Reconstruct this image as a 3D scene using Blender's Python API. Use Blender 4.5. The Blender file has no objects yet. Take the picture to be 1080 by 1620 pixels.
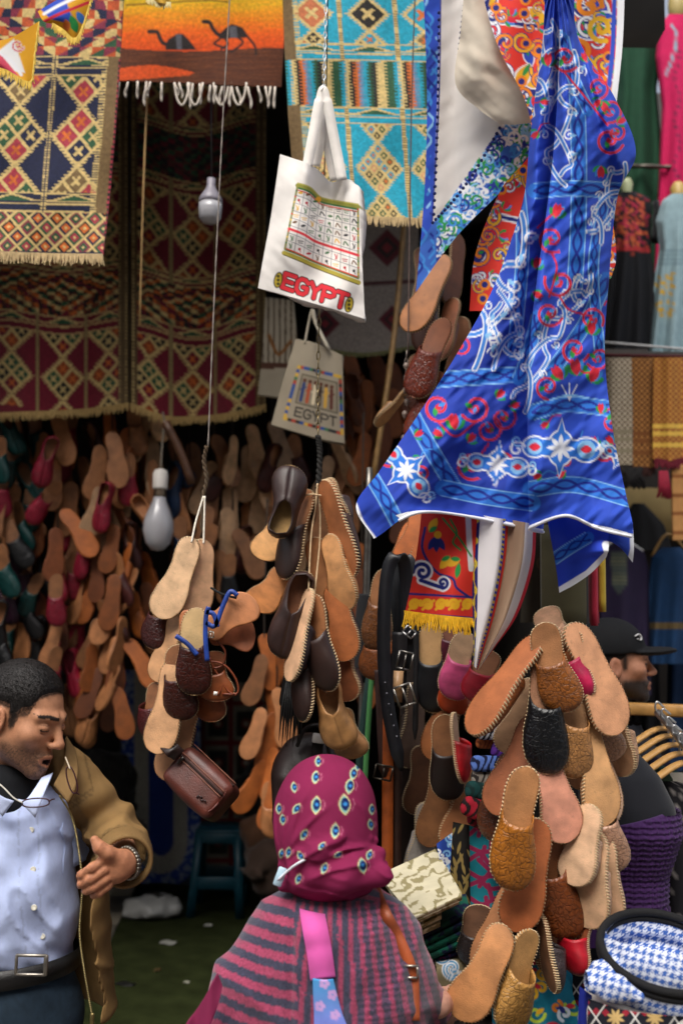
import bpy, math, random
import numpy as np
from mathutils import Vector, Matrix

random.seed(7); RNG = np.random.default_rng(11)
scene = bpy.context.scene
COL = scene.collection

# ------------------------------------------------------------------ camera, sky, sun, exposure
CAM_H = 1.65; FPX = 1575.0; PITCH = math.atan(190 / 1575.0); ROLL = 0.018
c_, s_ = math.cos(PITCH), math.sin(PITCH)
_r0 = np.array([1.0, 0, 0]); _u0 = np.array([0, -s_, c_]); _f = np.array([0, c_, s_])
_r = _r0 * math.cos(ROLL) + _u0 * math.sin(ROLL)
_u = _u0 * math.cos(ROLL) - _r0 * math.sin(ROLL)
cam_data = bpy.data.cameras.new('camera'); cam = bpy.data.objects.new('camera', cam_data); COL.objects.link(cam)
cam_data.sensor_fit = 'VERTICAL'; cam_data.sensor_height = 36.0; cam_data.lens = 35.0
cam_data.clip_start = 0.05; cam_data.clip_end = 500
cam_data.dof.use_dof = True; cam_data.dof.focus_distance = 2.2; cam_data.dof.aperture_fstop = 2.6
cam.matrix_world = Matrix(((_r[0], _u[0], -_f[0], 0), (_r[1], _u[1], -_f[1], 0), (_r[2], _u[2], -_f[2], CAM_H), (0, 0, 0, 1)))
scene.camera = cam

world = bpy.data.worlds.new('World'); scene.world = world; world.use_nodes = True
wn = world.node_tree.nodes; wl = world.node_tree.links
sky = wn.new('ShaderNodeTexSky'); sky.sky_type = 'NISHITA'; sky.sun_disc = False
SUN_EL, SUN_AZ = math.radians(56), math.radians(200)
sky.sun_elevation = SUN_EL; sky.sun_rotation = SUN_AZ; sky.dust_density = 4.0; sky.air_density = 1.0
hs = wn.new('ShaderNodeHueSaturation'); hs.inputs['Saturation'].default_value = 0.45
wl.new(sky.outputs[0], hs.inputs['Color']); wl.new(hs.outputs[0], wn['Background'].inputs['Color'])
wn['Background'].inputs['Strength'].default_value = 0.11
sd = bpy.data.lights.new('sun', 'SUN'); sd.energy = 1.5; sd.angle = math.radians(35); sd.color = (1.0, 0.95, 0.88)
sun = bpy.data.objects.new('sun', sd); COL.objects.link(sun)
_d = Vector((math.sin(SUN_AZ) * math.cos(SUN_EL), math.cos(SUN_AZ) * math.cos(SUN_EL), math.sin(SUN_EL)))
sun.rotation_euler = (-_d).to_track_quat('-Z', 'Y').to_euler()
scene.view_settings.view_transform = 'Standard'; scene.view_settings.look = 'None'
scene.view_settings.exposure = 0.95; scene.view_settings.gamma = 1.0
scene.cycles.max_bounces = 6; scene.cycles.diffuse_bounces = 4; scene.cycles.glossy_bounces = 2
scene.cycles.transmission_bounces = 4; scene.cycles.transparent_max_bounces = 6
scene.cycles.use_denoising = True; scene.cycles.sample_clamp_indirect = 6

# ------------------------------------------------------------------ helpers
def at(px, py, Y):
    """a point of the place, given where it shows in the 1080x1620 photograph and its distance Y"""
    px = np.asarray(px, float); py = np.asarray(py, float); Y = np.asarray(Y, float)
    a = (px - 540) / FPX; b = (810 - py) / FPX
    d = a[..., None] * _r + b[..., None] * _u + _f
    return d * (Y / d[..., 1])[..., None] + np.array([0, 0, CAM_H])
def A(px, py, Y): return at(float(px), float(py), float(Y))
def sz(p, Y): return p * Y / FPX          # pixels -> metres at distance Y

def lin(c):
    c = np.asarray(c, float); return np.where(c <= 0.04045, c / 12.92, ((c + 0.055) / 1.055) ** 2.4)
def hexc(h): return tuple(lin([int(h[i:i + 2], 16) / 255 for i in (0, 2, 4)]))

def make_mesh(name, V, F, col=None, smooth=True):
    V = np.asarray(V, np.float32); me = bpy.data.meshes.new(name)
    me.vertices.add(len(V)); me.vertices.foreach_set('co', V.ravel())
    if isinstance(F, np.ndarray):
        n, k = F.shape; idx = F.ravel().astype(np.int32); st = np.arange(n, dtype=np.int32) * k
    else:
        n = len(F); ln = np.array([len(f) for f in F], np.int32)
        idx = np.fromiter((i for f in F for i in f), np.int32); st = np.concatenate([[0], np.cumsum(ln)[:-1]]).astype(np.int32)
    me.loops.add(len(idx)); me.loops.foreach_set('vertex_index', idx)
    me.polygons.add(n); me.polygons.foreach_set('loop_start', st)
    if smooth: me.polygons.foreach_set('use_smooth', np.ones(n, bool))
    me.update(calc_edges=True); me.validate()
    if col is not None:
        at_ = me.color_attributes.new('Col', 'FLOAT_COLOR', 'POINT')
        c4 = np.ones((len(V), 4), np.float32); c4[:, :3] = col; at_.data.foreach_set('color', c4.ravel())
    return me

def tag(o, label=None, cat=None, group=None, kind=None):
    if label: o['label'] = label
    if cat: o['category'] = cat
    if group: o['group'] = group
    if kind: o['kind'] = kind
    return o
ORI = {}
def thing(name, label, cat, loc, group=None):
    o = bpy.data.objects.new(name, None); o.empty_display_size = 0.05; COL.objects.link(o)
    o.location = tuple(loc); ORI[o.name] = np.asarray(loc, float)
    return tag(o, label, cat, group)
def link(name, me, mat=None, parent=None, color=None):
    o = bpy.data.objects.new(name, me); COL.objects.link(o)
    if mat is not None and not me.materials: me.materials.append(mat)
    if parent is not None: o.parent = parent
    if color is not None: o.color = (*color, 1)
    return o
def obj(name, V, F, mat, parent=None, col=None, smooth=True, color=None, origin=None):
    """one mesh object from world coordinates; the child of `parent` (an Empty or mesh placed without rotation)"""
    V = np.asarray(V, float)
    if parent is not None:
        base = ORI[parent.name] if parent.name in ORI else np.zeros(3)
        o = link(name, make_mesh(name, V - base, F, col, smooth), mat, parent, color)
        ORI[o.name] = base
    else:
        base = np.asarray(origin, float) if origin is not None else np.array([V[:, 0].mean(), V[:, 1].mean(), V[:, 2].min()])
        o = link(name, make_mesh(name, V - base, F, col, smooth), mat, None, color)
        o.location = tuple(base); ORI[o.name] = base
    if parent is not None and parent.type != 'EMPTY':   # grandchild: same base as its part
        ORI[o.name] = base
    return o

class G:
    """collects shapes into one mesh"""
    def __init__(s): s.V = []; s.F = []; s.n = 0
    def add(s, V, F):
        V = np.asarray(V, float); s.V.append(V); s.F += [tuple(int(i) + s.n for i in f) for f in F]; s.n += len(V); return s
    def box(s, c, size, R=None, bev=0.0):
        hx, hy, hz = [q / 2 for q in size]
        if bev > 0:
            b = min(bev, hx * .9, hy * .9, hz * .9); pts = []
            for sx in (-1, 1):
                for sy in (-1, 1):
                    for sz_ in (-1, 1):
                        pts += [(sx * hx, sy * (hy - b), sz_ * (hz - b)), (sx * (hx - b), sy * hy, sz_ * (hz - b)), (sx * (hx - b), sy * (hy - b), sz_ * hz)]
            import bmesh
            bm = bmesh.new()
            for p in pts: bm.verts.new(p)
            bmesh.ops.convex_hull(bm, input=bm.verts); bm.verts.index_update()
            V = np.array([v.co for v in bm.verts]); F = [[v.index for v in f.verts] for f in bm.faces]; bm.free()
        else:
            V = np.array([(x, y, z) for x in (-hx, hx) for y in (-hy, hy) for z in (-hz, hz)])
            F = [(0, 1, 3, 2), (4, 6, 7, 5), (0, 4, 5, 1), (2, 3, 7, 6), (0, 2, 6, 4), (1, 5, 7, 3)]
        if R is not None: V = V @ np.asarray(R).T
        return s.add(V + np.asarray(c), F)
    def tube(s, P, r, n=8, caps=True, flat=None, up=None):
        P = np.asarray(P, float); m = len(P)
        r = np.full(m, r) if np.isscalar(r) else np.asarray(r, float)
        T = np.gradient(P, axis=0); T /= np.linalg.norm(T, axis=1)[:, None] + 1e-12
        u = np.array(up, float) if up is not None else (np.array([0, 0, 1.]) if abs(T[0][2]) < 0.9 else np.array([1., 0, 0]))
        V = []; a = np.arange(n) / n * 2 * math.pi
        for i in range(m):
            u = u - T[i] * (u @ T[i]); u /= np.linalg.norm(u) + 1e-12; w = np.cross(T[i], u)
            fl = 1.0 if flat is None else flat
            V.append(P[i] + r[i] * (np.cos(a)[:, None] * u * fl + np.sin(a)[:, None] * w))
        F = [(i * n + j, i * n + (j + 1) % n, (i + 1) * n + (j + 1) % n, (i + 1) * n + j) for i in range(m - 1) for j in range(n)]
        if caps: F += [tuple(range(n))[::-1], tuple((m - 1) * n + j for j in range(n))]
        return s.add(np.concatenate(V), F)
    def loft(s, rings, caps=True):
        n = len(rings[0]); m = len(rings)
        F = [(i * n + j, i * n + (j + 1) % n, (i + 1) * n + (j + 1) % n, (i + 1) * n + j) for i in range(m - 1) for j in range(n)]
        if caps: F += [tuple(range(n))[::-1], tuple((m - 1) * n + j for j in range(n))]
        return s.add(np.concatenate([np.asarray(q, float) for q in rings]), F)
    def lathe(s, prof, c, n=20, R=None):
        a = np.arange(n) / n * 2 * math.pi; rings = []
        for r, z in prof:
            q = np.stack([r * np.cos(a), r * np.sin(a), np.full(n, z)], 1)
            if R is not None: q = q @ np.asarray(R).T
            rings.append(q + np.asarray(c))
        return s.loft(rings)
    def ball(s, c, r, n=12, m=8, R=None):
        r = np.broadcast_to(np.asarray(r, float), (3,)); a = np.arange(n) / n * 2 * math.pi; rings = []
        for i in range(m + 1):
            t = -math.pi / 2 + math.pi * (0.02 + 0.96 * i / m)
            q = np.stack([r[0] * math.cos(t) * np.cos(a), r[1] * math.cos(t) * np.sin(a), np.full(n, r[2] * math.sin(t))], 1)
            if R is not None: q = q @ np.asarray(R).T
            rings.append(q + np.asarray(c))
        return s.loft(rings)
    def build(s, name, mat, parent=None, smooth=True, color=None, origin=None):
        return obj(name, np.concatenate(s.V), s.F, mat, parent, None, smooth, color, origin)

def rotm(axis, deg): return np.array(Matrix.Rotation(math.radians(deg), 3, axis))
def cat(P, n, axis=0):
    """Catmull-Rom resample of control points along an axis"""
    P = np.moveaxis(np.asarray(P, float), axis, 0); m = len(P)
    if m == 2:
        t = np.linspace(0, 1, n).reshape((-1,) + (1,) * (P.ndim - 1)); out = P[0] * (1 - t) + P[1] * t
        return np.moveaxis(out, 0, axis)
    E = np.concatenate([[2 * P[0] - P[1]], P, [2 * P[-1] - P[-2]]])
    x = np.linspace(0, m - 1, n); i = np.minimum(x.astype(int), m - 2); t = (x - i).reshape((-1,) + (1,) * (P.ndim - 1))
    p0, p1, p2, p3 = E[i], E[i + 1], E[i + 2], E[i + 3]
    out = 0.5 * (2 * p1 + (p2 - p0) * t + (2 * p0 - 5 * p1 + 4 * p2 - p3) * t ** 2 + (3 * p1 - p0 - 3 * p2 + p3) * t ** 3)
    return np.moveaxis(out, 0, axis)
def gridF(nv, nu):
    i = np.arange(nv - 1)[:, None] * nu + np.arange(nu - 1)[None, :]; i = i.ravel()
    return np.stack([i, i + nu, i + nu + 1, i + 1], 1)
def vnoise(x, y, seed=0):
    """smooth value noise 0..1"""
    x = np.asarray(x, float); y = np.asarray(y, float); xi = np.floor(x); yi = np.floor(y); fx = x - xi; fy = y - yi
    fx = fx * fx * (3 - 2 * fx); fy = fy * fy * (3 - 2 * fy)
    def h(a, b): return np.modf(np.abs(np.sin(a * 127.1 + b * 311.7 + seed * 74.7) * 43758.5453))[0]
    return (h(xi, yi) * (1 - fx) + h(xi + 1, yi) * fx) * (1 - fy) + (h(xi, yi + 1) * (1 - fx) + h(xi + 1, yi + 1) * fx) * fy

# ------------------------------------------------------------------ materials (all node based)
def new_mat(name):
    m = bpy.data.materials.new(name); m.use_nodes = True
    return m, m.node_tree.nodes, m.node_tree.links, m.node_tree.nodes['Principled BSDF']
def add_bump(N, L, B, src, strength, dist):
    b = N.new('ShaderNodeBump'); b.inputs['Strength'].default_value = strength; b.inputs['Distance'].default_value = dist
    L.new(src, b.inputs['Height']); L.new(b.outputs[0], B.inputs['Normal']); return b
def vary(N, L, B, base_out, scale, amt, detail=4):
    """multiply a colour by soft noise"""
    tc = N.new('ShaderNodeTexCoord'); nz = N.new('ShaderNodeTexNoise'); nz.inputs['Scale'].default_value = scale; nz.inputs['Detail'].default_value = detail
    L.new(tc.outputs['Object'], nz.inputs['Vector'])
    mr = N.new('ShaderNodeMapRange'); mr.inputs['From Min'].default_value = 0.3; mr.inputs['From Max'].default_value = 0.7
    mr.inputs['To Min'].default_value = 1 - amt; mr.inputs['To Max'].default_value = 1 + amt * 0.6
    L.new(nz.outputs[0], mr.inputs['Value'])
    mx = N.new('ShaderNodeMix'); mx.data_type = 'RGBA'; mx.blend_type = 'MULTIPLY'; mx.inputs['Factor'].default_value = 1
    L.new(base_out, mx.inputs['A']); L.new(mr.outputs[0], mx.inputs['B']); L.new(mx.outputs['Result'], B.inputs['Base Color'])
    return tc, nz
def mat_plain(name, color, rough=0.7, amt=0.2, scale=12, bump=0.0, bscale=80, metal=0.0, spec=0.5, sheen=0.0):
    m, N, L, B = new_mat(name)
    rgb = N.new('ShaderNodeRGB'); rgb.outputs[0].default_value = (*color, 1)
    tc, nz = vary(N, L, B, rgb.outputs[0], scale, amt)
    B.inputs['Roughness'].default_value = rough; B.inputs['Metallic'].default_value = metal
    B.inputs['Specular IOR Level'].default_value = spec; B.inputs['Sheen Weight'].default_value = sheen
    if bump:
        n2 = N.new('ShaderNodeTexNoise'); n2.inputs['Scale'].default_value = bscale; n2.inputs['Detail'].default_value = 3
        L.new(tc.outputs['Object'], n2.inputs['Vector']); add_bump(N, L, B, n2.outputs[0], bump, 0.004)
    return m
def mat_col(name, rough=0.85, amt=0.12, scale=30, bump=0.25, bscale=500, trans=0.0, sheen=0.0, weave=0.0, spec=0.3):
    """cloth / skin whose pattern is stored on the mesh"""
    m, N, L, B = new_mat(name)
    a = N.new('ShaderNodeAttribute'); a.attribute_name = 'Col'
    tc, nz = vary(N, L, B, a.outputs['Color'], scale, amt)
    B.inputs['Roughness'].default_value = rough; B.inputs['Sheen Weight'].default_value = sheen
    B.inputs['Specular IOR Level'].default_value = spec
    if bump:
        n2 = N.new('ShaderNodeTexNoise'); n2.inputs['Scale'].default_value = bscale; n2.inputs['Detail'].default_value = 2
        L.new(tc.outputs['Object'], n2.inputs['Vector']); h = n2.outputs[0]
        if weave:
            wv = N.new('ShaderNodeTexWave'); wv.inputs['Scale'].default_value = weave; wv.bands_direction = 'Z'; wv.inputs['Distortion'].default_value = 1.0
            L.new(tc.outputs['Object'], wv.inputs['Vector'])
            ad = N.new('ShaderNodeMath'); ad.operation = 'ADD'; L.new(h, ad.inputs[0]); L.new(wv.outputs[1], ad.inputs[1]); h = ad.outputs[0]
        add_bump(N, L, B, h, bump, 0.002)
    if trans:
        t = N.new('ShaderNodeBsdfTranslucent'); mxs = N.new('ShaderNodeMixShader'); mxs.inputs[0].default_value = trans
        src = B.inputs['Base Color'].links[0].from_socket; L.new(src, t.inputs['Color'])
        out = N['Material Output']; L.new(B.outputs[0], mxs.inputs[1]); L.new(t.outputs[0], mxs.inputs[2]); L.new(mxs.outputs[0], out.inputs['Surface'])
    return m
def mat_leather(name, emboss=0.0, rough=0.42, escale=60, grain=0.25, amt=0.3, spec=0.5, scuff=False):
    """leather that takes each object's own colour, mottled, with grain and pressed pattern"""
    m, N, L, B = new_mat(name)
    oi = N.new('ShaderNodeObjectInfo')
    tc, nz = vary(N, L, B, oi.outputs['Color'], 22, amt, 6)
    nz.noise_dimensions = '4D'; L.new(oi.outputs['Random'], nz.inputs['W'])
    sc = N.new('ShaderNodeMath'); sc.operation = 'MULTIPLY'; sc.inputs[1].default_value = 50; L.new(oi.outputs['Random'], sc.inputs[0]); L.new(sc.outputs[0], nz.inputs['W'])
    B.inputs['Roughness'].default_value = rough; B.inputs['Specular IOR Level'].default_value = spec
    g = N.new('ShaderNodeTexNoise'); g.inputs['Scale'].default_value = 320; g.inputs['Detail'].default_value = 2; L.new(tc.outputs['Object'], g.inputs['Vector'])
    h = g.outputs[0]; st = grain
    if emboss:
        v = N.new('ShaderNodeTexVoronoi'); v.feature = 'DISTANCE_TO_EDGE'; v.inputs['Scale'].default_value = escale
        dn = N.new('ShaderNodeTexNoise'); dn.inputs['Scale'].default_value = 25; L.new(tc.outputs['Object'], dn.inputs['Vector'])
        mv = N.new('ShaderNodeMix'); mv.data_type = 'VECTOR'; mv.inputs['Factor'].default_value = 0.06; L.new(tc.outputs['Object'], mv.inputs[4]); L.new(dn.outputs[1], mv.inputs[5])
        L.new(mv.outputs[1], v.inputs['Vector'])
        w = N.new('ShaderNodeTexWave'); w.inputs['Scale'].default_value = 24; w.inputs['Distortion'].default_value = 7; w.inputs['Detail'].default_value = 2; w.inputs['Detail Scale'].default_value = 2.5; L.new(tc.outputs['Object'], w.inputs['Vector'])
        cr = N.new('ShaderNodeMapRange'); cr.inputs['From Max'].default_value = 0.12; L.new(v.outputs['Distance'], cr.inputs['Value'])
        a1 = N.new('ShaderNodeMath'); a1.operation = 'MULTIPLY_ADD'; a1.inputs[1].default_value = 0.6; L.new(w.outputs[1], a1.inputs[0]); L.new(cr.outputs[0], a1.inputs[2])
        a2 = N.new('ShaderNodeMath'); a2.operation = 'MULTIPLY_ADD'; a2.inputs[1].default_value = 0.25; L.new(h, a2.inputs[0]); L.new(a1.outputs[0], a2.inputs[2])
        h = a2.outputs[0]; st = emboss
        # pressed lines darkened in the base colour
        mul = N.new('ShaderNodeMix'); mul.data_type = 'RGBA'; mul.blend_type = 'MULTIPLY'; mul.inputs['Factor'].default_value = 0.45
        src = B.inputs['Base Color'].links[0].from_socket; L.new(src, mul.inputs['A']); L.new(cr.outputs[0], mul.inputs['B']); L.new(mul.outputs['Result'], B.inputs['Base Color'])
    if scuff:
        n3 = N.new('ShaderNodeTexNoise'); n3.noise_dimensions = '4D'; n3.inputs['Scale'].default_value = 75; n3.inputs['Detail'].default_value = 8; n3.inputs['Roughness'].default_value = .75; L.new(tc.outputs['Object'], n3.inputs['Vector']); L.new(sc.outputs[0], n3.inputs['W'])
        r3 = N.new('ShaderNodeMapRange'); r3.inputs['From Min'].default_value = .56; r3.inputs['From Max'].default_value = .72; r3.inputs['To Min'].default_value = 1; r3.inputs['To Max'].default_value = .62; L.new(n3.outputs[0], r3.inputs['Value'])
        m3 = N.new('ShaderNodeMix'); m3.data_type = 'RGBA'; m3.blend_type = 'MULTIPLY'; m3.inputs['Factor'].default_value = 1; L.new(B.inputs['Base Color'].links[0].from_socket, m3.inputs['A']); L.new(r3.outputs[0], m3.inputs['B']); L.new(m3.outputs['Result'], B.inputs['Base Color'])
    add_bump(N, L, B, h, st, 0.0025)
    return m
def mat_objcol(name, rough=0.6, amt=0.2, scale=30, bump=0.15, bscale=250, metal=0, sheen=0.0, spec=0.4):
    m, N, L, B = new_mat(name)
    oi = N.new('ShaderNodeObjectInfo'); tc, nz = vary(N, L, B, oi.outputs['Color'], scale, amt)
    B.inputs['Roughness'].default_value = rough; B.inputs['Metallic'].default_value = metal; B.inputs['Sheen Weight'].default_value = sheen
    B.inputs['Specular IOR Level'].default_value = spec
    if bump:
        n2 = N.new('ShaderNodeTexNoise'); n2.inputs['Scale'].default_value = bscale; L.new(tc.outputs['Object'], n2.inputs['Vector']); add_bump(N, L, B, n2.outputs[0], bump, 0.002)
    return m
M_WOOL = mat_col('wool_weave', 0.95, 0.26, 90, 0.7, 380, sheen=0.15, weave=120)
M_COTTON = mat_col('printed_cotton', 0.75, 0.08, 9, 0.2, 700, trans=0.22)
M_CANVAS = mat_col('tote_canvas', 0.85, 0.06, 15, 0.3, 900, trans=0.1)
M_KNIT = mat_col('knit_wool', 0.95, 0.3, 220, 0.7, 600, sheen=0.3)
M_SKIN = mat_col('skin', 0.55, 0.16, 70, 0.5, 520, spec=0.35)
M_FAB = mat_col('plain_cloth', 0.85, 0.12, 25, 0.3, 800)
M_JACK = mat_col('cotton_twill', 0.8, 0.16, 18, 0.35, 900)
M_CLOTH = mat_objcol('garment_cloth', 0.85, 0.15, 14, 0.25, 700, sheen=0.1)
M_TRIM = mat_objcol('cord_and_thread', 0.85, 0.25, 90, 0.3, 500)
M_METAL = mat_objcol('worn_metal', 0.35, 0.3, 40, 0.1, 200, metal=0.9)
M_PLAST = mat_objcol('plastic', 0.4, 0.08, 12, 0.03, 90)
M_WOOD = mat_objcol('wood', 0.45, 0.3, 25, 0.12, 120)
M_SOLE = mat_leather('sole_leather', 0, 0.55, grain=0.3, amt=0.32, scuff=True)
M_EMB = mat_leather('embossed_leather', 0.42, 0.38, 62)
M_SMOOTH = mat_leather('smooth_leather', 0, 0.44, grain=0.3, amt=.45)

class Canvas:
    """paints a pattern onto the points of a cloth (x, y measured across and down the cloth)"""
    def __init__(s, X, Y, base, soft=0.8):
        s.X = np.ravel(X).astype(float); s.Y = np.ravel(Y).astype(float); s.C = np.tile(np.asarray(base, float), (len(s.X), 1)); s.soft = soft; s.clip = None
    def blend(s, idx, d, col):
        a = np.clip(0.5 - d / s.soft, 0, 1)
        if s.clip is not None: a = a * s.clip[idx]
        s.C[idx] = s.C[idx] * (1 - a[:, None]) + np.asarray(col, float) * a[:, None]
    def box_idx(s, x0, x1, y0, y1): return np.nonzero((s.X > x0) & (s.X < x1) & (s.Y > y0) & (s.Y < y1))[0]
    def mask(s, m, col): s.C[m] = col
    def stroke(s, P, w, col, close=False):
        P = np.asarray(P, float)
        if close: P = np.concatenate([P, P[:1]])
        q = w / 2 + 2; i = s.box_idx(P[:, 0].min() - q, P[:, 0].max() + q, P[:, 1].min() - q, P[:, 1].max() + q)
        if not len(i): return s
        x, y = s.X[i], s.Y[i]; d = np.full(len(i), 1e9)
        for (ax, ay), (bx, by) in zip(P[:-1], P[1:]):
            ex, ey = bx - ax, by - ay; l = ex * ex + ey * ey + 1e-9; t = np.clip(((x - ax) * ex + (y - ay) * ey) / l, 0, 1)
            d = np.minimum(d, np.hypot(x - ax - t * ex, y - ay - t * ey))
        s.blend(i, d - w / 2, col); return s
    def curve(s, P, w, col, n=24, close=False):
        P = np.asarray(P, float)
        if close: P = np.concatenate([P, P[:1]])
        return s.stroke(cat(P, n), w, col)
    def poly(s, P, col):
        P = np.asarray(P, float); i = s.box_idx(P[:, 0].min() - 2, P[:, 0].max() + 2, P[:, 1].min() - 2, P[:, 1].max() + 2)
        if not len(i): return s
        x, y = s.X[i], s.Y[i]; d = np.full(len(i), 1e9); ins = np.zeros(len(i), bool)
        for (ax, ay), (bx, by) in zip(P, np.roll(P, -1, 0)):
            ex, ey = bx - ax, by - ay; l = ex * ex + ey * ey + 1e-9; t = np.clip(((x - ax) * ex + (y - ay) * ey) / l, 0, 1)
            d = np.minimum(d, np.hypot(x - ax - t * ex, y - ay - t * ey))
            c = ((ay > y) != (by > y)) & (x < ex * (y - ay) / (ey if abs(ey) > 1e-9 else 1e-9) + ax); ins ^= c
        s.blend(i, np.where(ins, -d, d), col); return s
    def disc(s, x, y, r, col, ry=None, rot=0):
        ry = ry or r; q = max(r, ry) + 2; i = s.box_idx(x - q, x + q, y - q, y + q)
        if not len(i): return s
        dx, dy = s.X[i] - x, s.Y[i] - y; c, t = math.cos(rot), math.sin(rot)
        u, v = (dx * c + dy * t) / r, (-dx * t + dy * c) / ry; s.blend(i, (np.hypot(u, v) - 1) * min(r, ry), col); return s
    def leaf(s, x, y, a, l, w, col):
        """pointed leaf from (x, y) towards angle a (degrees, 0 = right, 90 = down)"""
        t = np.linspace(0, 1, 7); c, n = math.cos(math.radians(a)), math.sin(math.radians(a)); h = w / 2 * np.sin(t * math.pi) ** 0.8
        P = np.concatenate([np.stack([t * l, h], 1), np.stack([t * l, -h], 1)[::-1]])
        return s.poly(np.stack([x + P[:, 0] * c - P[:, 1] * n, y + P[:, 0] * n + P[:, 1] * c], 1), col)
    def spiral(s, x, y, r, turns, a0, w, col, sgn=1):
        t = np.linspace(0, 1, int(14 * turns) + 6); a = math.radians(a0) + sgn * t * turns * 2 * math.pi; q = r * (1 - 0.82 * t)
        return s.stroke(np.stack([x + q * np.cos(a), y + q * np.sin(a)], 1), w, col)

def patch(ctrl, nu, nv, ripple=None):
    """a hanging cloth from a lattice of (x, y, distance): returns points, pattern x, pattern y"""
    C = np.asarray(ctrl, float); D = cat(cat(C, nv, 0), nu, 1)
    X, Y, Z = D[..., 0], D[..., 1], D[..., 2].copy()
    if ripple is not None: Z = Z + ripple(X, Y)
    return at(X, Y, Z).reshape(-1, 3), X, Y
def thick_grid(V, nv, nu, t):
    """give a cloth grid a back face and edges: V (nv*nu,3) -> V2, F2"""
    P = V.reshape(nv, nu, 3); du = np.gradient(P, axis=1); dv = np.gradient(P, axis=0); n = np.cross(dv, du); n /= np.linalg.norm(n, axis=2)[..., None] + 1e-12
    B = P + n * t * np.sign((n[..., 1:2].mean()) or 1)
    k = max(1, min(nv, nu) // 24)
    F = gridF(nv, nu); F2 = gridF(nv, nu)[:, ::-1] + nv * nu
    e = np.concatenate([np.arange(nu), np.arange(1, nv) * nu + nu - 1, ((nv - 1) * nu + np.arange(nu - 1))[::-1], (np.arange(1, nv - 1) * nu)[::-1]])
    e2 = np.roll(e, -1); S = np.stack([e, e2, e2 + nv * nu, e + nv * nu], 1)
    return np.concatenate([P.reshape(-1, 3), B.reshape(-1, 3)]), np.concatenate([F, F2, S])
def cloth(name, ctrl, nu, nv, paint, mat, parent=None, ripple=None, thick=0.0, base=(1, 1, 1), label=None, cat_=None, group=None, soft=None):
    V, X, Y = patch(ctrl, nu, nv, ripple)
    step = max(abs(np.diff(X, axis=1)).mean() if nu > 1 else 1, 0.8)
    cv = Canvas(X, Y, base, soft or step * 1.1); paint(cv); C = cv.C
    if thick: V, F = thick_grid(V, nv, nu, thick); C = np.concatenate([C, C * 0.9])
    else: F = gridF(nv, nu)
    o = obj(name, V, F, mat, parent, C)
    if label: tag(o, label, cat_, group)
    return o
def quad_ctrl(tl, tr, br, bl, Y, rows=4, cols=4):
    out = []
    for i in range(rows):
        t = i / (rows - 1); a = np.array(tl) * (1 - t) + np.array(bl) * t; b = np.array(tr) * (1 - t) + np.array(br) * t
        out.append([(*(a * (1 - k / (cols - 1)) + b * k / (cols - 1)), Y) for k in range(cols)])
    return out
def fringe(parent, pts, length, n, r, col, jitter=0.25, name='fringe', seed=1, loop=False):
    """strands along a hem, joined into one trim part"""
    rr = random.Random(seed); P = cat(np.asarray(pts, float), n); g = G()
    for p in P:
        l = length * (1 + rr.uniform(-jitter, jitter)); dx = rr.uniform(-.25, .25) * l; dy = rr.uniform(-.12, .12) * l
        if loop:
            w = rr.uniform(.12, .3) * l
            g.tube(p + np.array([(0, 0, 0), (dx - w * .5, dy, -l * .8), (dx, dy, -l), (dx + w, dy, -l * .7), (w, 0, 0)]), r, 4)
        else:
            g.tube(p + np.array([(0, 0, 0.003), (dx * .3, dy * .4, -l * .5), (dx, dy, -l)]), [r, r, r * .7], 4, caps=False)
    return g.build(name, M_TRIM, parent, color=col)
def cord(name, label, pts, r, col, mat=None, cat_='string', n=30, twist=False):
    g = G(); P = cat(np.asarray(pts, float), n)
    if twist:
        for k in (0, math.pi):
            t = np.arange(n) * 1.3 + k; g.tube(P + np.stack([np.cos(t), np.sin(t), 0 * t], 1) * r * .6, r * .7, 5)
    else: g.tube(P, r, 6)
    return tag(g.build(name, mat or M_TRIM, None, color=col), label, cat_)
def chain(name, label, pts, link_len, r, col):
    """a chain: each link a loop of wire, alternate links turned a quarter"""
    o = thing(name, label, 'chain', pts[-1]); P = np.asarray(pts, float); L = np.linalg.norm(np.diff(P, axis=0), axis=1).sum(); n = max(4, int(L / link_len))
    Q = cat(P, n + 1); me = None
    for k in range(n):
        g = G(); a = np.linspace(0, 2 * math.pi, 9)[:-1]; d = Q[k + 1] - Q[k]; l = np.linalg.norm(d); d /= l
        s = np.array([1., 0, 0]) if k % 2 else np.array([0., 1, 0]); s = s - d * (s @ d); s /= np.linalg.norm(s)
        ring = (Q[k] + Q[k + 1]) / 2 + np.cos(a)[:, None] * s * r * 2.4 + np.sin(a)[:, None] * d * (l / 2 + r * 1.3)
        ring = np.concatenate([ring, ring[:1]]); g.tube(ring, r, 5, caps=False); g.build('link', M_METAL, o, color=col)
    return o

# ------------------------------------------------------------------ the setting
def struct(name, g, mat, smooth=False, color=None):
    o = g.build(name, mat, None, smooth, color); o['kind'] = 'structure'; return o
M_STREET = mat_plain('street_paving', (0.22, 0.20, 0.18), 0.85, 0.35, 3, 0.4, 40)
M_CARPET = mat_plain('green_carpet', (0.024, 0.030, 0.010), 1.0, 0.35, 9, 0.8, 500, spec=0.05)
M_TILE = mat_plain('floor_tile', (0.16, 0.14, 0.105), 0.6, 0.3, 5, 0.2, 60)
M_WALLD = mat_plain('dark_shop_wall', (0.035, 0.03, 0.028), 0.9, 0.4, 3, 0.4, 50)
M_WALLY = mat_plain('ochre_plaster', (0.35, 0.25, 0.10), 0.9, 0.3, 4, 0.4, 40)
M_CEIL = mat_plain('dark_ceiling', (0.05, 0.045, 0.04), 0.9, 0.3, 3)  # even, very dark tone with soft random variation
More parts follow.
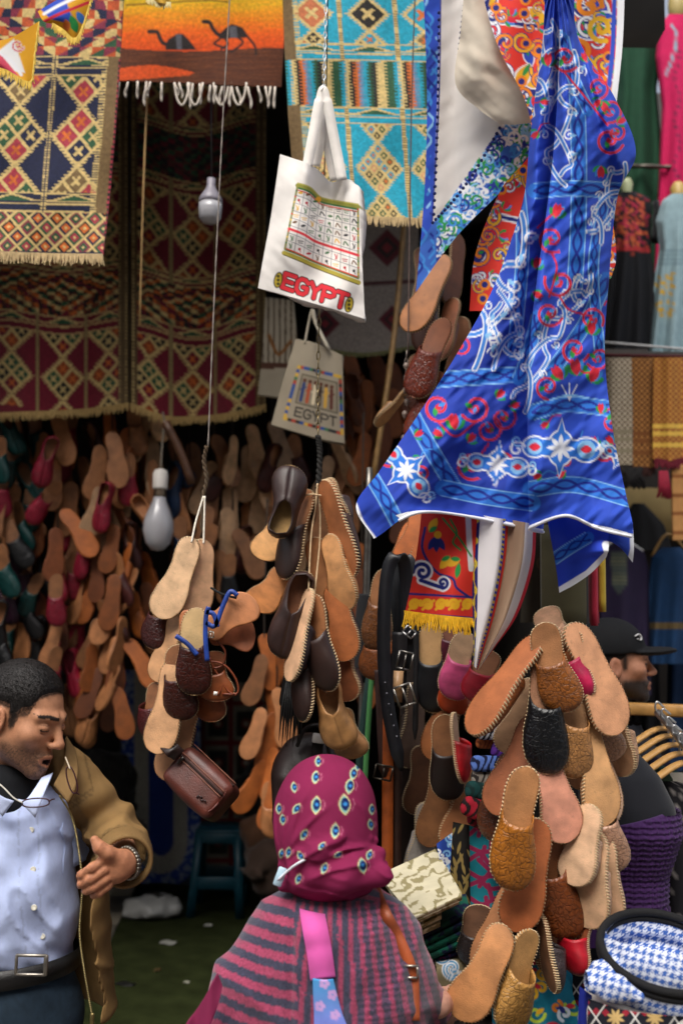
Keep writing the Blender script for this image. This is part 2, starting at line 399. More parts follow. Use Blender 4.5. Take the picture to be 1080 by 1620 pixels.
struct('street_ground', G().box((0, 0, -0.1), (120, 120, 0.2)), M_STREET)
RZ = rotm('Z', 4.9); E0 = np.array([-1.09, 4.5, 0])
def along(a, b, z): return E0 + RZ @ np.array([a, b, 0]) + np.array([0, 0, z])
struct('carpet_floor', G().box(along(1.1, .8, .003), (2.2, 4.9, 0.012), RZ), M_CARPET)
fl = struct('tile_floor', G().box(along(-.62, .8, -.003), (1.23, 4.9, 0.012), RZ), M_WALLD)
for k in range(8): G().box(along(-.25, -1.4 + k * .6, .006), (0.49, 0.592, 0.012), RZ, bev=0.002).build('floor_tile', M_TILE, fl)
struct('side_wall', G().box((-2.75, 5.4, 2.4), (0.2, 5.0, 4.8)), M_WALLD)
struct('back_wall', G().box((-0.8, 7.75, 2.4), (4.0, 0.2, 4.8)), M_WALLD)
struct('partition_wall', G().box((1.02, 6.0, 2.4), (0.12, 3.4, 4.8)), M_WALLD)
struct('shop_ceiling', G().box((-0.85, 5.35, 4.85), (4.0, 4.9, 0.12)), M_CEIL)
struct('neighbour_wall', G().box((3.2, 6.6, 2.7), (4.2, 0.2, 5.4)), M_WALLD)
struct('neighbour_lintel', G().box((3.2, 6.35, 2.44), (4.1, 0.25, 0.30)), M_WALLY)

struct('added_shade_fascia', G().box((-0.85, 3.46, 4.35), (4.0, .12, .98)), M_CEIL)  # added out of view to keep sky light off the rugs behind

fac = thing('unseen_facing_building', 'unseen plastered building across the alley, added to block low sky light', 'building', (0, -4, 0)); M_FAC = mat_plain('sandy_plaster', (.40, .325, .24), .9, .3, 2, .3, 20)  # unseen building, added to cut low sky light and darken the shop
G().box((0, -4, 3.1), (26, .4, 6.2)).build('wall', M_FAC, fac); G().box((0, -3.9, 6.35), (26.4, .7, .25)).build('cornice', M_FAC, fac)

# ------------------------------------------------------------------ kilim patterns
CR = hexc('dcc07e'); NAVY = hexc('1a2040'); BURG = hexc('7c1a2e'); RED = hexc('b03a4a'); ORG = hexc('d8702e'); GRN = hexc('2f5a3c'); BRN = hexc('7d6440'); BLK = hexc('241f1e'); TEAL = hexc('22a4c0')
def kdiamond(cv, X, Y, cx, cy, hw, hh, n, pal, y0, y1, teeth=3.2, line=0.9, seed=0):
    """a serrated diamond of n x n small ones, cut off at y0 and y1"""
    q = np.nonzero((abs(X - cx) < hw + 8) & (abs(Y - cy) < hh + 8) & (Y > y0) & (Y < y1))[0]
    if not len(q): return
    dx, dy = (X[q] - cx) / hw, (Y[q] - cy) / hh; a, b = dx + dy, dx - dy; L = np.maximum(abs(a), abs(b)); w = line / min(hw, hh)
    inside = L < 1; saw = (np.mod((Y[q] + 0.35 * X[q] * 0), teeth) < teeth * .5)
    out = (L >= 1) & (L < 1 + w * (1.6 + 2.8 * saw)); cv.C[q[out]] = CR
    ia = np.clip(np.floor((a + 1) / 2 * n), 0, n - 1).astype(int); ib = np.clip(np.floor((b + 1) / 2 * n), 0, n - 1).astype(int)
    fa = (a + 1) / 2 * n - ia; fb = (b + 1) / 2 * n - ib; wl_ = w * n * 1.1
    edge = (np.minimum(fa, 1 - fa) < wl_) | (np.minimum(fb, 1 - fb) < wl_)
    P = np.array(pal); k = (ia * 3 + ib * 5 + ia * ib + seed) % len(P); c = P[k]
    dot = np.maximum(abs(fa - .5), abs(fb - .5)); star = (np.minimum(abs(fa - .5), abs(fb - .5)) < .07) & (dot < .3) if n <= 2 else dot < .16
    c = np.where(star[:, None], np.where((k % 3 == 0)[:, None], ORG, CR), c); c = np.where(edge[:, None], CR, c)
    cv.C[q[inside]] = c[inside]
def kband(cv, X, Y, y0, y1, base, cols, step):
    """cream lines with small triangles between"""
    m = (Y > y0) & (Y < y1); cv.C[m] = base; h = y1 - y0
    for t in (0.06, .42, .58, .95): cv.C[m & (abs(Y - y0 - t * h) < 1.1)] = CR
    for cx in cols:
        d = abs(X - cx) / (step * .42); t = (Y - y0) / h; up = (t < .42) & (t > .06) & (d < (t - .06) / .36); q = m & up
        cv.C[q] = CR; cv.C[m & up & (d < (t - .06) / .36 - .28)] = GRN
def kstep(cv, X, Y, y0, y1, cx, per, pal, k=6):
    """concentric stepped zigzag diamonds"""
    m = np.nonzero((Y > y0) & (Y < y1))[0]; yc = (y0 + y1) / 2; hh = (y1 - y0) / 2
    dx = np.mod(X[m] - cx + per / 2, per) - per / 2; d = abs(dx) / (per / 2) * 1.5 + abs(Y[m] - yc) / hh; saw = np.mod(Y[m], hh / 4) / (hh / 4) * .16
    i = np.floor((d + saw) * k / 2).astype(int); tri = np.floor((dx / per * k * 2)).astype(int) + np.floor((Y[m] - yc) / hh * 4).astype(int)
    cv.C[m] = np.array(pal)[(i * 2 + (tri % 2)) % len(pal)]

def paint_navy(cv):
    X = cv.X + 0.085 * cv.Y; Y = cv.Y - 0.02 * (X - 100); cv.C[:] = NAVY
    kstep(cv, X, Y, -30, 88, 95, 190, [hexc('c8592c'), CR, GRN, hexc('8a2f45'), CR, hexc('c8592c'), NAVY, hexc('8a2f45')], 5)
    for (y0, y1) in ((88, 120), (304, 336)): kband(cv, X, Y, y0, y1, NAVY, [-52, 46, 145], 98)
    for i, cx in enumerate((-52, 46, 145)):
        for j, cy in enumerate((121, 215, 309)): kdiamond(cv, X, Y, cx, cy, 42, 47, 2, [RED, NAVY, GRN, RED, BRN], 120, 304, 5, 1.6, i + j)
    for xx in (-4, 96): m = (abs(X - xx) < 4) & (Y > 88) & (Y < 336); cv.C[m & (np.mod(Y, 4) < 2.4)] = CR; cv.C[m & (abs(X - xx) < .8)] = NAVY
    m = np.nonzero((Y > 336) & (Y < 398))[0]; a = (X[m] / 30 + Y[m] / 30); b = (X[m] / 30 - Y[m] / 30); fa, fb = np.mod(a, 1), np.mod(b, 1)
    k = (np.floor(a) + np.floor(b) * 2).astype(int) % 4; d = np.maximum(abs(fa - .5), abs(fb - .5))
    c = np.array([NAVY, GRN, hexc('8a2f45'), BLK])[k]; c = np.where((d < .26)[:, None], np.array([ORG, RED, GRN, ORG])[k], c); c = np.where((d < .09)[:, None], CR, c); c = np.where((d > .41)[:, None], CR, c); cv.C[m] = c
    m = (X > 178) & (Y > 88) & (Y < 336); cv.C[m] = BRN; m2 = (X > 170) & (X < 180) & (Y > 88) & (Y < 336); cv.C[m2 & (np.mod(Y, 3) < 1.6)] = CR
    m = X > 197; cv.C[m] = np.where((np.mod(Y[m], 8) < 4)[:, None], BLK, RED)
NV = [[(-70, -25, 3.02), (20, -25, 3.0), (110, -25, 3.03), (197, -25, 3.0)], [(-70, 90, 3.0), (15, 92, 3.03), (105, 90, 2.99), (191, 90, 3.02)], [(-70, 200, 3.02), (10, 202, 3.0), (98, 202, 3.03), (183, 200, 3.0)],
      [(-70, 300, 3.0), (5, 303, 3.02), (90, 304, 2.99), (175, 305, 3.03)], [(-70, 398, 3.02), (0, 401, 2.99), (82, 404, 3.03), (163, 405, 2.98)]]
rug = cloth('kilim_rug', NV, 150, 240, paint_navy, M_WOOL, thick=0.006, label='navy blue kilim rug with diamond columns hanging at the upper left', cat_='rug')
fringe(rug, at(np.array([-70, 0, 82, 162.]), np.array([397, 399, 402, 403.]), np.array([3.02, 2.985, 3.02, 2.975])), 0.030, 150, 0.0022, hexc('cdb487'))

def paint_turq(cv):
    X = cv.X - 0.075 * cv.Y; Y = cv.Y - 0.02 * (X - 570); cv.C[:] = TEAL; cols = [402, 491, 580, 667]
    for i, cx in enumerate(cols):
        for cy in (-30, 22, 76): kdiamond(cv, X, Y, cx, cy, 30, 27, 2 if cy != 22 else 1, [BRN, hexc('c9744a'), BLK, TEAL], -40, 69, 4, 1.4, i)
        for j, cy in enumerate((184, 266, 348)): kdiamond(cv, X, Y, cx, cy, 34, 41, 4, [BRN, BLK, hexc('d89a72'), TEAL, GRN], 196, 345, 4, 1.3, i + j)
    kband(cv, X, Y, 69, 97, TEAL, cols, 88); kband(cv, X, Y, 169, 197, TEAL, cols, 88)
    m = np.nonzero((Y > 97) & (Y < 169))[0]; seq = [GRN, TEAL, CR, BLK, ORG, hexc('6a8fae'), TEAL, GRN, BLK, CR, CR, GRN]
    k = (np.floor((X[m] - 440) / 7.1)).astype(int) % len(seq); c = np.array(seq)[k]; fx = np.mod((X[m] - 440) / 7.1, 1)
    dash = (np.mod(Y[m], 5.2) < 2.6) & (fx > .45); nx = np.array(seq)[(k + 1) % len(seq)]; cv.C[m] = np.where(dash[:, None], nx, c)
    for xx in (447, 535, 623): m = (abs(X - xx) < 3.6) & ((Y < 97) | (Y > 169)); cv.C[m] = CR; cv.C[m & (np.mod(Y, 4) < 1.5)] = BRN
    m = (X < 462) & ((Y < 97) | (Y > 169)); cv.C[m] = BRN; m = (abs(X - 466) < 4.5) & ((Y < 97) | (Y > 169)); cv.C[m & (np.mod(Y, 3) < 1.7)] = CR
TQ = [[(446, -25, 3.0), (520, -25, 3.03), (600, -25, 3.0), (680, -25, 3.03)], [(450, 80, 3.02), (528, 80, 2.99), (610, 82, 3.02), (690, 84, 2.99)], [(456, 180, 3.0), (534, 180, 3.03), (616, 182, 2.99), (696, 184, 3.02)],
      [(463, 270, 3.03), (540, 272, 2.99), (620, 274, 3.02), (700, 276, 2.99)], [(470, 340, 2.99), (548, 343, 3.02), (625, 346, 2.99), (705, 349, 3.02)]]
rug = cloth('kilim_rug', TQ, 150, 230, paint_turq, M_WOOL, thick=0.006, label='turquoise kilim rug with beige diamonds hanging behind the canvas tote bag', cat_='rug')
fringe(rug, at(np.array([470, 548, 625, 705.]), np.array([339, 342, 345, 348.]), np.array([2.985, 3.015, 2.985, 3.015])), 0.026, 120, 0.0022, hexc('cdb487'), seed=3)

def paint_dark(cx0, cols, sag, x_lo, x_hi):
    def f(cv):
        X = cv.X; Y = cv.Y - sag(X); cv.C[:] = BURG; pal = [ORG, BLK, hexc('7a3a22'), CR, BLK, GRN, ORG, CR, BLK, BURG]
        for (y0, y1) in ((500, 530), (420, 436), (268, 290), (180, 196)): kband(cv, X, Y, y0, y1, BURG, cols, 70)
        kstep(cv, X, Y, 436, 500, cx0, 210, pal, 9); kstep(cv, X, Y, 196, 268, cx0, 210, [BLK, BURG, GRN, BLK, hexc('5a2a22')], 9)
        for i, cx in enumerate(cols):
            for y0, y1, cs in ((530, 652, (532, 600, 668)), (290, 420, (288, 356, 424)), (60, 180, (60, 128, 190))):
                for j, cy in enumerate(cs): kdiamond(cv, X, Y, cx, cy, 30, 33, 2, [BURG, BLK, GRN, hexc('a04a22')], y0, y1, 4.5, 1.5, i + j)
        for a, b in zip(cols[:-1], cols[1:]): m = (abs(X - (a + b) / 2) < 3) & ((Y > 500) | ((Y > 268) & (Y < 436)) | (Y < 196)); cv.C[m] = hexc('a08a5a')
        m = (X < x_lo + 10) | (X > x_hi - 16); cv.C[m] = BRN * np.array(.7); cv.C[m & (abs(np.mod(X - x_lo, 9) - 4) < 1) & (np.mod(Y, 6) < 3)] = CR
    return f
s1 = lambda x: -6 + 6 * np.cos(x / 205 * 2 * np.pi) * -1
s2 = lambda x: 8 - 12 * np.cos((x - 205) / 210 * 2 * np.pi)
def dark_ctrl(x0, x1, bot, ph):
    rows = []
    for i, y in enumerate((110, 250, 400, 530, None)):
        rows.append([(x0 + (x1 - x0) * k / 4, (bot[k] if y is None else y), 4.6 + .05 * math.sin(k * 2.1 + ph + i * .5)) for k in range(5)])
    return rows
for nm, x0, x1, bot, ph, cx0, cols, sg, lab in (('l', -12, 203, (656, 654, 652, 648, 640), 0, 98, [19, 100, 172], s1, 'dark burgundy kilim rug with diamonds hanging above the man by the side wall'),
                                          ('r', 207, 420, (640, 660, 661, 655, 642), 2, 313, [236, 305, 377], s2, 'burgundy kilim rug with orange zigzag band hanging behind the white bulb')):
    C = dark_ctrl(x0, x1, bot, ph); r_ = cloth('kilim_rug', C, 130, 250, paint_dark(cx0, cols, sg, x0, x1), M_WOOL, thick=0.006, label=lab, cat_='rug')
    P = at(np.array([p[0] for p in C[-1]]), np.array([p[1] - 2. for p in C[-1]]), np.array([p[2] - .012 for p in C[-1]])); fringe(r_, P, 0.035, 150, 0.003, hexc('b89a62'), seed=5)

def paint_camel(cv):
    y = cv.Y + 0.02 * (cv.X - 190); X = cv.X; t = np.clip((y + 12) / 92, 0, 1)[:, None]; n = vnoise(X / 25, y / 3, 3)[:, None] * .12
    stops = np.array([hexc('d8c81e'), hexc('f2b41c'), hexc('f58a12'), hexc('f2640f'), hexc('e2500f')]); k = np.clip((t + n - .06) * 4, 0, 3.999); i = k.astype(int)[:, 0]
    cv.C[:] = stops[i] * (1 - (k - i[:, None])) + stops[i + 1] * (k - i[:, None])
    hz = 76 + 6 * np.sin((X - 190) / 55) + np.where(X > 260, (X - 260) * .06, 0); g = y > hz
    b = np.clip(vnoise(X / 30, y / 2.5, 9), 0, 1)[:, None]; cv.C[g] = (hexc('4a2412') * (1 - b) + np.array(hexc('6e3a1c')) * b)[g]
    m = (y > 108 + 10 * np.clip((X - 230) / 100, 0, 1) ** 2 - 4 * np.sin((X - 190) / 30)) & (y < 128 - .06 * (X - 190)) & (X < 318 - abs(y - 112) * 2); cv.C[m] = hexc('e2561c')
    K = hexc('241c1a')
    cv.poly([(262, 72), (266, 62), (276, 56), (282, 53), (290, 54), (298, 62), (306, 72), (311, 79), (262, 79)], K); cv.curve([(266, 70), (258, 68), (253, 60), (250, 52), (246, 50), (236, 50)], 6, K); cv.disc(240, 50, 6, K, 3); cv.poly([(278, 54), (287, 54), (288, 78), (280, 78)], hexc('5a5a62'))
    cv.poly([(345, 56), (356, 45), (366, 38), (374, 40), (384, 44), (392, 56), (388, 60), (370, 60), (352, 62)], K); cv.curve([(350, 58), (342, 52), (336, 44), (332, 36), (322, 34)], 6, K); cv.disc(326, 34, 6, K, 3)
    for L in ([(352, 58), (342, 66), (340, 70), (356, 76)], [(356, 60), (360, 70), (350, 78)], [(376, 58), (384, 68), (366, 82)], [(388, 54), (400, 68), (404, 76), (405, 86)]): cv.curve(L, 3.6, K)
    cv.poly([(362, 42), (374, 41), (376, 60), (364, 60)], hexc('5a5a62')); cv.curve([(200, 8), (320, 1), (360, 3)], 2, hexc('6a3a10'))
CM = [[(188, -20, 3.3), (270, -20, 3.31), (360, -20, 3.29), (450, -20, 3.31)], [(188, 60, 3.31), (270, 60, 3.29), (360, 60, 3.31), (449, 62, 3.29)], [(188, 128, 3.29), (270, 131, 3.31), (360, 135, 3.29), (445, 138, 3.31)]]
tp = cloth('tapestry', CM, 165, 100, paint_camel, M_WOOL, thick=0.004, label='orange sunset tapestry with two black camels and white tassels', cat_='tapestry')
g = G(); rr = random.Random(4)
for x, l in [(189, 26), (203, 26), (218, 27), (232, 38), (238, 24), (256, 30), (276, 20), (284, 24), (297, 40), (305, 36), (316, 32), (333, 28), (342, 30), (352, 28), (366, 34), (374, 30), (392, 36), (408, 26), (420, 34), (428, 30), (435, 34)]:
    y0 = 128 + (x - 188) * .04; k = rr.uniform(-6, 8); p = cat(at(np.array([x, x + k * .4, x + k, x + k * .8]), np.array([y0, y0 + l * .35, y0 + l * .7, y0 + l]), np.array([3.3, 3.29, 3.3, 3.3])), 8); g.tube(p, [.004, .004, .004, .0045, .005, .005, .0045, .003], 6)
for x in (276, 297, 338, 366): y0 = 131; g.tube(cat(at(np.array([x, x + 4, x + 12, x + 20, x + 24]), np.array([y0, y0 + 24, y0 + 36, y0 + 22, y0]), np.full(5, 3.295)), 12), .004, 6)
g.build('tassel_fringe', M_TRIM, tp, color=hexc('d8cdbf'))

# ------------------------------------------------------------------ printed cottons
WH = hexc('eef0f4'); BLU = hexc('2f52c6'); DBL = hexc('1c2e94'); LBL = hexc('3f8fe0'); PBL = hexc('8cc4f0'); VRD = hexc('d8283c'); YEL = hexc('f0b828'); VNV = hexc('1c2a7c'); LGR = hexc('2a9a4a'); ORD = hexc('e0382c')
def chainband(cv, P, w):
    P = cat(np.asarray(P, float), 40); cv.stroke(P, w, hexc('2f78d8')); T = np.gradient(P, axis=0); T /= np.linalg.norm(T, axis=1)[:, None]; Nn = np.stack([-T[:, 1], T[:, 0]], 1)
    L = np.concatenate([[0], np.cumsum(np.linalg.norm(np.diff(P, axis=0), axis=1))]); Q = np.interp(np.linspace(0, L[-1], int(L[-1] / 3) + 4), L, np.arange(40)); i = np.clip(Q, 0, 38.99).astype(int); f = (Q - i)[:, None]
    B = P[i] * (1 - f) + P[i + 1] * f; N2 = Nn[i]; s = np.linspace(0, L[-1], len(B))
    for ph in (0, math.pi): cv.stroke(B + N2 * (np.sin(s / w * 2.1 + ph) * w * .27)[:, None], w * .17, DBL)
    for sg in (-1, 1): cv.stroke(P + Nn * sg * w * .5, 1.6, PBL)
def swirl(cv, x, y, r, a0, sgn=1, col=VRD):
    cv.spiral(x, y, r, 1.35, a0, max(3.6, r * .18), hexc('f0607a'), sgn); cv.spiral(x, y, r, 1.35, a0, max(2.8, r * .13), col, sgn); cv.leaf(x - r * .2, y, 60 + a0, r * .6, r * .34, LGR); cv.disc(x, y, r * .2, VRD); cv.leaf(x, y - 2, a0 - 50, r * .5, r * .25, LBL)
def tulip(cv, x, y, a, s):
    for d, c in ((-45, LGR), (45, LGR), (-18, VRD), (18, LBL), (0, VRD)): cv.leaf(x, y, a + d, s * (1 if abs(d) < 30 else .85), s * .42, c)
def medallion(cv, x, y, s, rot=0):
    c, t = math.cos(rot), math.sin(rot); R = lambda u, v: (x + (u * c - v * t) * s, y + (u * t + v * c) * s)
    for pad, col in ((2.6, WH), (0, hexc('2f78d8'))):
        for u, v, r, ry in ((-.95, 0, .42, .36), (.95, .02, .5, .42), (0, 0, .45, .62), (-.5, 0, .4, .3), (.5, 0, .4, .3)): cv.disc(*R(u, v), r * s + pad, col, ry * s + pad, rot)
        cv.poly([R(0, -1.05 - pad / s), R(.3 + pad / s, 0), R(0, 1.05 + pad / s), R(-.3 - pad / s, 0)], col)
    for u, v, r in ((-.95, 0, .28), (.95, 0, .34)): cv.disc(*R(u, v), r * s, PBL); cv.leaf(*R(u - .22, v), math.degrees(rot), .44 * s, .3 * s, VRD)
    for k in range(8): a = k * 45; cv.leaf(*R(0, 0), a + math.degrees(rot), s * .52, s * .17, WH)
    for sg in (-1, 1): cv.spiral(*R(sg * 1.6, .12), s * .32, 1.1, 200 if sg > 0 else -20, 3.2, WH, sg); cv.spiral(*R(sg * 1.6, -.2), s * .22, 1.0, 120 if sg > 0 else 60, 2.6, PBL, -sg)
def knot(cv, P, w, seed=0, cap=True):
    """strapwork: white edged blue bands that weave along a path"""
    rr = random.Random(seed); P = np.asarray(P, float); Q = cat(P, 34); T = np.gradient(Q, axis=0); T /= np.linalg.norm(T, axis=1)[:, None]; Nn = np.stack([-T[:, 1], T[:, 0]], 1); s = np.linspace(0, 1, 34) * np.linalg.norm(np.diff(Q, axis=0), axis=1).sum()
    for ph in (0, math.pi):
        S = Q + Nn * (np.sin(s / w * 1.25 + ph) * w * .7)[:, None] + T * (np.cos(s / w * 2.5 + ph) * w * .35)[:, None]
        cv.stroke(S, max(7.5, w * .27), WH); cv.stroke(S, max(4, w * .15), hexc('3f86dc'))
    for k in range(3, 33, 6):
        for sg in (-1, 1): p = Q[k] + Nn[k] * sg * w * .75; cv.spiral(p[0], p[1], w * .34, 1.2, rr.uniform(0, 360), max(2.2, w * .09), WH, sg); cv.leaf(p[0], p[1], rr.uniform(0, 360), w * .45, w * .2, PBL)
def paint_blue(cv):
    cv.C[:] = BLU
    L = cv.X + (cv.Y - 500) * .12 < 832; cv.C[L & (cv.Y > 500)] = DBL * np.array(.5) + np.array(BLU) * .5  # shade of the left panel painted in as a darker ground blue
    # bands
    chainband(cv, [(912, 150), (915, 250), (914, 350), (908, 460)], 24); chainband(cv, [(845, 302), (900, 298), (985, 302)], 24)
    chainband(cv, [(690, 601), (750, 597), (830, 592)], 24); chainband(cv, [(648, 650), (675, 700), (720, 775)], 24); chainband(cv, [(585, 750), (606, 785), (630, 830)], 22)
    chainband(cv, [(842, 652), (896, 640), (962, 646)], 24); chainband(cv, [(838, 774), (909, 767), (998, 790)], 25); chainband(cv, [(700, 772), (770, 786), (842, 796)], 25)
    chainband(cv, [(820, 300), (826, 400), (812, 560)], 20); chainband(cv, [(960, 440), (920, 520), (855, 610)], 22); chainband(cv, [(890, 60), (905, 120), (930, 175)], 18); chainband(cv, [(820, 600), (835, 560), (850, 500)], 20)
    chainband(cv, [(890, 860), (930, 880), (960, 900)], 18); chainband(cv, [(955, 320), (938, 420), (948, 560)], 16)
    # strapwork
    knot(cv, [(905, 90), (888, 150), (880, 220), (890, 285)], 26, 1); knot(cv, [(820, 350), (795, 420), (775, 490), (735, 560)], 36, 2); knot(cv, [(790, 470), (800, 530), (800, 575)], 28, 3)
    knot(cv, [(985, 265), (960, 320), (940, 375)], 20, 4); knot(cv, [(930, 440), (900, 480), (862, 545), (820, 640)], 20, 5); knot(cv, [(872, 40), (862, 110), (850, 180)], 20, 6)
    # red scrolls and flowers
    for x, y, r, a, sg in ((893, 92, 23, 40, 1), (965, 175, 20, 100, -1), (963, 222, 23, 20, 1), (872, 378, 23, 60, 1), (885, 447, 25, 200, -1), (868, 496, 22, 20, 1), (693, 644, 25, 30, 1), (752, 645, 24, 150, -1), (772, 680, 22, 300, 1), (744, 736, 24, 60, 1),
                           (908, 553, 24, 20, 1), (946, 566, 20, 150, -1), (866, 612, 20, 90, 1), (935, 505, 20, 30, -1)): swirl(cv, x, y, r, a, sg)
    for x, y, a, s in ((866, 105, -80, 22), (950, 160, 70, 20), (950, 262, 100, 20), (878, 345, -70, 24), (845, 425, -60, 20), (842, 462, 40, 18), (720, 680, -90, 26), (700, 690, -140, 18), (890, 600, -120, 26), (912, 594, -90, 28), (934, 605, -60, 26), (785, 630, -40, 18), (655, 690, -20, 16), (935, 530, -80, 22), (740, 700, -45, 18)): tulip(cv, x, y, a, s)
    for a in (-120, -90, -60): cv.stroke([(900, 632), (900 + 24 * math.cos(math.radians(a)), 632 + 26 * math.sin(math.radians(a)))], 2, WH)
    cv.curve([(872, 632), (900, 625), (930, 630)], 2.5, PBL)
    rr = random.Random(77)
    for k in range(140):   # scrolling stems fill the ground
        x, y, r = rr.uniform(600, 990), rr.uniform(40, 770), rr.choice([22, 18, 15]); i = cv.box_idx(x - r, x + r, y - r, y + r)
        if len(i) < 40 or ((cv.C[i, 0] > .06) | (cv.C[i, 1] > .12)).mean() > .30: continue
        a = rr.uniform(0, 360); swirl(cv, x, y, r, a, rr.choice([-1, 1])); tulip(cv, x + r * math.cos(math.radians(a)), y + r * math.sin(math.radians(a)), a + 60, 16)
    for k in range(110):   # small sprigs between the scrolls
        x, y = rr.uniform(600, 990), rr.uniform(60, 760); i = cv.box_idx(x - 9, x + 9, y - 9, y + 9)
        if len(i) < 40 or ((cv.C[i, 0] > .06) | (cv.C[i, 1] > .12)).mean() > .22: continue
        a = rr.uniform(0, 360); tulip(cv, x, y, a, 15) if k % 3 else cv.spiral(x, y, 9, 1.1, a, 2.6, VRD); cv.curve([(x, y), (x - 12 * math.cos(math.radians(a - 25)), y - 12 * math.sin(math.radians(a - 25))), (x - 22 * math.cos(math.radians(a)), y - 22 * math.sin(math.radians(a)))], 2, rr.choice([VRD, PBL, LBL]))
    for P in ([(893, 115), (930, 160), (960, 198)], [(872, 400), (880, 425), (868, 470)], [(693, 668), (720, 690), (752, 668)], [(772, 702), (760, 720)], [(908, 577), (925, 590), (946, 585)], [(885, 470), (900, 490), (935, 500)], [(850, 360), (872, 340), (890, 330)]): cv.curve(P, 3, VRD)
    # medallions
    medallion(cv, 886, 709, 43, .05); medallion(cv, 642, 744, 34, .9); medallion(cv, 786, 735, 34, .12); medallion(cv, 980, 722, 20, .5)
    cv.spiral(610, 690, 10, 1, 90, 3, WH)
    # white hem
    cv.curve([(561, 798), (572, 826), (594, 856)], 8, WH)
def blue_ctrl():
    v = [  # left edge, left panel, deep fold, fold crest, right panel, right panel, right edge
        [(862, -30, 2.12), (872, -30, 2.06), (884, -30, 2.14), (880, -30, 2.02), (895, -30, 2.0), (902, -30, 2.06), (908, -30, 2.1)],
        [(858, 60, 2.12), (872, 60, 2.06), (890, 60, 2.15), (884, 60, 2.02), (898, 60, 1.98), (908, 60, 2.03), (914, 60, 2.09)],
        [(846, 150, 2.13), (862, 150, 2.06), (888, 150, 2.16), (882, 150, 2.02), (915, 150, 1.97), (945, 150, 2.01), (972, 155, 2.07)],
        [(836, 235, 2.14), (852, 235, 2.06), (884, 235, 2.17), (876, 235, 2.02), (915, 240, 1.96), (962, 240, 2.0), (1005, 240, 2.07)],
        [(826, 320, 2.15), (845, 320, 2.07), (876, 320, 2.17), (866, 320, 2.01), (900, 322, 1.96), (940, 318, 2.01), (976, 312, 2.07)],
        [(782, 450, 2.15), (812, 450, 2.07), (862, 450, 2.18), (848, 450, 2.0), (885, 452, 1.95), (925, 450, 2.01), (962, 448, 2.07)],
        [(722, 560, 2.14), (768, 562, 2.07), (852, 562, 2.19), (836, 562, 1.99), (878, 566, 1.94), (920, 565, 2.01), (956, 562, 2.07)],
        [(655, 665, 2.12), (725, 670, 2.05), (850, 672, 2.19), (834, 672, 1.98), (876, 678, 1.93), (922, 678, 2.0), (968, 676, 2.05)],
        [(600, 745, 2.10), (690, 752, 2.04), (850, 765, 2.18), (835, 765, 1.98), (880, 768, 1.93), (935, 772, 2.0), (988, 776, 2.04)],
        [(563, 800, 2.08), (655, 795, 2.03), (850, 816, 2.17), (837, 816, 1.99), (892, 804, 1.93), (945, 814, 2.0), (999, 824, 2.03)],
        [(591, 852, 2.06), (674, 810, 2.01), (850, 840, 2.16), (837, 836, 1.99), (893, 816, 1.92), (944, 836, 2.0), (1001, 850, 2.03)]]
    return v
def blue_rip(X, Y):
    a = np.arctan2(X - 880, Y + 60); r = np.hypot(X - 880, Y + 60)
    pl = .028 * np.sin(a * 30 + 1.5 * vnoise(a * 6, r / 160, 2)) * np.clip(r / 500, .25, 1) + .012 * np.sin(a * 71 + 2) * np.clip(1 - r / 700, 0, 1)
    return pl + .010 * np.sin((X * .6 + Y) / 23) * np.clip((Y - 300) / 300, 0, 1) + .016 * (vnoise(X / 26, Y / 80, 4) - .5) + .010 * (vnoise((X + Y) / 12, (Y - X) / 34, 7) - .5)
nu, nv = 330, 440
V, X, Y = patch(blue_ctrl(), nu, nv, blue_rip)
# the lower left corner dips below the hem line
cv = Canvas(X, Y, BLU, 1.6); paint_blue(cv)
hem = np.tile(np.linspace(0, 1, nv)[:, None], (1, nu)).ravel(); um = np.tile(np.linspace(0, 1, nu)[None], (nv, 1)).ravel()
cv.C[(hem > .974 - .004 * np.sin(um * 30)) & (um > .10)] = WH
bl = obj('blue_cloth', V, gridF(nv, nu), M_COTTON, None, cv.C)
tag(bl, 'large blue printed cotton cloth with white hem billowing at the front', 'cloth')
def strip(name, parent, P, w, mat, col, axis=(0, 0, 1), n=60, lump=.25):
    """a rolled hem: a soft tube that follows an edge"""
    g = G(); Q = cat(np.asarray(P, float), n); g.tube(Q, w * (1 + lump * (vnoise(np.arange(n) / 2.3, np.zeros(n), 5) - .5)), 8, flat=1.0, up=(0, 1, 0)); return g.build(name, mat, parent, color=col)
P = V.reshape(nv, nu, 3); strip('hem', bl, P[-1, 30::8] + np.array([0, -.002, 0]), .0032, M_CLOTH, hexc('e4e6ee'), n=110)
# turned-up corner hanging under the right panel
def paint_corner(cv):
    cv.C[:] = hexc('2a48c8'); chainband(cv, [(875, 885), (900, 868), (930, 850)], 18)
    cv.stroke([(884, 936), (930, 908), (962, 876), (958, 862)], 13, WH); None
CN = [[(862, 806, 2.12), (898, 806, 2.10), (930, 812, 2.08), (962, 818, 2.06)], [(874, 870, 2.11), (902, 870, 2.06), (932, 866, 2.02), (962, 866, 2.0)], [(880, 905, 2.11), (905, 896, 2.07), (934, 884, 2.03), (960, 876, 2.01)], [(884, 938, 2.10), (908, 925, 2.07), (935, 906, 2.04), (958, 882, 2.02)]]
c2 = cloth('turned_corner', CN, 80, 80, paint_corner, M_COTTON, bl, lambda X, Y: .008 * np.sin(X / 9))
CN = [[(948, 816, 2.06), (974, 820, 2.05), (1000, 826, 2.05)], [(955, 850, 2.03), (978, 856, 2.01), (1002, 866, 2.04)], [(968, 858, 2.05), (984, 870, 2.03), (1000, 890, 2.05)]]
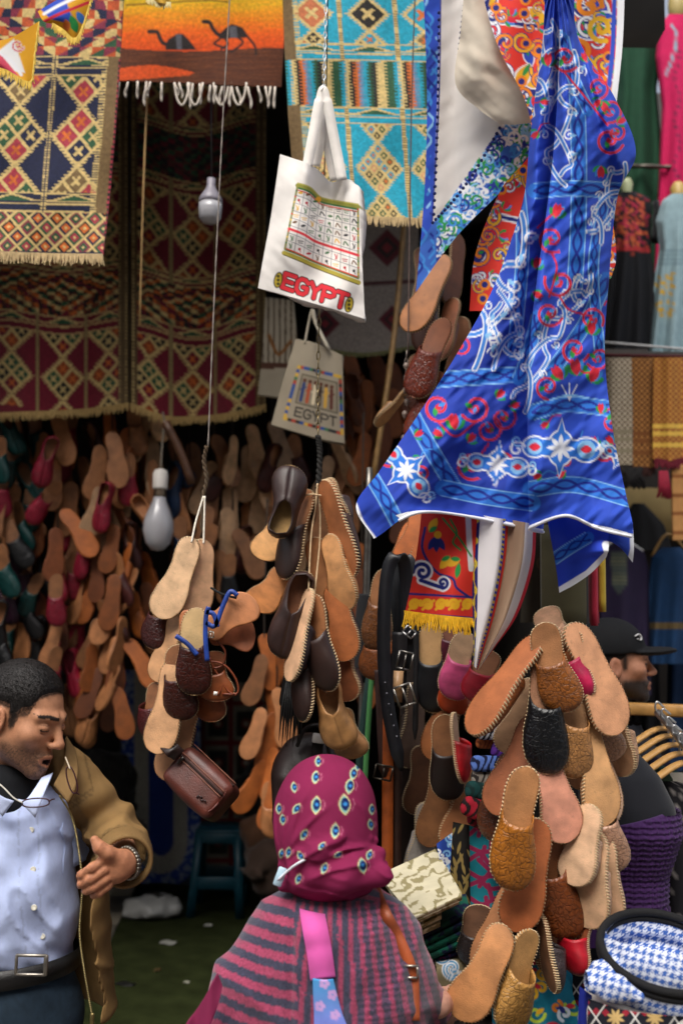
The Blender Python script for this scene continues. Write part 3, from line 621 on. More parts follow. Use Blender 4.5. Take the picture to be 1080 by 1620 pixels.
cloth('turned_corner', CN, 40, 40, lambda cv: (cv.C.__setitem__(slice(None), BLU), cv.stroke([(1000, 840), (1001, 868), (996, 890)], 10, WH)), M_COTTON, bl)

def khayam(cv, x0, x1, y0, y1, seed, base=ORD, n=150):
    """bold tent-maker print: scrolls, petals and outlines"""
    rr = random.Random(seed); cv.C[:] = base
    for k in range(5):
        y = y0 + (y1 - y0) * (k + .5) / 5; a = rr.uniform(-.3, .3); P = [(x0 - 10, y - a * 60), ((x0 + x1) / 2, y + rr.uniform(-25, 25)), (x1 + 10, y + a * 60)]
        cv.curve(P, 11, WH); cv.curve(P, 6, rr.choice([VNV, BLU, VNV]))
    for k in range(n // 2):
        x, y, a, l = rr.uniform(x0, x1), rr.uniform(y0, y1), rr.uniform(0, 360), rr.uniform(34, 60); cv.leaf(x, y, a, l, l * .55, WH); cv.leaf(x + 2 * math.cos(math.radians(a)), y + 2 * math.sin(math.radians(a)), a, l * .88, l * .42, rr.choice([VNV, VNV, YEL, BLU, VRD])); cv.leaf(x, y, a, l * .5, l * .16, rr.choice([YEL, LGR, WH]))
    for k in range(n):
        x, y, r = rr.uniform(x0, x1), rr.uniform(y0, y1), rr.uniform(9, 19); c = rr.choice([YEL, YEL, WH, hexc('f08a1e')]); sg = rr.choice([-1, 1]); a = rr.uniform(0, 360)
        cv.spiral(x, y, r, 1.2, a, r * .42, VNV, sg); cv.spiral(x, y, r, 1.2, a, r * .26, c, sg)
        if k % 2: tulip(cv, x + r, y, a, r * 1.1)
    for k in range(n // 3): x, y = rr.uniform(x0, x1), rr.uniform(y0, y1); cv.disc(x, y, 9, hexc('f08a1e')); cv.disc(x, y, 5, VNV)
def paint_top(cv):
    khayam(cv, 755, 990, -20, 490, 5)
    P = [(984, -30), (980, 80), (968, 200), (964, 310)]; cv.curve(P, 14, WH); cv.curve([(p[0] - 12, p[1]) for p in P], 7, BLU)
    for k in range(9): cv.spiral(930 + 22 * math.sin(k * 2), 10 + k * 34, 22, 1.3, k * 70, 8, YEL if k % 2 else hexc('f08a1e'), 1 if k % 2 else -1)
TP = [[(757, -30, 2.38), (830, -30, 2.42), (900, -30, 2.36), (988, -30, 2.42)], [(786, 70, 2.36), (840, 70, 2.42), (905, 70, 2.36), (984, 70, 2.42)], [(832, 165, 2.34), (860, 165, 2.4), (910, 165, 2.36), (974, 170, 2.4)],
      [(838, 240, 2.34), (868, 240, 2.38), (910, 240, 2.34), (966, 270, 2.4)], [(792, 300, 2.36), (840, 310, 2.4), (910, 310, 2.36), (968, 340, 2.38)], [(752, 400, 2.38), (820, 400, 2.42), (900, 400, 2.36), (974, 405, 2.38)], [(742, 492, 2.4), (810, 490, 2.42), (890, 470, 2.38), (966, 440, 2.38)]]
cloth('printed_cloth', TP, 150, 290, paint_top, M_COTTON, None, lambda X, Y: .012 * np.sin(X / 15 + Y / 60), label='red and yellow scroll printed cloth hanging behind the blue cloth', cat_='cloth')

def paint_wcloth(cv):
    cv.C[:] = hexc('dcd7d2'); rr = random.Random(3)
    w = (cv.Y - (350 - (cv.X - 685) * 1.4)) > 0; low = [(640, 420), (685, 352), (730, 297), (790, 203), (870, 190), (870, 480), (640, 480)]
    cv.poly(low, hexc('3a6ac8')); cv.poly([(640, -40), (697, -40), (690, 200), (683, 356), (640, 420)], BLU)
    for k in range(260):
        t = rr.random(); x = 660 + t * 185; y = 455 - t * 215 + rr.uniform(-95, 8); c = rr.choice([WH, PBL, WH, LBL, LGR, DBL]); cv.clip = ((cv.Y > 352 - (cv.X - 685) * 1.42) & (cv.X > 690)) * 1.0
        cv.spiral(x, y, rr.uniform(7, 13), 1.1, rr.uniform(0, 360), 3.4, c, rr.choice([-1, 1])); 
        if k % 4 == 0: cv.leaf(x, y, rr.uniform(0, 360), 14, 7, rr.choice([LGR, DBL, WH]))
    cv.clip = (cv.X < 686 + 6 * np.sin(cv.Y / 60)) * 1.0
    for k in range(46): x = 655 + rr.random() * 35; y = k * 10 - 10; cv.curve([(x, y), (x + 8, y + 12), (x - 3, y + 28)], 4, rr.choice([LBL, PBL, DBL, LBL]))
    cv.clip = None; cv.curve([(697, -30), (694, 150), (686, 300), (683, 352)], 2.5, DBL)
WC = []
for i in range(6):
    t = i / 5; WC.append([(668 - 11 * t + 12 * math.sin(t * 3.1), -30 + 492 * t, 2.55), (725 - 4 * t, -30 + (405 + 0) * t, 2.58), (790, -30 + 335 * t, 2.52), (856, -30 + 268 * t, 2.5)])
w_ = cloth('bordered_cloth', WC, 170, 220, paint_wcloth, M_COTTON, None, lambda X, Y: .015 * np.sin(X / 28 + Y / 90) + .014 * (vnoise(X / 24, Y / 80, 2) - .5) + .004 * (vnoise((X + Y) / 20, (X - Y) / 60, 5) - .5), label='white cloth with blue printed border and pompom trim', cat_='cloth')
g = G()
for x, y in list(zip(np.linspace(735, 722, 14), np.linspace(0, 112, 14))) + [(694 - 9 * (k / 30) ** 2, 20 + k * 11) for k in range(30)] + [(684 + 106 * k / 22, 352 - 150 * (k / 22) ** 1.0 + (14 * math.sin(k / 22 * 3.1))) for k in range(23)]: g.ball(A(x, y, 2.50), .0048, 6, 4)
g.build('pompom_trim', M_TRIM, w_, color=hexc('1a2560'))['kind'] = 'stuff'
FL = [[(735, -30, 2.46), (750, -30, 2.44), (765, -30, 2.42)], [(728, 50, 2.46), (752, 50, 2.42), (790, 50, 2.41)], [(720, 132, 2.47), (760, 120, 2.42), (826, 120, 2.40)], [(756, 172, 2.46), (786, 168, 2.43), (842, 165, 2.40)], [(790, 196, 2.45), (815, 197, 2.43), (852, 192, 2.41)]]
cloth('flap', FL, 70, 90, lambda cv: cv.C.__setitem__(slice(None), hexc('cfc4b2')), M_COTTON, w_, lambda X, Y: .006 * np.sin((X + Y) / 20) + .016 * (vnoise((X + Y) / 60, (X - Y) / 22, 4) - .5) + .0015 * (vnoise(X / 9, Y / 9, 2) - .5))

def paint_redpanel(cv):
    cv.C[:] = ORD
    cv.curve([(672, 835), (668, 870), (690, 905), (715, 915), (722, 930), (742, 945)], 4, VNV); cv.curve([(740, 815), (742, 860), (745, 900)], 9, WH); cv.curve([(700, 820), (725, 850), (745, 880)], 3, LGR)
    for x, y, a in ((678, 842, -60), (712, 880, 130), (728, 885, 160)): cv.leaf(x, y, a, 26, 13, YEL); cv.leaf(x, y, a + 25, 16, 8, LGR)
    for a in (60, 90, 120): cv.leaf(690, 848, a, 26, 11, VNV)
    cv.disc(692, 846, 6, YEL); cv.leaf(726, 890, 100, 26, 9, LGR); cv.curve([(712, 822), (722, 842), (716, 858), (728, 870)], 3, LGR)
    for w, c in ((13, WH), (6, VNV)): cv.spiral(668, 905, 15, 1.3, 180, w, c, 1); cv.curve([(665, 918), (685, 925), (700, 930)], w, c); cv.spiral(700, 922, 9, 1.1, 90, w * .8, c, -1)
    cv.stroke([(640, 939), (750, 945)], 3.5, VNV)
    for k in range(5):
        x = 655 + k * 21; cv.spiral(x, 957, 9, 1.3, 180 * (k % 2), 5.5, YEL, 1 if k % 2 else -1); cv.stroke([(x - 8, 964), (x + 10, 950)], 4, YEL)
    cv.stroke([(636, 970), (750, 978)], 4, VNV)
RP = [[(668, 790, 2.13), (695, 790, 2.11), (722, 792, 2.14), (756, 795, 2.12)], [(662, 850, 2.12), (692, 850, 2.10), (722, 852, 2.13), (752, 856, 2.11)], [(652, 915, 2.11), (685, 918, 2.13), (718, 920, 2.10), (749, 922, 2.13)], [(640, 970, 2.11), (676, 975, 2.13), (712, 979, 2.10), (747, 982, 2.13)]]
rp = cloth('printed_cloth', RP, 80, 130, paint_redpanel, M_COTTON, label='red printed cloth with tulips and yellow fringe beside the black belts', cat_='cloth')
fringe(rp, at(np.array([640, 676, 712, 747.]), np.array([968, 973, 977, 980.]), np.array([2.105, 2.125, 2.095, 2.125])), 0.028, 110, 0.0016, hexc('e8b422'), seed=8)
def paint_tip(cv):
    u = cv.u; cv.C[:] = hexc('e6e2e4'); cv.mask(u < .17, VNV); cv.mask((u > .52) & (u < .58), ORD); cv.mask((u > .455) & (u <= .52), BLU); cv.mask((u >= .58) & (u < .83), hexc('9a7f68')); cv.mask(u > .955, VRD)
    v = cv.v * 26; m = (abs(u - .085 - .035 * np.sin(v * 1.9)) < .018) | ((abs(np.hypot(u * 12 - 1.0 - .45 * np.sin(v * 1.9), (np.mod(v, 1.65) - .8)) - .42) < .16) & (u < .165)); cv.C[m] = hexc('e8d23c')
    m = (u > .46) & (u < .515) & (np.mod(v * 1.3, 1) < .45); cv.C[m] = hexc('e8d23c')
nu, nv = 90, 150; TC = [[(744, 812, 2.14), (762, 815, 2.10), (790, 820, 2.09), (806, 822, 2.12), (828, 826, 2.08), (848, 830, 2.13)], [(745, 880, 2.14), (758, 882, 2.10), (786, 885, 2.09), (800, 890, 2.12), (822, 892, 2.08), (843, 895, 2.13)],
      [(747, 960, 2.13), (756, 962, 2.10), (772, 965, 2.09), (784, 968, 2.12), (800, 970, 2.09), (818, 972, 2.12)], [(748, 1020, 2.13), (752, 1022, 2.11), (758, 1024, 2.10), (766, 1026, 2.12), (774, 1026, 2.10), (784, 1022, 2.12)], [(748, 1050, 2.13), (750, 1054, 2.12), (752, 1057, 2.11), (755, 1060, 2.12), (757, 1058, 2.11), (760, 1054, 2.12)]]
V, X, Y = patch(TC, nu, nv, lambda X, Y: .005 * np.sin(X / 8)); cv = Canvas(X, Y, WH); cv.u = np.tile(np.linspace(0, 1, nu), nv); cv.v = np.repeat(np.linspace(0, 1, nv), nu); paint_tip(cv)
tag(obj('printed_cloth', V, gridF(nv, nu), M_COTTON, None, cv.C), 'white and taupe cloth with red edge and navy vine border tapering to a point', 'cloth')

# olive folded trousers and striped cloth beside them
def fold_stack(name, label, cat_, px0, px1, py0, py1, Y, layers, col, mat=M_CLOTH, depth=.06, group=None):
    p = thing(name, label, cat_, A((px0 + px1) / 2, py1, Y), group); rr = random.Random(len(label))
    for k in range(layers):
        d = depth / layers; a = A(px0 + rr.uniform(-1, 1), py0, Y + d * k); b = A(px1 + rr.uniform(-3, 3), py1 - k * 4, Y + d * k)
        w, h = b[0] - a[0], a[2] - b[2]; R = []
        for t in np.linspace(0, 1, 7):
            z = b[2] + h * t; pin = .75 if t < .08 else 1; R.append([(a[0], a[1] + .1 * d, z), (a[0] + w * .5, a[1] - .15 * d + .003 * math.sin(t * 9 + k), z), (b[0], a[1] + .1 * d, z), (b[0], a[1] + d * .9 * pin, z), (a[0], a[1] + d * .9 * pin, z)])
        G().loft(R).build('layer', mat, p, color=tuple(np.array(col) * rr.uniform(.8, 1.1)))
    return p
fold_stack('folded_trousers', 'olive green folded trousers hanging below the blue cloth', 'trousers', 856, 926, 830, 990, 2.34, 3, hexc('5a5436'))
fold_stack('folded_cloth', 'crimson and yellow folded cloth edge beside the olive trousers', 'cloth', 934, 948, 840, 990, 2.40, 2, hexc('b0243c'))
fold_stack('folded_cloth', 'yellow folded cloth edge hanging beside the crimson one', 'cloth', 948, 956, 850, 968, 2.42, 1, hexc('d8b83c'), depth=.03)
def paint_dk(cv): cv.C[:] = hexc('3a3428'); rr = random.Random(2); [cv.spiral(rr.uniform(845, 900), rr.uniform(780, 900), 12, 1, rr.uniform(0, 360), 4, rr.choice([hexc('8a8468'), BLU, hexc('55402c')])) for _ in range(22)]
cloth('printed_cloth', quad_ctrl((836, 770), (870, 770), (860, 985), (822, 985), 2.42), 40, 90, paint_dk, M_COTTON, None, lambda X, Y: .01 * np.sin(X / 9), label='dark scroll printed cloth hanging left of the olive trousers', cat_='cloth')

# bunting at the top left corner
def paint_bunt(cv):
    cv.C[:] = hexc('e8a81e'); cv.poly([(-20, 95), (22, 62), (40, 115), (-20, 108)], hexc('f0f0f0')); cv.spiral(28, 72, 10, 1.3, 20, 4, WH); cv.spiral(28, 72, 10, 1.3, 20, 2, VRD); cv.poly([(-20, 75), (0, 84), (30, 120), (-20, 112)], hexc('e0506a')); cv.curve([(-5, 80), (20, 98), (34, 118)], 5, WH)
b = cloth('bunting_flag', [[(-45, 62, 2.42), (10, 62, 2.4), (62, 34, 2.42)], [(-40, 92, 2.41), (10, 88, 2.4), (58, 75, 2.42)], [(-10, 104, 2.42), (20, 112, 2.4), (53, 110, 2.42)], [(20, 122, 2.42), (35, 128, 2.4), (50, 132, 2.42)]], 40, 40, paint_bunt, M_COTTON, label='yellow and pink fringed bunting flag at the edge of the photo', cat_='bunting')
fringe(b, at(np.array([-20, 10, 48, 55, 62.]), np.array([105, 112, 130, 90, 36.]), np.full(5, 2.39)), .018, 90, .0016, hexc('e8c65a'), seed=2)
def paint_bunt2(cv):
    cv.C[:] = hexc('e8a81e'); cv.poly([(60, 10), (100, -10), (120, 40), (80, 30)], BLU); cv.curve([(70, 22), (95, 8), (130, -8)], 5, WH); cv.curve([(70, 34), (95, 22), (140, 4)], 5, VRD); cv.leaf(112, 24, 70, 30, 14, LGR); cv.leaf(104, 30, 80, 20, 12, ORG); cv.leaf(122, 18, 60, 24, 12, hexc('3f7fd0'))
b = cloth('bunting_flag', [[(60, 18, 2.40), (100, -5, 2.38), (150, -25, 2.4)], [(70, 34, 2.39), (102, 20, 2.37), (146, -5, 2.4)], [(90, 40, 2.4), (112, 40, 2.38), (138, 25, 2.4)], [(106, 54, 2.4), (116, 60, 2.39), (126, 58, 2.4)]], 40, 40, paint_bunt2, M_COTTON, label='twisted blue and yellow bunting flag tied beside the pink one', cat_='bunting')
fringe(b, at(np.array([84, 100, 118, 130, 146.]), np.array([38, 48, 62, 44, -6.]), np.full(5, 2.37)), .016, 80, .0015, hexc('e8c65a'), seed=4)
b = cloth('bunting_flag', [[(228, -22, 2.5), (250, -22, 2.48), (275, -22, 2.5)], [(232, -8, 2.5), (252, -5, 2.48), (272, -10, 2.5)], [(240, 2, 2.5), (256, 5, 2.48), (268, 6, 2.5)]], 20, 20, lambda cv: cv.C.__setitem__(slice(None), hexc('d8a83a')), M_COTTON, label='small fringed bunting tip above the camel tapestry', cat_='bunting')
fringe(b, at(np.array([232, 252, 270.]), np.array([-4, 4, 5.]), np.full(3, 2.49)), .014, 40, .0015, hexc('e8d8a0'), seed=6)

# ------------------------------------------------------------------ slippers
SL = 0.27
_T = np.array([0, .015, .05, .1, .2, .35, .5, .65, .78, .88, .95, .985, 1.0]); _W = np.array([.002, .016, .027, .0335, .0370, .0345, .0380, .0475, .0505, .0455, .0325, .0185, .002])
def hw(t): return np.interp(t, _T, _W)
def cx(t): return .006 * np.sin(np.asarray(t) * 4.2) - .002
STN = np.concatenate([[0, .012, .035, .07, .12], np.linspace(.18, .8, 9), [.86, .91, .95, .975, .992, 1.0]])
def bend(t, k): return k * (np.asarray(t) - .5) ** 2 * 4
def sole_mesh(name, th=.0082, k=.004):
    rings = []
    for t in STN:
        w = hw(t); x = cx(t); y = bend(t, k); e = min(.0018, w * .4); s_ = min(.006, w * .6)
        pr = [(-w + s_, 0), (-w + e, .0001), (-w, e), (-w, th - e * .5), (-w + e * .5, th), (0, th), (w - e * .5, th), (w, th - e * .5), (w, e), (w - e, .0001), (w - s_, 0), (0, -.0003)]
        rings.append(np.array([(x + a, y + b, -SL * t) for a, b in pr]))
    g = G().loft(rings[::-1]); return make_mesh(name, np.concatenate(g.V), g.F)
def insole_mesh(name, th=.0095, k=.004):
    V = np.array([(cx(t) + s * hw(t) * .9, bend(t, k) + th + .0006 * (1 - s * s), -SL * t) for t in STN for s in (-1, -.5, 0, .5, 1)]); return make_mesh(name, V, gridF(len(STN), 5)[:, ::-1])
def hgt(t, h0=.052): return h0 * np.interp(t, [0, .35, .5, .7, .85, .94, .98, 1.0], [1.0, 1.0, .96, .78, .56, .38, .22, .02])
def mule_mesh(name, h0=.046, throat=.47, side=.36, k=.004, nt=18, ns=15, th=.009):
    V = []
    for i in range(nt):
        for j in range(ns):
            s = -1 + 2 * j / (ns - 1); a = i / (nt - 1); t0 = side + (throat - side) * (1 - abs(s) ** 2.2); t = t0 + (1 - t0) * (1 - (1 - a) ** 1.35)
            w = hw(t) * 1.02; ang = s * math.pi / 2; y = hgt(t, h0) * max(0.0, math.cos(ang)) ** .62; x = w * (math.sin(ang) if abs(s) < 1 else s)
            V.append((cx(t) + x, bend(t, k) + th * .45 + y, -SL * t))
    V, F = thick_grid(np.array(V), nt, ns, -.0022); return make_mesh(name, V, F)
def closed_mesh(name, k=.004, th=.009, topn=.5, n=46, m=7):
    """slipper with sides that run round the heel"""
    per = np.concatenate([np.linspace(1, 0, n // 2) ** 1.0, np.linspace(0, 1, n // 2)[1:]]); sd = np.concatenate([-np.ones(n // 2), np.ones(n // 2 - 1)]); V = []
    per = np.where(per > .5, .5 + (per - .5), per)
    for t, s in zip(per, sd):
        b = np.array([cx(t) + s * hw(t) * 1.02, bend(t, k) + th * .45, -SL * t])
        if t > topn: tp = np.array([cx(t), bend(t, k) + th * .45 + hgt(t, .05), -SL * t])
        else:
            f = (1 - t / topn); tt = .045 + t * .91; wi = hw(max(tt, .06)) * (.78 * min(1, math.sqrt(max(0, 1 - (t / topn) ** 2.5)))); tp = np.array([cx(tt) + s * wi * (1 if t > .0 else 0), bend(t, k) + th * .45 + .05 - .012 * math.sin(math.pi * t / topn), -SL * tt])
        for j in range(m):
            a = j / (m - 1) * math.pi / 2; V.append(b + (tp - b) * np.array([1 - math.cos(a), math.sin(a), 1 - math.cos(a)]))
    nn = len(per); V, F = thick_grid(np.array(V), nn, m, .002); return make_mesh(name, V, F)
def stitch_mesh(name, n=38, th=.009, k=.004, r=.0021):
    g = G(); s_all = []
    for sgn in (-1, 1):
        tt = np.linspace(0, 1, 400); P = np.stack([cx(tt) + sgn * hw(tt), bend(tt, k) + th * .75, -SL * tt], 1); L = np.concatenate([[0], np.cumsum(np.linalg.norm(np.diff(P, axis=0), axis=1))])
        q = np.interp(np.linspace(0, L[-1], n), L, tt)
        for i in range(n - 1):
            a, b = q[i], q[i + 1]; m_ = (a + b) / 2; o = sgn * .0018
            p0 = np.array([cx(a) + sgn * (hw(a) - .0022), bend(a, k) - th * .12, -SL * a]); p1 = np.array([cx(m_) + sgn * hw(m_) + o * .3, bend(m_, k) + th * 1.1, -SL * m_]); g.tube([p0, (p0 + p1) / 2 + np.array([sgn * .0014, 0, 0]), p1], [r * .8, r, r * .8], 5, caps=False)
    return make_mesh(name, np.concatenate(g.V), g.F)
ME_SOLE, ME_SOLE_C = sole_mesh('sole'), sole_mesh('sole_curved', k=.014)
ME_IN, ME_IN_C = insole_mesh('insole'), insole_mesh('insole_curved', k=.014)
ME_MULE, ME_MULE_C = mule_mesh('upper'), mule_mesh('upper_curved', k=.014)
ME_FLAT = mule_mesh('upper_pressed', h0=.028); ME_CLOSED = closed_mesh('upper_closed')
ME_ST, ME_ST_C = stitch_mesh('stitching'), stitch_mesh('stitching_curved', k=.014)
for me, m_ in ((ME_SOLE, M_SOLE), (ME_SOLE_C, M_SOLE), (ME_IN, M_SOLE), (ME_IN_C, M_SOLE), (ME_ST, M_TRIM), (ME_ST_C, M_TRIM)): me.materials.append(m_)
EMB = {}
def upper_mesh(kind, mat):
    if (kind, mat.name) not in EMB:
        me = {'mule': ME_MULE, 'curved': ME_MULE_C, 'flat': ME_FLAT, 'closed': ME_CLOSED}[kind].copy(); me.materials.clear(); me.materials.append(mat); EMB[(kind, mat.name)] = me
    return EMB[(kind, mat.name)]
TAN, PALE, ORB, BRO, RDL, TEA, BLA, PUR, DKB, PNK = [np.array(hexc(h)) for h in ('b87a4c', 'dcae82', 'a85c26', '6e3a1c', 'a01c38', '0c4a48', '17181b', '3a1830', '2c1a18', 'c23a68')]
def slipper(label, heel, toe, Y, yaw, upper, sole, kind='mule', emb=True, stitch=True, insole=None, Yt=None, group=None, st_col=None, full=True, scl=None):
    p0 = A(*heel, Y); p1 = A(*toe, Yt if Yt else Y); d = p1 - p0; l = np.linalg.norm(d); d /= l; sc = (l / SL)
    ez = -d; ey = np.array([0, 1., 0]); ey = ey - ez * (ey @ ez); ey /= np.linalg.norm(ey); ex = np.cross(ey, ez)
    R = np.stack([ex, ey, ez], 1) @ rotm('Z', yaw)
    w = min(1.0, max(sc, .85)) / sc if sc < .85 else 1.0
    Mx = Matrix([[*(R[i] * sc * np.array([w, w, 1])), p0[i]] for i in range(3)] + [[0, 0, 0, 1]])
    o = bpy.data.objects.new('leather_slipper', None); o.empty_display_size = .03; COL.objects.link(o); o.matrix_world = Mx; tag(o, label, 'slipper', group)
    cu = kind == 'curved'
    link('sole', ME_SOLE_C if cu else ME_SOLE, None, o, tuple(sole))
    link('upper', upper_mesh(kind, M_EMB if emb else M_SMOOTH), None, o, tuple(upper))
    if full: link('insole', ME_IN_C if cu else ME_IN, None, o, tuple(insole if insole is not None else np.array(sole) * 1.05))
    if stitch: link('stitching', ME_ST_C if cu else ME_ST, None, o, tuple(st_col if st_col is not None else hexc('d8c2a0')))
    return o
H = lambda h: np.array(hexc(h))
GR = 'slippers in the cluster beside the purple dress'; GL = 'slippers bunched above the brown wash bag'; GC = 'dark slippers bunched above the woman'; GM = 'slippers hanging beside the belts'
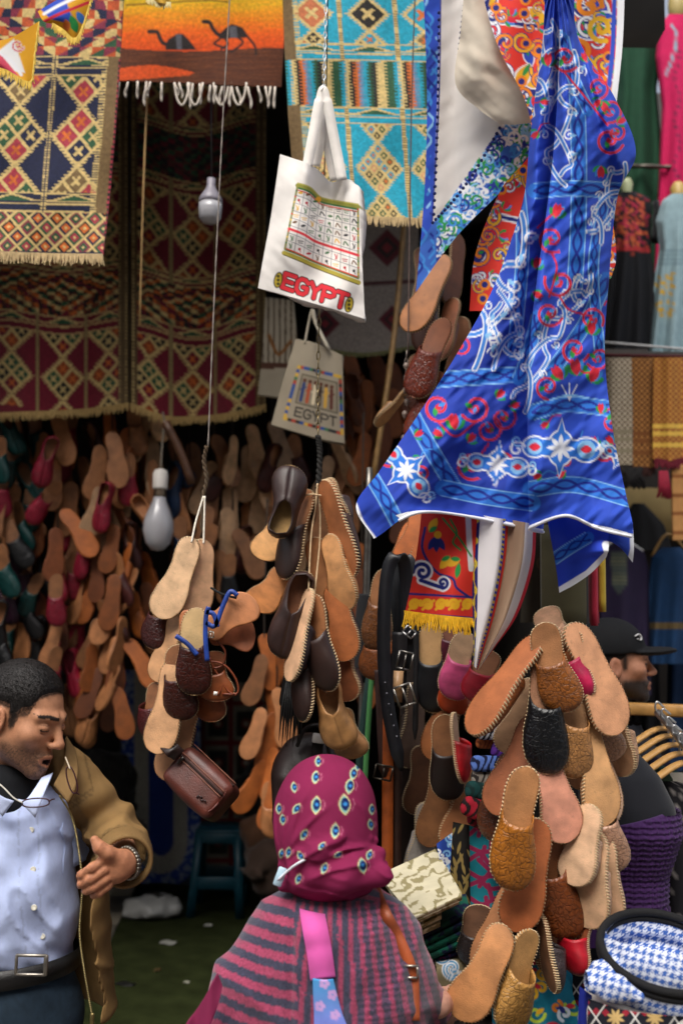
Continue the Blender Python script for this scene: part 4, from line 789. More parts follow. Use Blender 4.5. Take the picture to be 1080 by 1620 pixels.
for a in [  # label, heel, toe, Y, yaw, upper, sole, kind, emb
    ('brown tooled slipper jutting out left at the top of the front cluster', (846, 1000), (738, 1158), 2.06, -58, H('8a4a20'), H('a86238'), 'curved', True, GR),
    ('pale slipper toe tucked under the olive trousers', (862, 960), (892, 1034), 2.12, 150, H('c89a78'), H('dcb090'), 'mule', True, GR),
    ('mid brown tooled slipper above the black one', (858, 985), (893, 1126), 2.05, 165, H('8e5220'), H('b07a50'), 'curved', True, GR),
    ('slipper with raspberry pink upper and brown sole edge', (903, 992), (918, 1108), 2.09, 128, H('a81444'), H('a8683c'), 'mule', False, GR),
    ('large pinkish tan sole hanging in front of the man in the cap', (905, 985), (984, 1160), 2.06, 12, H('b07a50'), H('d69c74'), 'mule', True, GR),
    ('glossy black tooled slipper in the middle of the front cluster', (868, 1030), (858, 1224), 2.06, 176, H('0c0e12'), H('a8785a'), 'mule', True, GR),
    ('light tan tooled slipper right of the black one with its insole showing', (914, 1078), (897, 1230), 2.08, 184, H('b07c48'), H('c89a70'), 'mule', True, GR),
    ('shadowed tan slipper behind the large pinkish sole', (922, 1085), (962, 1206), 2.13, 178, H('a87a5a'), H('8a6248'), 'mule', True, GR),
    ('honey tan sole below the light tan slipper', (922, 1135), (966, 1308), 2.07, 14, H('c09068'), H('d8a470'), 'curved', True, GR),
    ('pale slipper edge behind the honey tan sole', (936, 1150), (978, 1300), 2.11, 40, H('c89c80'), H('d8b090'), 'mule', True, GR),
    ('pink tan sole hanging under the black slipper', (851, 1182), (904, 1332), 2.05, 4, H('b07a50'), H('d6947a'), 'mule', True, GR),
    ('reddish brown sole left of the black slipper', (846, 1130), (780, 1290), 2.10, -30, H('8e5220'), H('a4603c'), 'curved', True, GR),
    ('golden brown tooled slipper with carved insole, front of the cluster', (832, 1212), (800, 1406), 2.0, 178, H('a8661e'), H('b07a4c'), 'mule', True, GR),
    ('orange brown sole below the golden slipper', (852, 1296), (818, 1477), 2.04, -8, H('8e5220'), H('b8683a'), 'mule', True, GR),
    ('dark brown tooled slipper behind the orange brown sole', (858, 1290), (893, 1486), 2.10, 172, H('7a3e1a'), H('8a5430'), 'mule', True, GR),
    ('small pale sole and upper right of the orange brown sole', (932, 1272), (904, 1402), 2.05, -48, H('c8a084'), H('d8b08c'), 'mule', True, GR),
    ('pale slipper hanging lowest of the pale ones', (936, 1315), (928, 1472), 2.06, -42, H('c8a084'), H('d8ae88'), 'curved', True, GR),
    ('pale slipper behind the lowest pale one', (944, 1318), (958, 1478), 2.09, -30, H('c8a084'), H('d2a884'), 'curved', True, GR),
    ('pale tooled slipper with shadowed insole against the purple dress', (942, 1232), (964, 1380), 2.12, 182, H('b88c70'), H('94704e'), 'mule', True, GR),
    ('dark tooled slipper with brown stitched sole low at left of the cluster', (806, 1392), (746, 1544), 2.08, -68, H('2e201f'), H('b07850'), 'curved', True, GR),
    ('long tan sole at the bottom of the cluster by the woman\'s hand', (798, 1466), (726, 1618), 2.0, -16, H('b07a40'), H('c08452'), 'curved', True, GR),
    ('straw coloured tooled slipper at the very bottom of the cluster', (834, 1468), (796, 1630), 2.03, 208, H('b88848'), H('c09058'), 'mule', True, GR),
    ('dark snake patterned slipper edge at the bottom of the cluster', (850, 1448), (872, 1572), 2.07, -82, H('3a2e30'), H('9a6a48'), 'mule', True, GR),
    ('red slipper edge between the cluster and the purple dress', (926, 1440), (906, 1538), 2.10, 118, H('a80c20'), H('8a4a2c'), 'mule', False, GR),
    ('dull tan sole behind the reddish brown one', (846, 1075), (806, 1196), 2.16, -4, H('8e5220'), H('b08a68'), 'mule', True, GR),
    ('grey brown tooled slipper behind the long tan sole', (760, 1430), (752, 1530), 2.18, 165, H('2e2422'), H('6a4a36'), 'mule', True, GR),
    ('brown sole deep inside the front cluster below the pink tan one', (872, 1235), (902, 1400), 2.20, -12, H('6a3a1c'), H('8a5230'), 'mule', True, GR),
    ('tan tooled slipper edge between the golden and the pale ones', (884, 1315), (876, 1440), 2.14, 140, H('a06a38'), H('b07a50'), 'mule', True, GR),
    ('chestnut sole low inside the cluster above the red slipper', (896, 1400), (880, 1545), 2.16, 16, H('6a3a1c'), H('9a5c34'), 'curved', True, GR),
    ('tan slipper side between the black one and the large sole', (898, 1100), (912, 1250), 2.15, -70, H('a87444'), H('c08a60'), 'mule', True, GR),
    ('brown slipper edge left of the golden slipper', (816, 1190), (776, 1330), 2.17, 150, H('5a2e18'), H('8a5230'), 'mule', True, GR),
    ('dark brown slipper low behind the snake patterned one', (836, 1400), (826, 1520), 2.15, -150, H('3a2018'), H('7a4a2c'), 'mule', True, GR),
    ('pale sole edge at the right rim of the cluster', (962, 1110), (984, 1230), 2.16, -60, H('b08868'), H('d0a27c'), 'mule', True, GR),
    # group beside the belts
    ('black slipper with tan insole hanging under the yellow fringe', (681, 985), (683, 1128), 2.62, 178, H('101216'), H('b08a5c'), 'mule', False, GM),
    ('pink slipper hanging under the pointed cloth', (737, 1000), (710, 1106), 2.55, 186, H('c04a78'), H('b09070'), 'mule', False, GM),
    ('orange red slipper just below the pink one', (726, 1040), (712, 1130), 2.60, 182, H('a83c14'), H('9a6038'), 'mule', False, GM),
    ('maroon slipper behind the pink one', (722, 975), (706, 1062), 2.64, 172, H('4a1024'), H('6a4030'), 'mule', False, GM),
    ('brown sole hanging left of the red slipper', (722, 1062), (682, 1204), 2.60, -26, H('7a4420'), H('9a5c30'), 'curved', True, GM),
    ('bright red slipper seen side on beside the folded cloths', (712, 1128), (728, 1240), 2.52, -108, H('b80f1c'), H('c8a080'), 'mule', False, GM),
    ('dark chocolate slipper below the bright red one', (702, 1130), (706, 1266), 2.58, 180, H('1e1210'), H('8a5c3a'), 'mule', False, GM),
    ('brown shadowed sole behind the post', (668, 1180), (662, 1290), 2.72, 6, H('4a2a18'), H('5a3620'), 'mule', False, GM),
    ('tan brown sole above the beige folded fabric', (700, 1200), (680, 1342), 2.66, -10, H('7a4a28'), H('8a5a34'), 'mule', False, GM),
    ('orange tan sole above the rolled cloths', (748, 1215), (716, 1346), 2.60, 10, H('9a6030'), H('b8764a'), 'mule', False, GM),
    ('off white slipper low behind the belts', (676, 1270), (664, 1392), 2.70, 20, H('a8a09c'), H('b0a8a0'), 'mule', False, GM),
    ('dull grey brown slipper beside the dark post', (660, 1080), (650, 1216), 2.74, 30, H('4a3a32'), H('6a5040'), 'mule', False, GM),
    ('crimson slipper peeping out under the pointed cloth', (778, 1030), (748, 1112), 2.42, 160, H('9a1428'), H('8a5a3a'), 'mule', False, GM),
    # group above, beside the blue cloth
    ('tan soled black slipper high up by the bordered cloth', (704, 402), (646, 524), 2.9, -24, H('15130f'), H('a86a38'), 'mule', False, GM),
    ('dark brown slipper hanging high behind the bordered cloth', (728, 370), (712, 482), 2.95, 40, H('4a2414'), H('6a3a20'), 'mule', False, GM),
    ('brown sole hanging beside the red hairy slipper', (716, 470), (690, 570), 2.92, -40, H('6a3018'), H('8a5030'), 'mule', False, GM),
    ('red brown hairy slipper beside the hanging chain', (706, 508), (652, 632), 2.86, 160, H('6e260c'), H('8a5030'), 'curved', True, GM),
    ('red brown slipper half hidden by the blue cloth', (700, 592), (650, 704), 2.88, 158, H('74290e'), H('8a5030'), 'curved', True, GM),
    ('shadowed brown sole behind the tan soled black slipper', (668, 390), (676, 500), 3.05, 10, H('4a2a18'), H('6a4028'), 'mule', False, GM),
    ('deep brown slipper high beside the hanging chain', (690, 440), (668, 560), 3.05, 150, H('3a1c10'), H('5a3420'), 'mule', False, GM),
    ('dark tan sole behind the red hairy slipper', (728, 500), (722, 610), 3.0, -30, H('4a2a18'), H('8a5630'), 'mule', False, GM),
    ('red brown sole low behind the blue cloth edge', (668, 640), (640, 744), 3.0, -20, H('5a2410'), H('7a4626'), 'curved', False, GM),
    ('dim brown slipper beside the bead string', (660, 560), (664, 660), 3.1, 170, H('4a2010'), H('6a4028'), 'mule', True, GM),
    ('thin tan sole edge sticking out left of the chain', (644, 622), (596, 676), 2.9, 78, H('8a6238'), H('b8854a'), 'flat', False, GM),
    ('orange brown slipper above the belts', (652, 820), (606, 950), 2.72, -40, H('8a4418'), H('b4622c'), 'curved', True, GM),
    ('orange brown sole above the black belt loop', (668, 800), (640, 900), 2.70, -12, H('8a4418'), H('b4622c'), 'mule', True, GM),
    ('brown tooled slipper left of the black belt', (612, 900), (590, 1030), 2.74, 170, H('7a4a26'), H('8a5a34'), 'mule', True, GM),
    ('copper brown slipper tip left of the black belt', (606, 990), (586, 1075), 2.76, 150, H('8a4a1c'), H('9a5c30'), 'mule', True, GM),
    # cluster with the wash bag
    ('big pale sole at the top of the bunch with blue strapped sandals', (304, 850), (256, 980), 2.46, 2, H('5a2216'), H('e4bc92'), 'mule', True, GL),
    ('narrow pale sole beside the big pale one', (323, 853), (311, 978), 2.49, 30, H('5a2216'), H('e0b088'), 'mule', True, GL),
    ('dark oxblood slipper behind the big pale sole', (275, 940), (239, 1026), 2.54, 152, H('3e1410'), H('8a5a3a'), 'mule', True, GL),
    ('tan slipper edge at left of the sandal bunch', (274, 968), (250, 1080), 2.50, -30, H('5a2018'), H('c8966a'), 'mule', True, GL),
    ('glossy dark brown tooled slipper below the blue sandal straps', (311, 962), (304, 1100), 2.42, 182, H('3e130a'), H('c8a878'), 'mule', True, GL),
    ('dark brown tooled slipper behind the glossy one', (282, 1020), (288, 1140), 2.46, 172, H('3a120a'), H('8a5a3a'), 'mule', True, GL),
    ('long tan sole at lower left of the sandal bunch', (274, 1046), (250, 1194), 2.45, -8, H('5a2216'), H('d8a67a'), 'mule', True, GL),
    ('tan sole behind the dark brown slipper', (304, 1090), (262, 1236), 2.51, -14, H('5a2216'), H('b88660'), 'mule', True, GL),
    ('maroon slipper edge beside the long tan sole', (252, 1080), (240, 1170), 2.53, 140, H('4a0f10'), H('8a5a3a'), 'mule', True, GL),
    ('small chestnut slipper under the brown strap sandals', (330, 1048), (334, 1142), 2.48, 160, H('7a3c1a'), H('8a5030'), 'flat', False, GL),
    ('small chestnut slipper with a white price sticker', (338, 1030), (344, 1110), 2.44, 172, H('84441f'), H('8a5030'), 'flat', False, GL),
    # dark cluster
    ('dark leather slipper hanging toe up beside the twisted cord', (440, 852), (466, 738), 2.42, 182, H('32201c'), H('b08a50'), 'closed', False, GC),
    ('dark leather slipper with long stitched edge below the toe up one', (492, 776), (450, 918), 2.45, 132, H('2e1c18'), H('a87048'), 'mule', False, GC),
    ('golden tan sole left of the dark slippers', (452, 806), (414, 886), 2.50, -8, H('2e1c18'), H('dca468'), 'mule', False, GC),
    ('brown soled dark slipper at upper right of the dark bunch', (508, 760), (555, 915), 2.42, -52, H('342018'), H('ac6a40'), 'mule', False, GC),
    ('dark slipper behind the upper right one', (514, 758), (544, 842), 2.47, -60, H('35221f'), H('a8683e'), 'mule', False, GC),
    ('pale tan slipper edge in the middle of the dark bunch', (514, 846), (548, 966), 2.43, -40, H('b07a48'), H('d89e68'), 'curved', False, GC),
    ('brown sole beside the pale tan edge', (496, 850), (512, 964), 2.47, -20, H('4a2a1a'), H('a87044'), 'mule', False, GC),
    ('orange tan sole at left of the dark bunch', (450, 902), (404, 966), 2.48, -4, H('4a2a1a'), H('c07c44'), 'mule', False, GC),
    ('open dark slipper with brown insole in the dark bunch', (484, 904), (440, 1040), 2.44, 184, H('34221f'), H('7a4c30'), 'closed', False, GC),
    ('pale soled dark slipper seen edge on in the dark bunch', (487, 930), (455, 1078), 2.40, -62, H('2c2024'), H('dcae88'), 'mule', False, GC),
    ('dark slipper at centre of the bunch with cream lining', (498, 940), (521, 1094), 2.41, 140, H('2e1c17'), H('a87048'), 'mule', False, GC),
    ('dark slipper hanging lowest of the dark ones', (496, 1000), (481, 1142), 2.44, 118, H('2a1814'), H('a87048'), 'mule', False, GC),
    ('orange brown sole at right edge of the dark bunch', (524, 925), (550, 1046), 2.45, -24, H('4a2a1a'), H('b0683a'), 'mule', False, GC),
    ('brown edge slipper below the orange brown sole', (534, 1030), (552, 1110), 2.49, -40, H('3a2018'), H('8a5030'), 'mule', False, GC),
    ('tan closed slipper at the bottom of the dark bunch above the woman', (516, 1072), (540, 1186), 2.46, 182, H('b0804e'), H('b88a5a'), 'closed', False, GC),
    ('tan slipper behind the closed tan one', (538, 1120), (560, 1200), 2.52, 170, H('9a6e46'), H('a87a50'), 'mule', False, GC),
]:
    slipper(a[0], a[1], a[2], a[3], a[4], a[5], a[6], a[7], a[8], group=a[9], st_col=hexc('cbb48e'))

# strands of slippers on the walls
ORD_ = ['top', 'second', 'third', 'fourth', 'fifth', 'sixth', 'seventh', 'eighth', 'ninth', 'tenth', 'eleventh', 'twelfth', 'thirteenth', 'fourteenth', 'fifteenth']
PALC = {'t': ('tan', TAN, TAN), 'p': ('pale tan', PALE, PALE), 'o': ('orange brown', ORB, ORB * 1.1), 'b': ('brown', BRO, BRO * 1.25), 'r': ('red', RDL, TAN * .8), 'g': ('teal', TEA, TAN * .7), 'k': ('black', BLA, TAN * .6), 'u': ('plum', PUR, TAN * .6), 'n': ('navy blue', H('16345a'), TAN * .8), 'w': ('dark oxblood', H('4a1c18'), TAN * .8)}
rs = random.Random(21)
def strand(desc, x, y0, y1, seq, Y, lpx=84, jit=9, up=.3, grp='slippers strung along the walls'):
    n = len(seq)
    top = A(x, y0 - 30, Y + .03); g = G(); g.tube([top + np.array([0, 0, .5]), top, A(x, y1, Y + .05)], .004, 5); tag(g.build('hanging_string', M_TRIM, None, color=hexc('3a3028')), f'thin string carrying {desc}', 'string')
    for i, c in enumerate(seq):
        nm, cu, cs = PALC[c]; y = y0 + (y1 - y0) * i / max(1, n - 1) + rs.uniform(-5, 5); xx = x + rs.uniform(-jit, jit); til = rs.gauss(0, .22) + (.16 if i % 2 else -.16); l = lpx * rs.uniform(.9, 1.08)
        show_up = (c in 'rgkuwn' and rs.random() < .82) or rs.random() < up * .5
        yaw = (180 + rs.uniform(-35, 35)) if show_up else rs.choice([rs.uniform(-25, 25), rs.uniform(-25, 25), rs.uniform(-65, 65)])
        v = rs.uniform(.5, 1.12)
        slipper(f'{nm} leather slipper, {ORD_[i]} {"down " if i else ""}in {desc}', (xx, y), (xx - math.sin(til) * l, y + math.cos(til) * l), Y + rs.uniform(-.06, .06) - .03 * (i % 2), yaw, cu * v, cs * v, 'closed' if show_up and rs.random() < .3 else 'mule', c in 'orgkw' and rs.random() < .6, False, group=grp, full=show_up)
WS = 'strand from the photo\'s left edge'
for d, x, y0, y1, seq, Y in [
    ('the first ' + WS, 2, 650, 1030, 'ggrtkgukkb', 4.75), ('the second ' + WS, 34, 655, 1010, 'gggtguukktk', 4.85), ('the third ' + WS, 62, 650, 1010, 'gtggotkgbkb', 4.9), ('the fourth ' + WS, 92, 655, 1060, 'trtrobrrbrrb', 4.75), ('the fifth ' + WS, 122, 650, 1100, 'rrttrrrtrrrot', 4.9),
    ('the sixth ' + WS, 152, 665, 1090, 'wtoptrbowtobt', 4.8), ('the seventh ' + WS, 178, 650, 1090, 'owtrbowottbto', 4.75), ('the eighth ' + WS, 206, 640, 1010, 'torptwototo', 4.8), ('the ninth ' + WS, 238, 620, 760, 'ppptp', 4.85), ('the strand of navy slippers behind the big bulb', 278, 690, 900, 'nntnnt', 4.95), ('the short strand left of the big bulb', 222, 700, 960, 'otwtoot', 5.0), ('the deep strand behind the teal slippers', 17, 670, 1040, 'tkgtotbgkt', 5.1), ('the deep strand behind the red slippers', 108, 670, 1080, 'otrttbrotrt', 5.1), ('the deep strand behind the orange brown slippers', 166, 680, 1080, 'totbtotbotb', 5.1)]:
    strand(d, x, y0, y1, seq, Y)
for d, x, y0, y1, seq in [('the strand right of the big bulb', 300, 700, 850, 'tttbb'), ('the strand left of the twisted cord', 338, 690, 870, 'tpttwt'), ('the strand right of the twisted cord', 368, 685, 880, 'pwpptk'), ('the strand above the golden tan sole', 396, 668, 830, 'pppptw'), ('the strand under the small tote bag', 430, 665, 800, 'pwptt'), ('the strand behind the dark leather slippers', 470, 690, 830, 'wptp'),
                          ('the strand right of the chain hook', 520, 690, 820, 'ppptt'), ('the pale strand beside the dark cluster', 548, 700, 840, 'pttpt'), ('the strand beside the small tote bag', 556, 560, 690, 'obobo'), ('the dim strand left of the bamboo pole', 585, 560, 720, 'bobob'), ('the dim strand right of the bamboo pole', 616, 570, 760, 'bobbo'), ('the dim strand by the hanging chain', 646, 640, 780, 'bobb')]:
    strand(d, x, y0, y1, seq, 5.0 + rs.uniform(-.1, .1), 86, 9, .25, 'slippers strung across the back of the shop')
for d, x, y0, y1, seq in [('the low strand behind the dark cluster', 418, 1000, 1240, 'ototoot'), ('the low strand left of the backpack', 438, 1040, 1270, 'otoooo'), ('the low strand beside the dark bunch', 572, 860, 1040, 'obobo')]:
    strand(d, x, y0, y1, seq, 4.3, 92, 8, .2, 'slippers strung low inside the shop')

# ------------------------------------------------------------------ bodies grown from smooth distance fields
def sdf_mesh(fn, lo, hi, h):
    lo = np.asarray(lo, float); hi = np.asarray(hi, float); n = np.maximum(((hi - lo) / h).astype(int) + 1, 4); ax = [lo[i] + h * np.arange(n[i]) for i in range(3)]
    d = np.empty(n, np.float32)
    for i in range(0, n[0], 24):
        gx, gy, gz = np.meshgrid(ax[0][i:i + 24], ax[1], ax[2], indexing='ij'); d[i:i + 24] = fn(np.stack([gx, gy, gz], -1).reshape(-1, 3)).reshape(gx.shape)
    s = d < 0; c = [s[i:n[0] - 1 + i, j:n[1] - 1 + j, k:n[2] - 1 + k] for i in (0, 1) for j in (0, 1) for k in (0, 1)]; cnt = sum(q.astype(np.int8) for q in c); act = (cnt > 0) & (cnt < 8)
    I = np.argwhere(act); vid = np.full(act.shape, -1, np.int64); vid[act] = np.arange(len(I)); acc = np.zeros((len(I), 3)); num = np.zeros(len(I)); off = np.array([(i, j, k) for i in (0, 1) for j in (0, 1) for k in (0, 1)])
    for a in range(8):
        for ax_ in range(3):
            if off[a][ax_]: continue
            b = off[a].copy(); b[ax_] = 1; pa = I + off[a]; pb = I + b; da = d[pa[:, 0], pa[:, 1], pa[:, 2]]; db = d[pb[:, 0], pb[:, 1], pb[:, 2]]; m = (da < 0) != (db < 0); t = np.where(m, da / np.where(m, da - db, 1), 0)
            acc += (pa + (pb - pa) * t[:, None]) * m[:, None]; num += m
    V = lo + acc / num[:, None] * h; F = []
    for ax_ in range(3):
        u, v = (ax_ + 1) % 3, (ax_ + 2) % 3; sl0 = [slice(None)] * 3; sl1 = [slice(None)] * 3; sl0[ax_] = slice(0, -1); sl1[ax_] = slice(1, None)
        for o in (u, v): sl0[o] = slice(1, -1); sl1[o] = slice(1, -1)
        a, b = s[tuple(sl0)], s[tuple(sl1)]; E = np.argwhere(a != b); fl = a[a != b]
        if not len(E): continue
        base = E.copy(); base[:, u] += 1; base[:, v] += 1; q = []
        for du, dv in ((-1, -1), (0, -1), (0, 0), (-1, 0)): r = base.copy(); r[:, u] += du; r[:, v] += dv; q.append(vid[r[:, 0], r[:, 1], r[:, 2]])
        Q = np.stack(q, 1); Q[~fl] = Q[~fl][:, ::-1]; F.append(Q)
    F = np.concatenate(F); F = F[(F >= 0).all(1)]; return V, F
def smin(a, b, k):
    h = np.maximum(k - abs(a - b), 0) / k; return np.minimum(a, b) - h * h * k * .25
def smax(a, b, k): return -smin(-a, -b, k)
def ell(P, c, r, R=None):
    q = P - np.asarray(c, float)
    if R is not None: q = q @ np.asarray(R)
    r = np.asarray(r, float); k0 = np.linalg.norm(q / r, axis=1); k1 = np.linalg.norm(q / (r * r), axis=1); return k0 * (k0 - 1) / np.maximum(k1, 1e-9)
def cap(P, a, b, ra, rb=None):
    a = np.asarray(a, float); b = np.asarray(b, float); rb = ra if rb is None else rb; e = b - a; t = np.clip((P - a) @ e / (e @ e), 0, 1); return np.linalg.norm(P - a - t[:, None] * e, axis=1) - (ra + (rb - ra) * t)
def limb(P, pts, rad, k=.02):
    d = None
    for i in range(len(pts) - 1):
        q = cap(P, pts[i], pts[i + 1], rad[i], rad[i + 1]); d = q if d is None else smin(d, q, k)
    return d
def stack(P, rows, p=2.3):
    """rows of (z, cx, cy, rx, ry): a body with elliptic sections"""
    R = np.array(sorted(rows)); z = P[:, 2]; f = lambda i: np.interp(z, R[:, 0], R[:, i]); rx, ry = f(3), f(4)
    q = (abs((P[:, 0] - f(1)) / rx) ** p + abs((P[:, 1] - f(2)) / ry) ** p) ** (1 / p); d = (q - 1) * np.minimum(rx, ry); return smax(smax(d, R[0, 0] - z, .02), z - R[-1, 0], .02)
def head_frame(c, yaw, pitch, roll=0):
    """columns: side, forward, up. yaw turns from facing the camera to facing right"""
    f = np.array([math.sin(math.radians(yaw)), -math.cos(math.radians(yaw)), 0]); u = np.array([0, 0, 1.]); s = np.cross(f, u)
    B = np.stack([s, f, u], 1); p = math.radians(pitch); B = B @ np.array([[1, 0, 0], [0, math.cos(p), -math.sin(p)], [0, math.sin(p), math.cos(p)]]); r = math.radians(roll); return np.asarray(c, float), B @ np.array([[math.cos(r), 0, math.sin(r)], [0, 1, 0], [-math.sin(r), 0, math.cos(r)]])
def sym(fn, P, k=None):
    """evaluate a feature on both sides of the face"""
    Q = P.copy(); Q[:, 0] = abs(Q[:, 0]); return fn(Q)
def head_sdf(P, beard=0.0, open_=.004):
    d = ell(P, (0, -.016, .038), (.073, .092, .082)); d = smin(d, ell(P, (0, .03, -.022), (.056, .060, .080)), .035)
    d = smin(d, sym(lambda Q: cap(Q, (.046, -.002, -.052), (.012, .070, -.094), .022, .018), P), .03); d = smin(d, ell(P, (0, .079, -.100), (.019, .015, .015)), .02)
    d = smin(d, sym(lambda Q: cap(Q, (.012, .086, .026), (.046, .068, .024), .011, .009), P), .016); d = smin(d, sym(lambda Q: ell(Q, (.043, .058, -.020), (.021, .022, .017)), P), .028)
    d = smax(d, -sym(lambda Q: ell(Q, (.032, .100, .006), (.017, .018, .011)), P), .012); d = smin(d, sym(lambda Q: ell(Q, (.0315, .0765, .003), (.0145, .0135, .0115)), P), .004)
    d = smin(d, cap(P, (0, .088, .016), (0, .110, -.024), .007, .0105), .012); d = smin(d, ell(P, (0, .1125, -.027), (.0105, .009, .009)), .008); d = smin(d, sym(lambda Q: ell(Q, (.0125, .100, -.032), (.0075, .010, .0072)), P), .007)
    d = smax(d, -sym(lambda Q: ell(Q, (.0065, .105, -.039), (.0035, .006, .004)), P), .003)
    d = smin(d, ell(P, (0, .079, -.064), (.026, .018, .020)), .015)
    d = smin(d, sym(lambda Q: cap(Q, (0, .099, -.0585), (.022, .086, -.063), .0062, .0035), P), .006); d = smin(d, sym(lambda Q: cap(Q, (0, .096, -.0745 - open_), (.019, .086, -.069 - open_ * .5), .0066, .004), P), .006)
    d = smax(d, -sym(lambda Q: cap(Q, (.019, .099, -.036), (.031, .083, -.062), .0022, .0012), P), .006); d = smax(d, -sym(lambda Q: cap(Q, (.019, .0925, -.008), (.044, .075, -.010), .0015), P), .005); d = smax(d, -cap(P, (-.03, .088, .047), (.03, .088, .047), .0012), .004); d = smax(d, -cap(P, (-.03, .087, .058), (.03, .087, .058), .0011), .004)
    if open_ > .002: d = smax(d, -ell(P, (0, .100, -.0665 - open_ * .4), (.015, .016, open_ * .55)), .003)
    else: d = smax(d, -sym(lambda Q: cap(Q, (0, .1055, -.0665), (.022, .092, -.0665), .0018), P), .003)
    e = sym(lambda Q: smax(ell(Q, (.077, -.012, -.012), (.009, .020, .031)), -ell(Q, (.086, -.006, -.008), (.007, .012, .019)), .006), P); d = smin(d, e, .008)
    return d
def head_colour(L, skin, stub, brow=True, beard=0.0, seed=1):
    x, y, z = np.abs(L[:, 0]), L[:, 1], L[:, 2]; C = np.tile(np.asarray(skin, float), (len(L), 1)); n = vnoise(L[:, 0] * 900, L[:, 2] * 900 + L[:, 1] * 500, seed)
    red = np.clip(1 - np.hypot(x - .043, (z + .02)) / .03, 0, 1) * .4 + np.clip(1 - np.hypot(x, z + .03) / .022, 0, 1) * .5 * (y > .09) + np.clip((x - .07) / .01, 0, 1) * .45
    C = C * (1 - red[:, None] * .5) + np.asarray(skin) * np.array([1.06, .72, .68]) * red[:, None] * .5
    m = np.clip((-.036 - z) / .02, 0, 1) * np.clip((y + .005) / .02, 0, 1); lip_d = np.hypot(x * .55, z + .068) ; st = m * stub * (.7 + .6 * n); st = np.where(lip_d < .014, 0, st); cheek = np.clip(1 - (np.clip((z + .05) / .03, 0, 1)), 0, 1); st = np.clip(st * cheek + beard * m * cheek, 0, 1)
    C = C * (1 - st[:, None]) + np.array(hexc('2a211d')) * st[:, None]
    hl = z - np.interp(y, [-.12, -.06, -.038, -.028, .004, .011, .026, .031, .048, .053, .068, .10], [-.06, -.05, -.02, .024, .024, -.014, -.012, .014, .022, .060, .082, .098]); hw_ = np.clip((hl + .007) / .008, 0, 1) * (.55 + .5 * n) * (1 - beard) * (z > -.03); hw_ = np.clip(hw_, 0, .9)[:, None]; C = C * (1 - hw_) + np.array(hexc('1c1613')) * hw_
    lips = (lip_d < .0135) & (y > .086) & (x < .024); C[lips] = np.asarray(skin) * np.array([.78, .66, .66])
    inn = (abs(z + .068) < .003) & (x < .015) & (y < .097) & (y > .078); C[inn] = hexc('2a0f0e')
    sbw = np.clip(1 - abs(y - .018) / .011, 0, 1) * np.clip((z + .030) / .02, 0, 1) * np.clip((.06 - z) / .01, 0, 1) * (x > .05) * (.75 + .4 * n); sbw = np.clip(sbw * 1.3, 0, .92)[:, None]; C = C * (1 - sbw) + np.array(hexc('1a1512')) * sbw
    mo = ((x / .017) ** 2 + ((y - .1) / .024) ** 2 + ((z + .0712) / .0058) ** 2 < 1.0) & (y > .07)
    if beard == 0: C[mo] = hexc('2a0f0e')
    if brow: b = (x > .011) & (x < .055) & (abs(z - (.0295 - .12 * abs(x - .034))) < .0042 - .08 * np.maximum(x - .034, 0)) & (y > .05); C[b] = np.array(hexc('2a1e18')) * (.6 + .8 * n[b])[:, None]
    lash = (x > .018) & (x < .045) & (abs(z + .0035 + 3.2 * (x - .0315) ** 2 * -1 - .001) < .0019) & (y > .066); C[lash] = hexc('1a100e')
    crease = (x > .017) & (x < .046) & (abs(z - .0105 + 2.0 * (x - .0315) ** 2 * 3) < .001) & (y > .07); C[crease] = C[crease] * .6
    return C
def to_world(L, fr): return fr[0] + (L * (fr[2] if len(fr) > 2 else 1)) @ fr[1].T
def to_local(P, fr): return (P - fr[0]) @ fr[1] / (fr[2] if len(fr) > 2 else 1)
def grow(name, fn, lo, hi, h, mat, parent=None, colour=None, origin=None, fr=None):
    V, F = sdf_mesh(fn, lo, hi, h); C = None
    if colour is not None: C = colour(V) if callable(colour) else np.tile(np.asarray(colour, float), (len(V), 1))
    if fr is not None: V = to_world(V, fr)
    return obj(name, V, F, mat, parent, C, origin=origin)
def joined(pieces):
    V, F, C, n = [], [], [], 0
    for v, f, c in pieces: V.append(v); F.append(f + n); C.append(np.tile(np.asarray(c, float), (len(v), 1)) if np.ndim(c) == 1 else c); n += len(v)
    return np.concatenate(V), np.concatenate(F), np.concatenate(C)

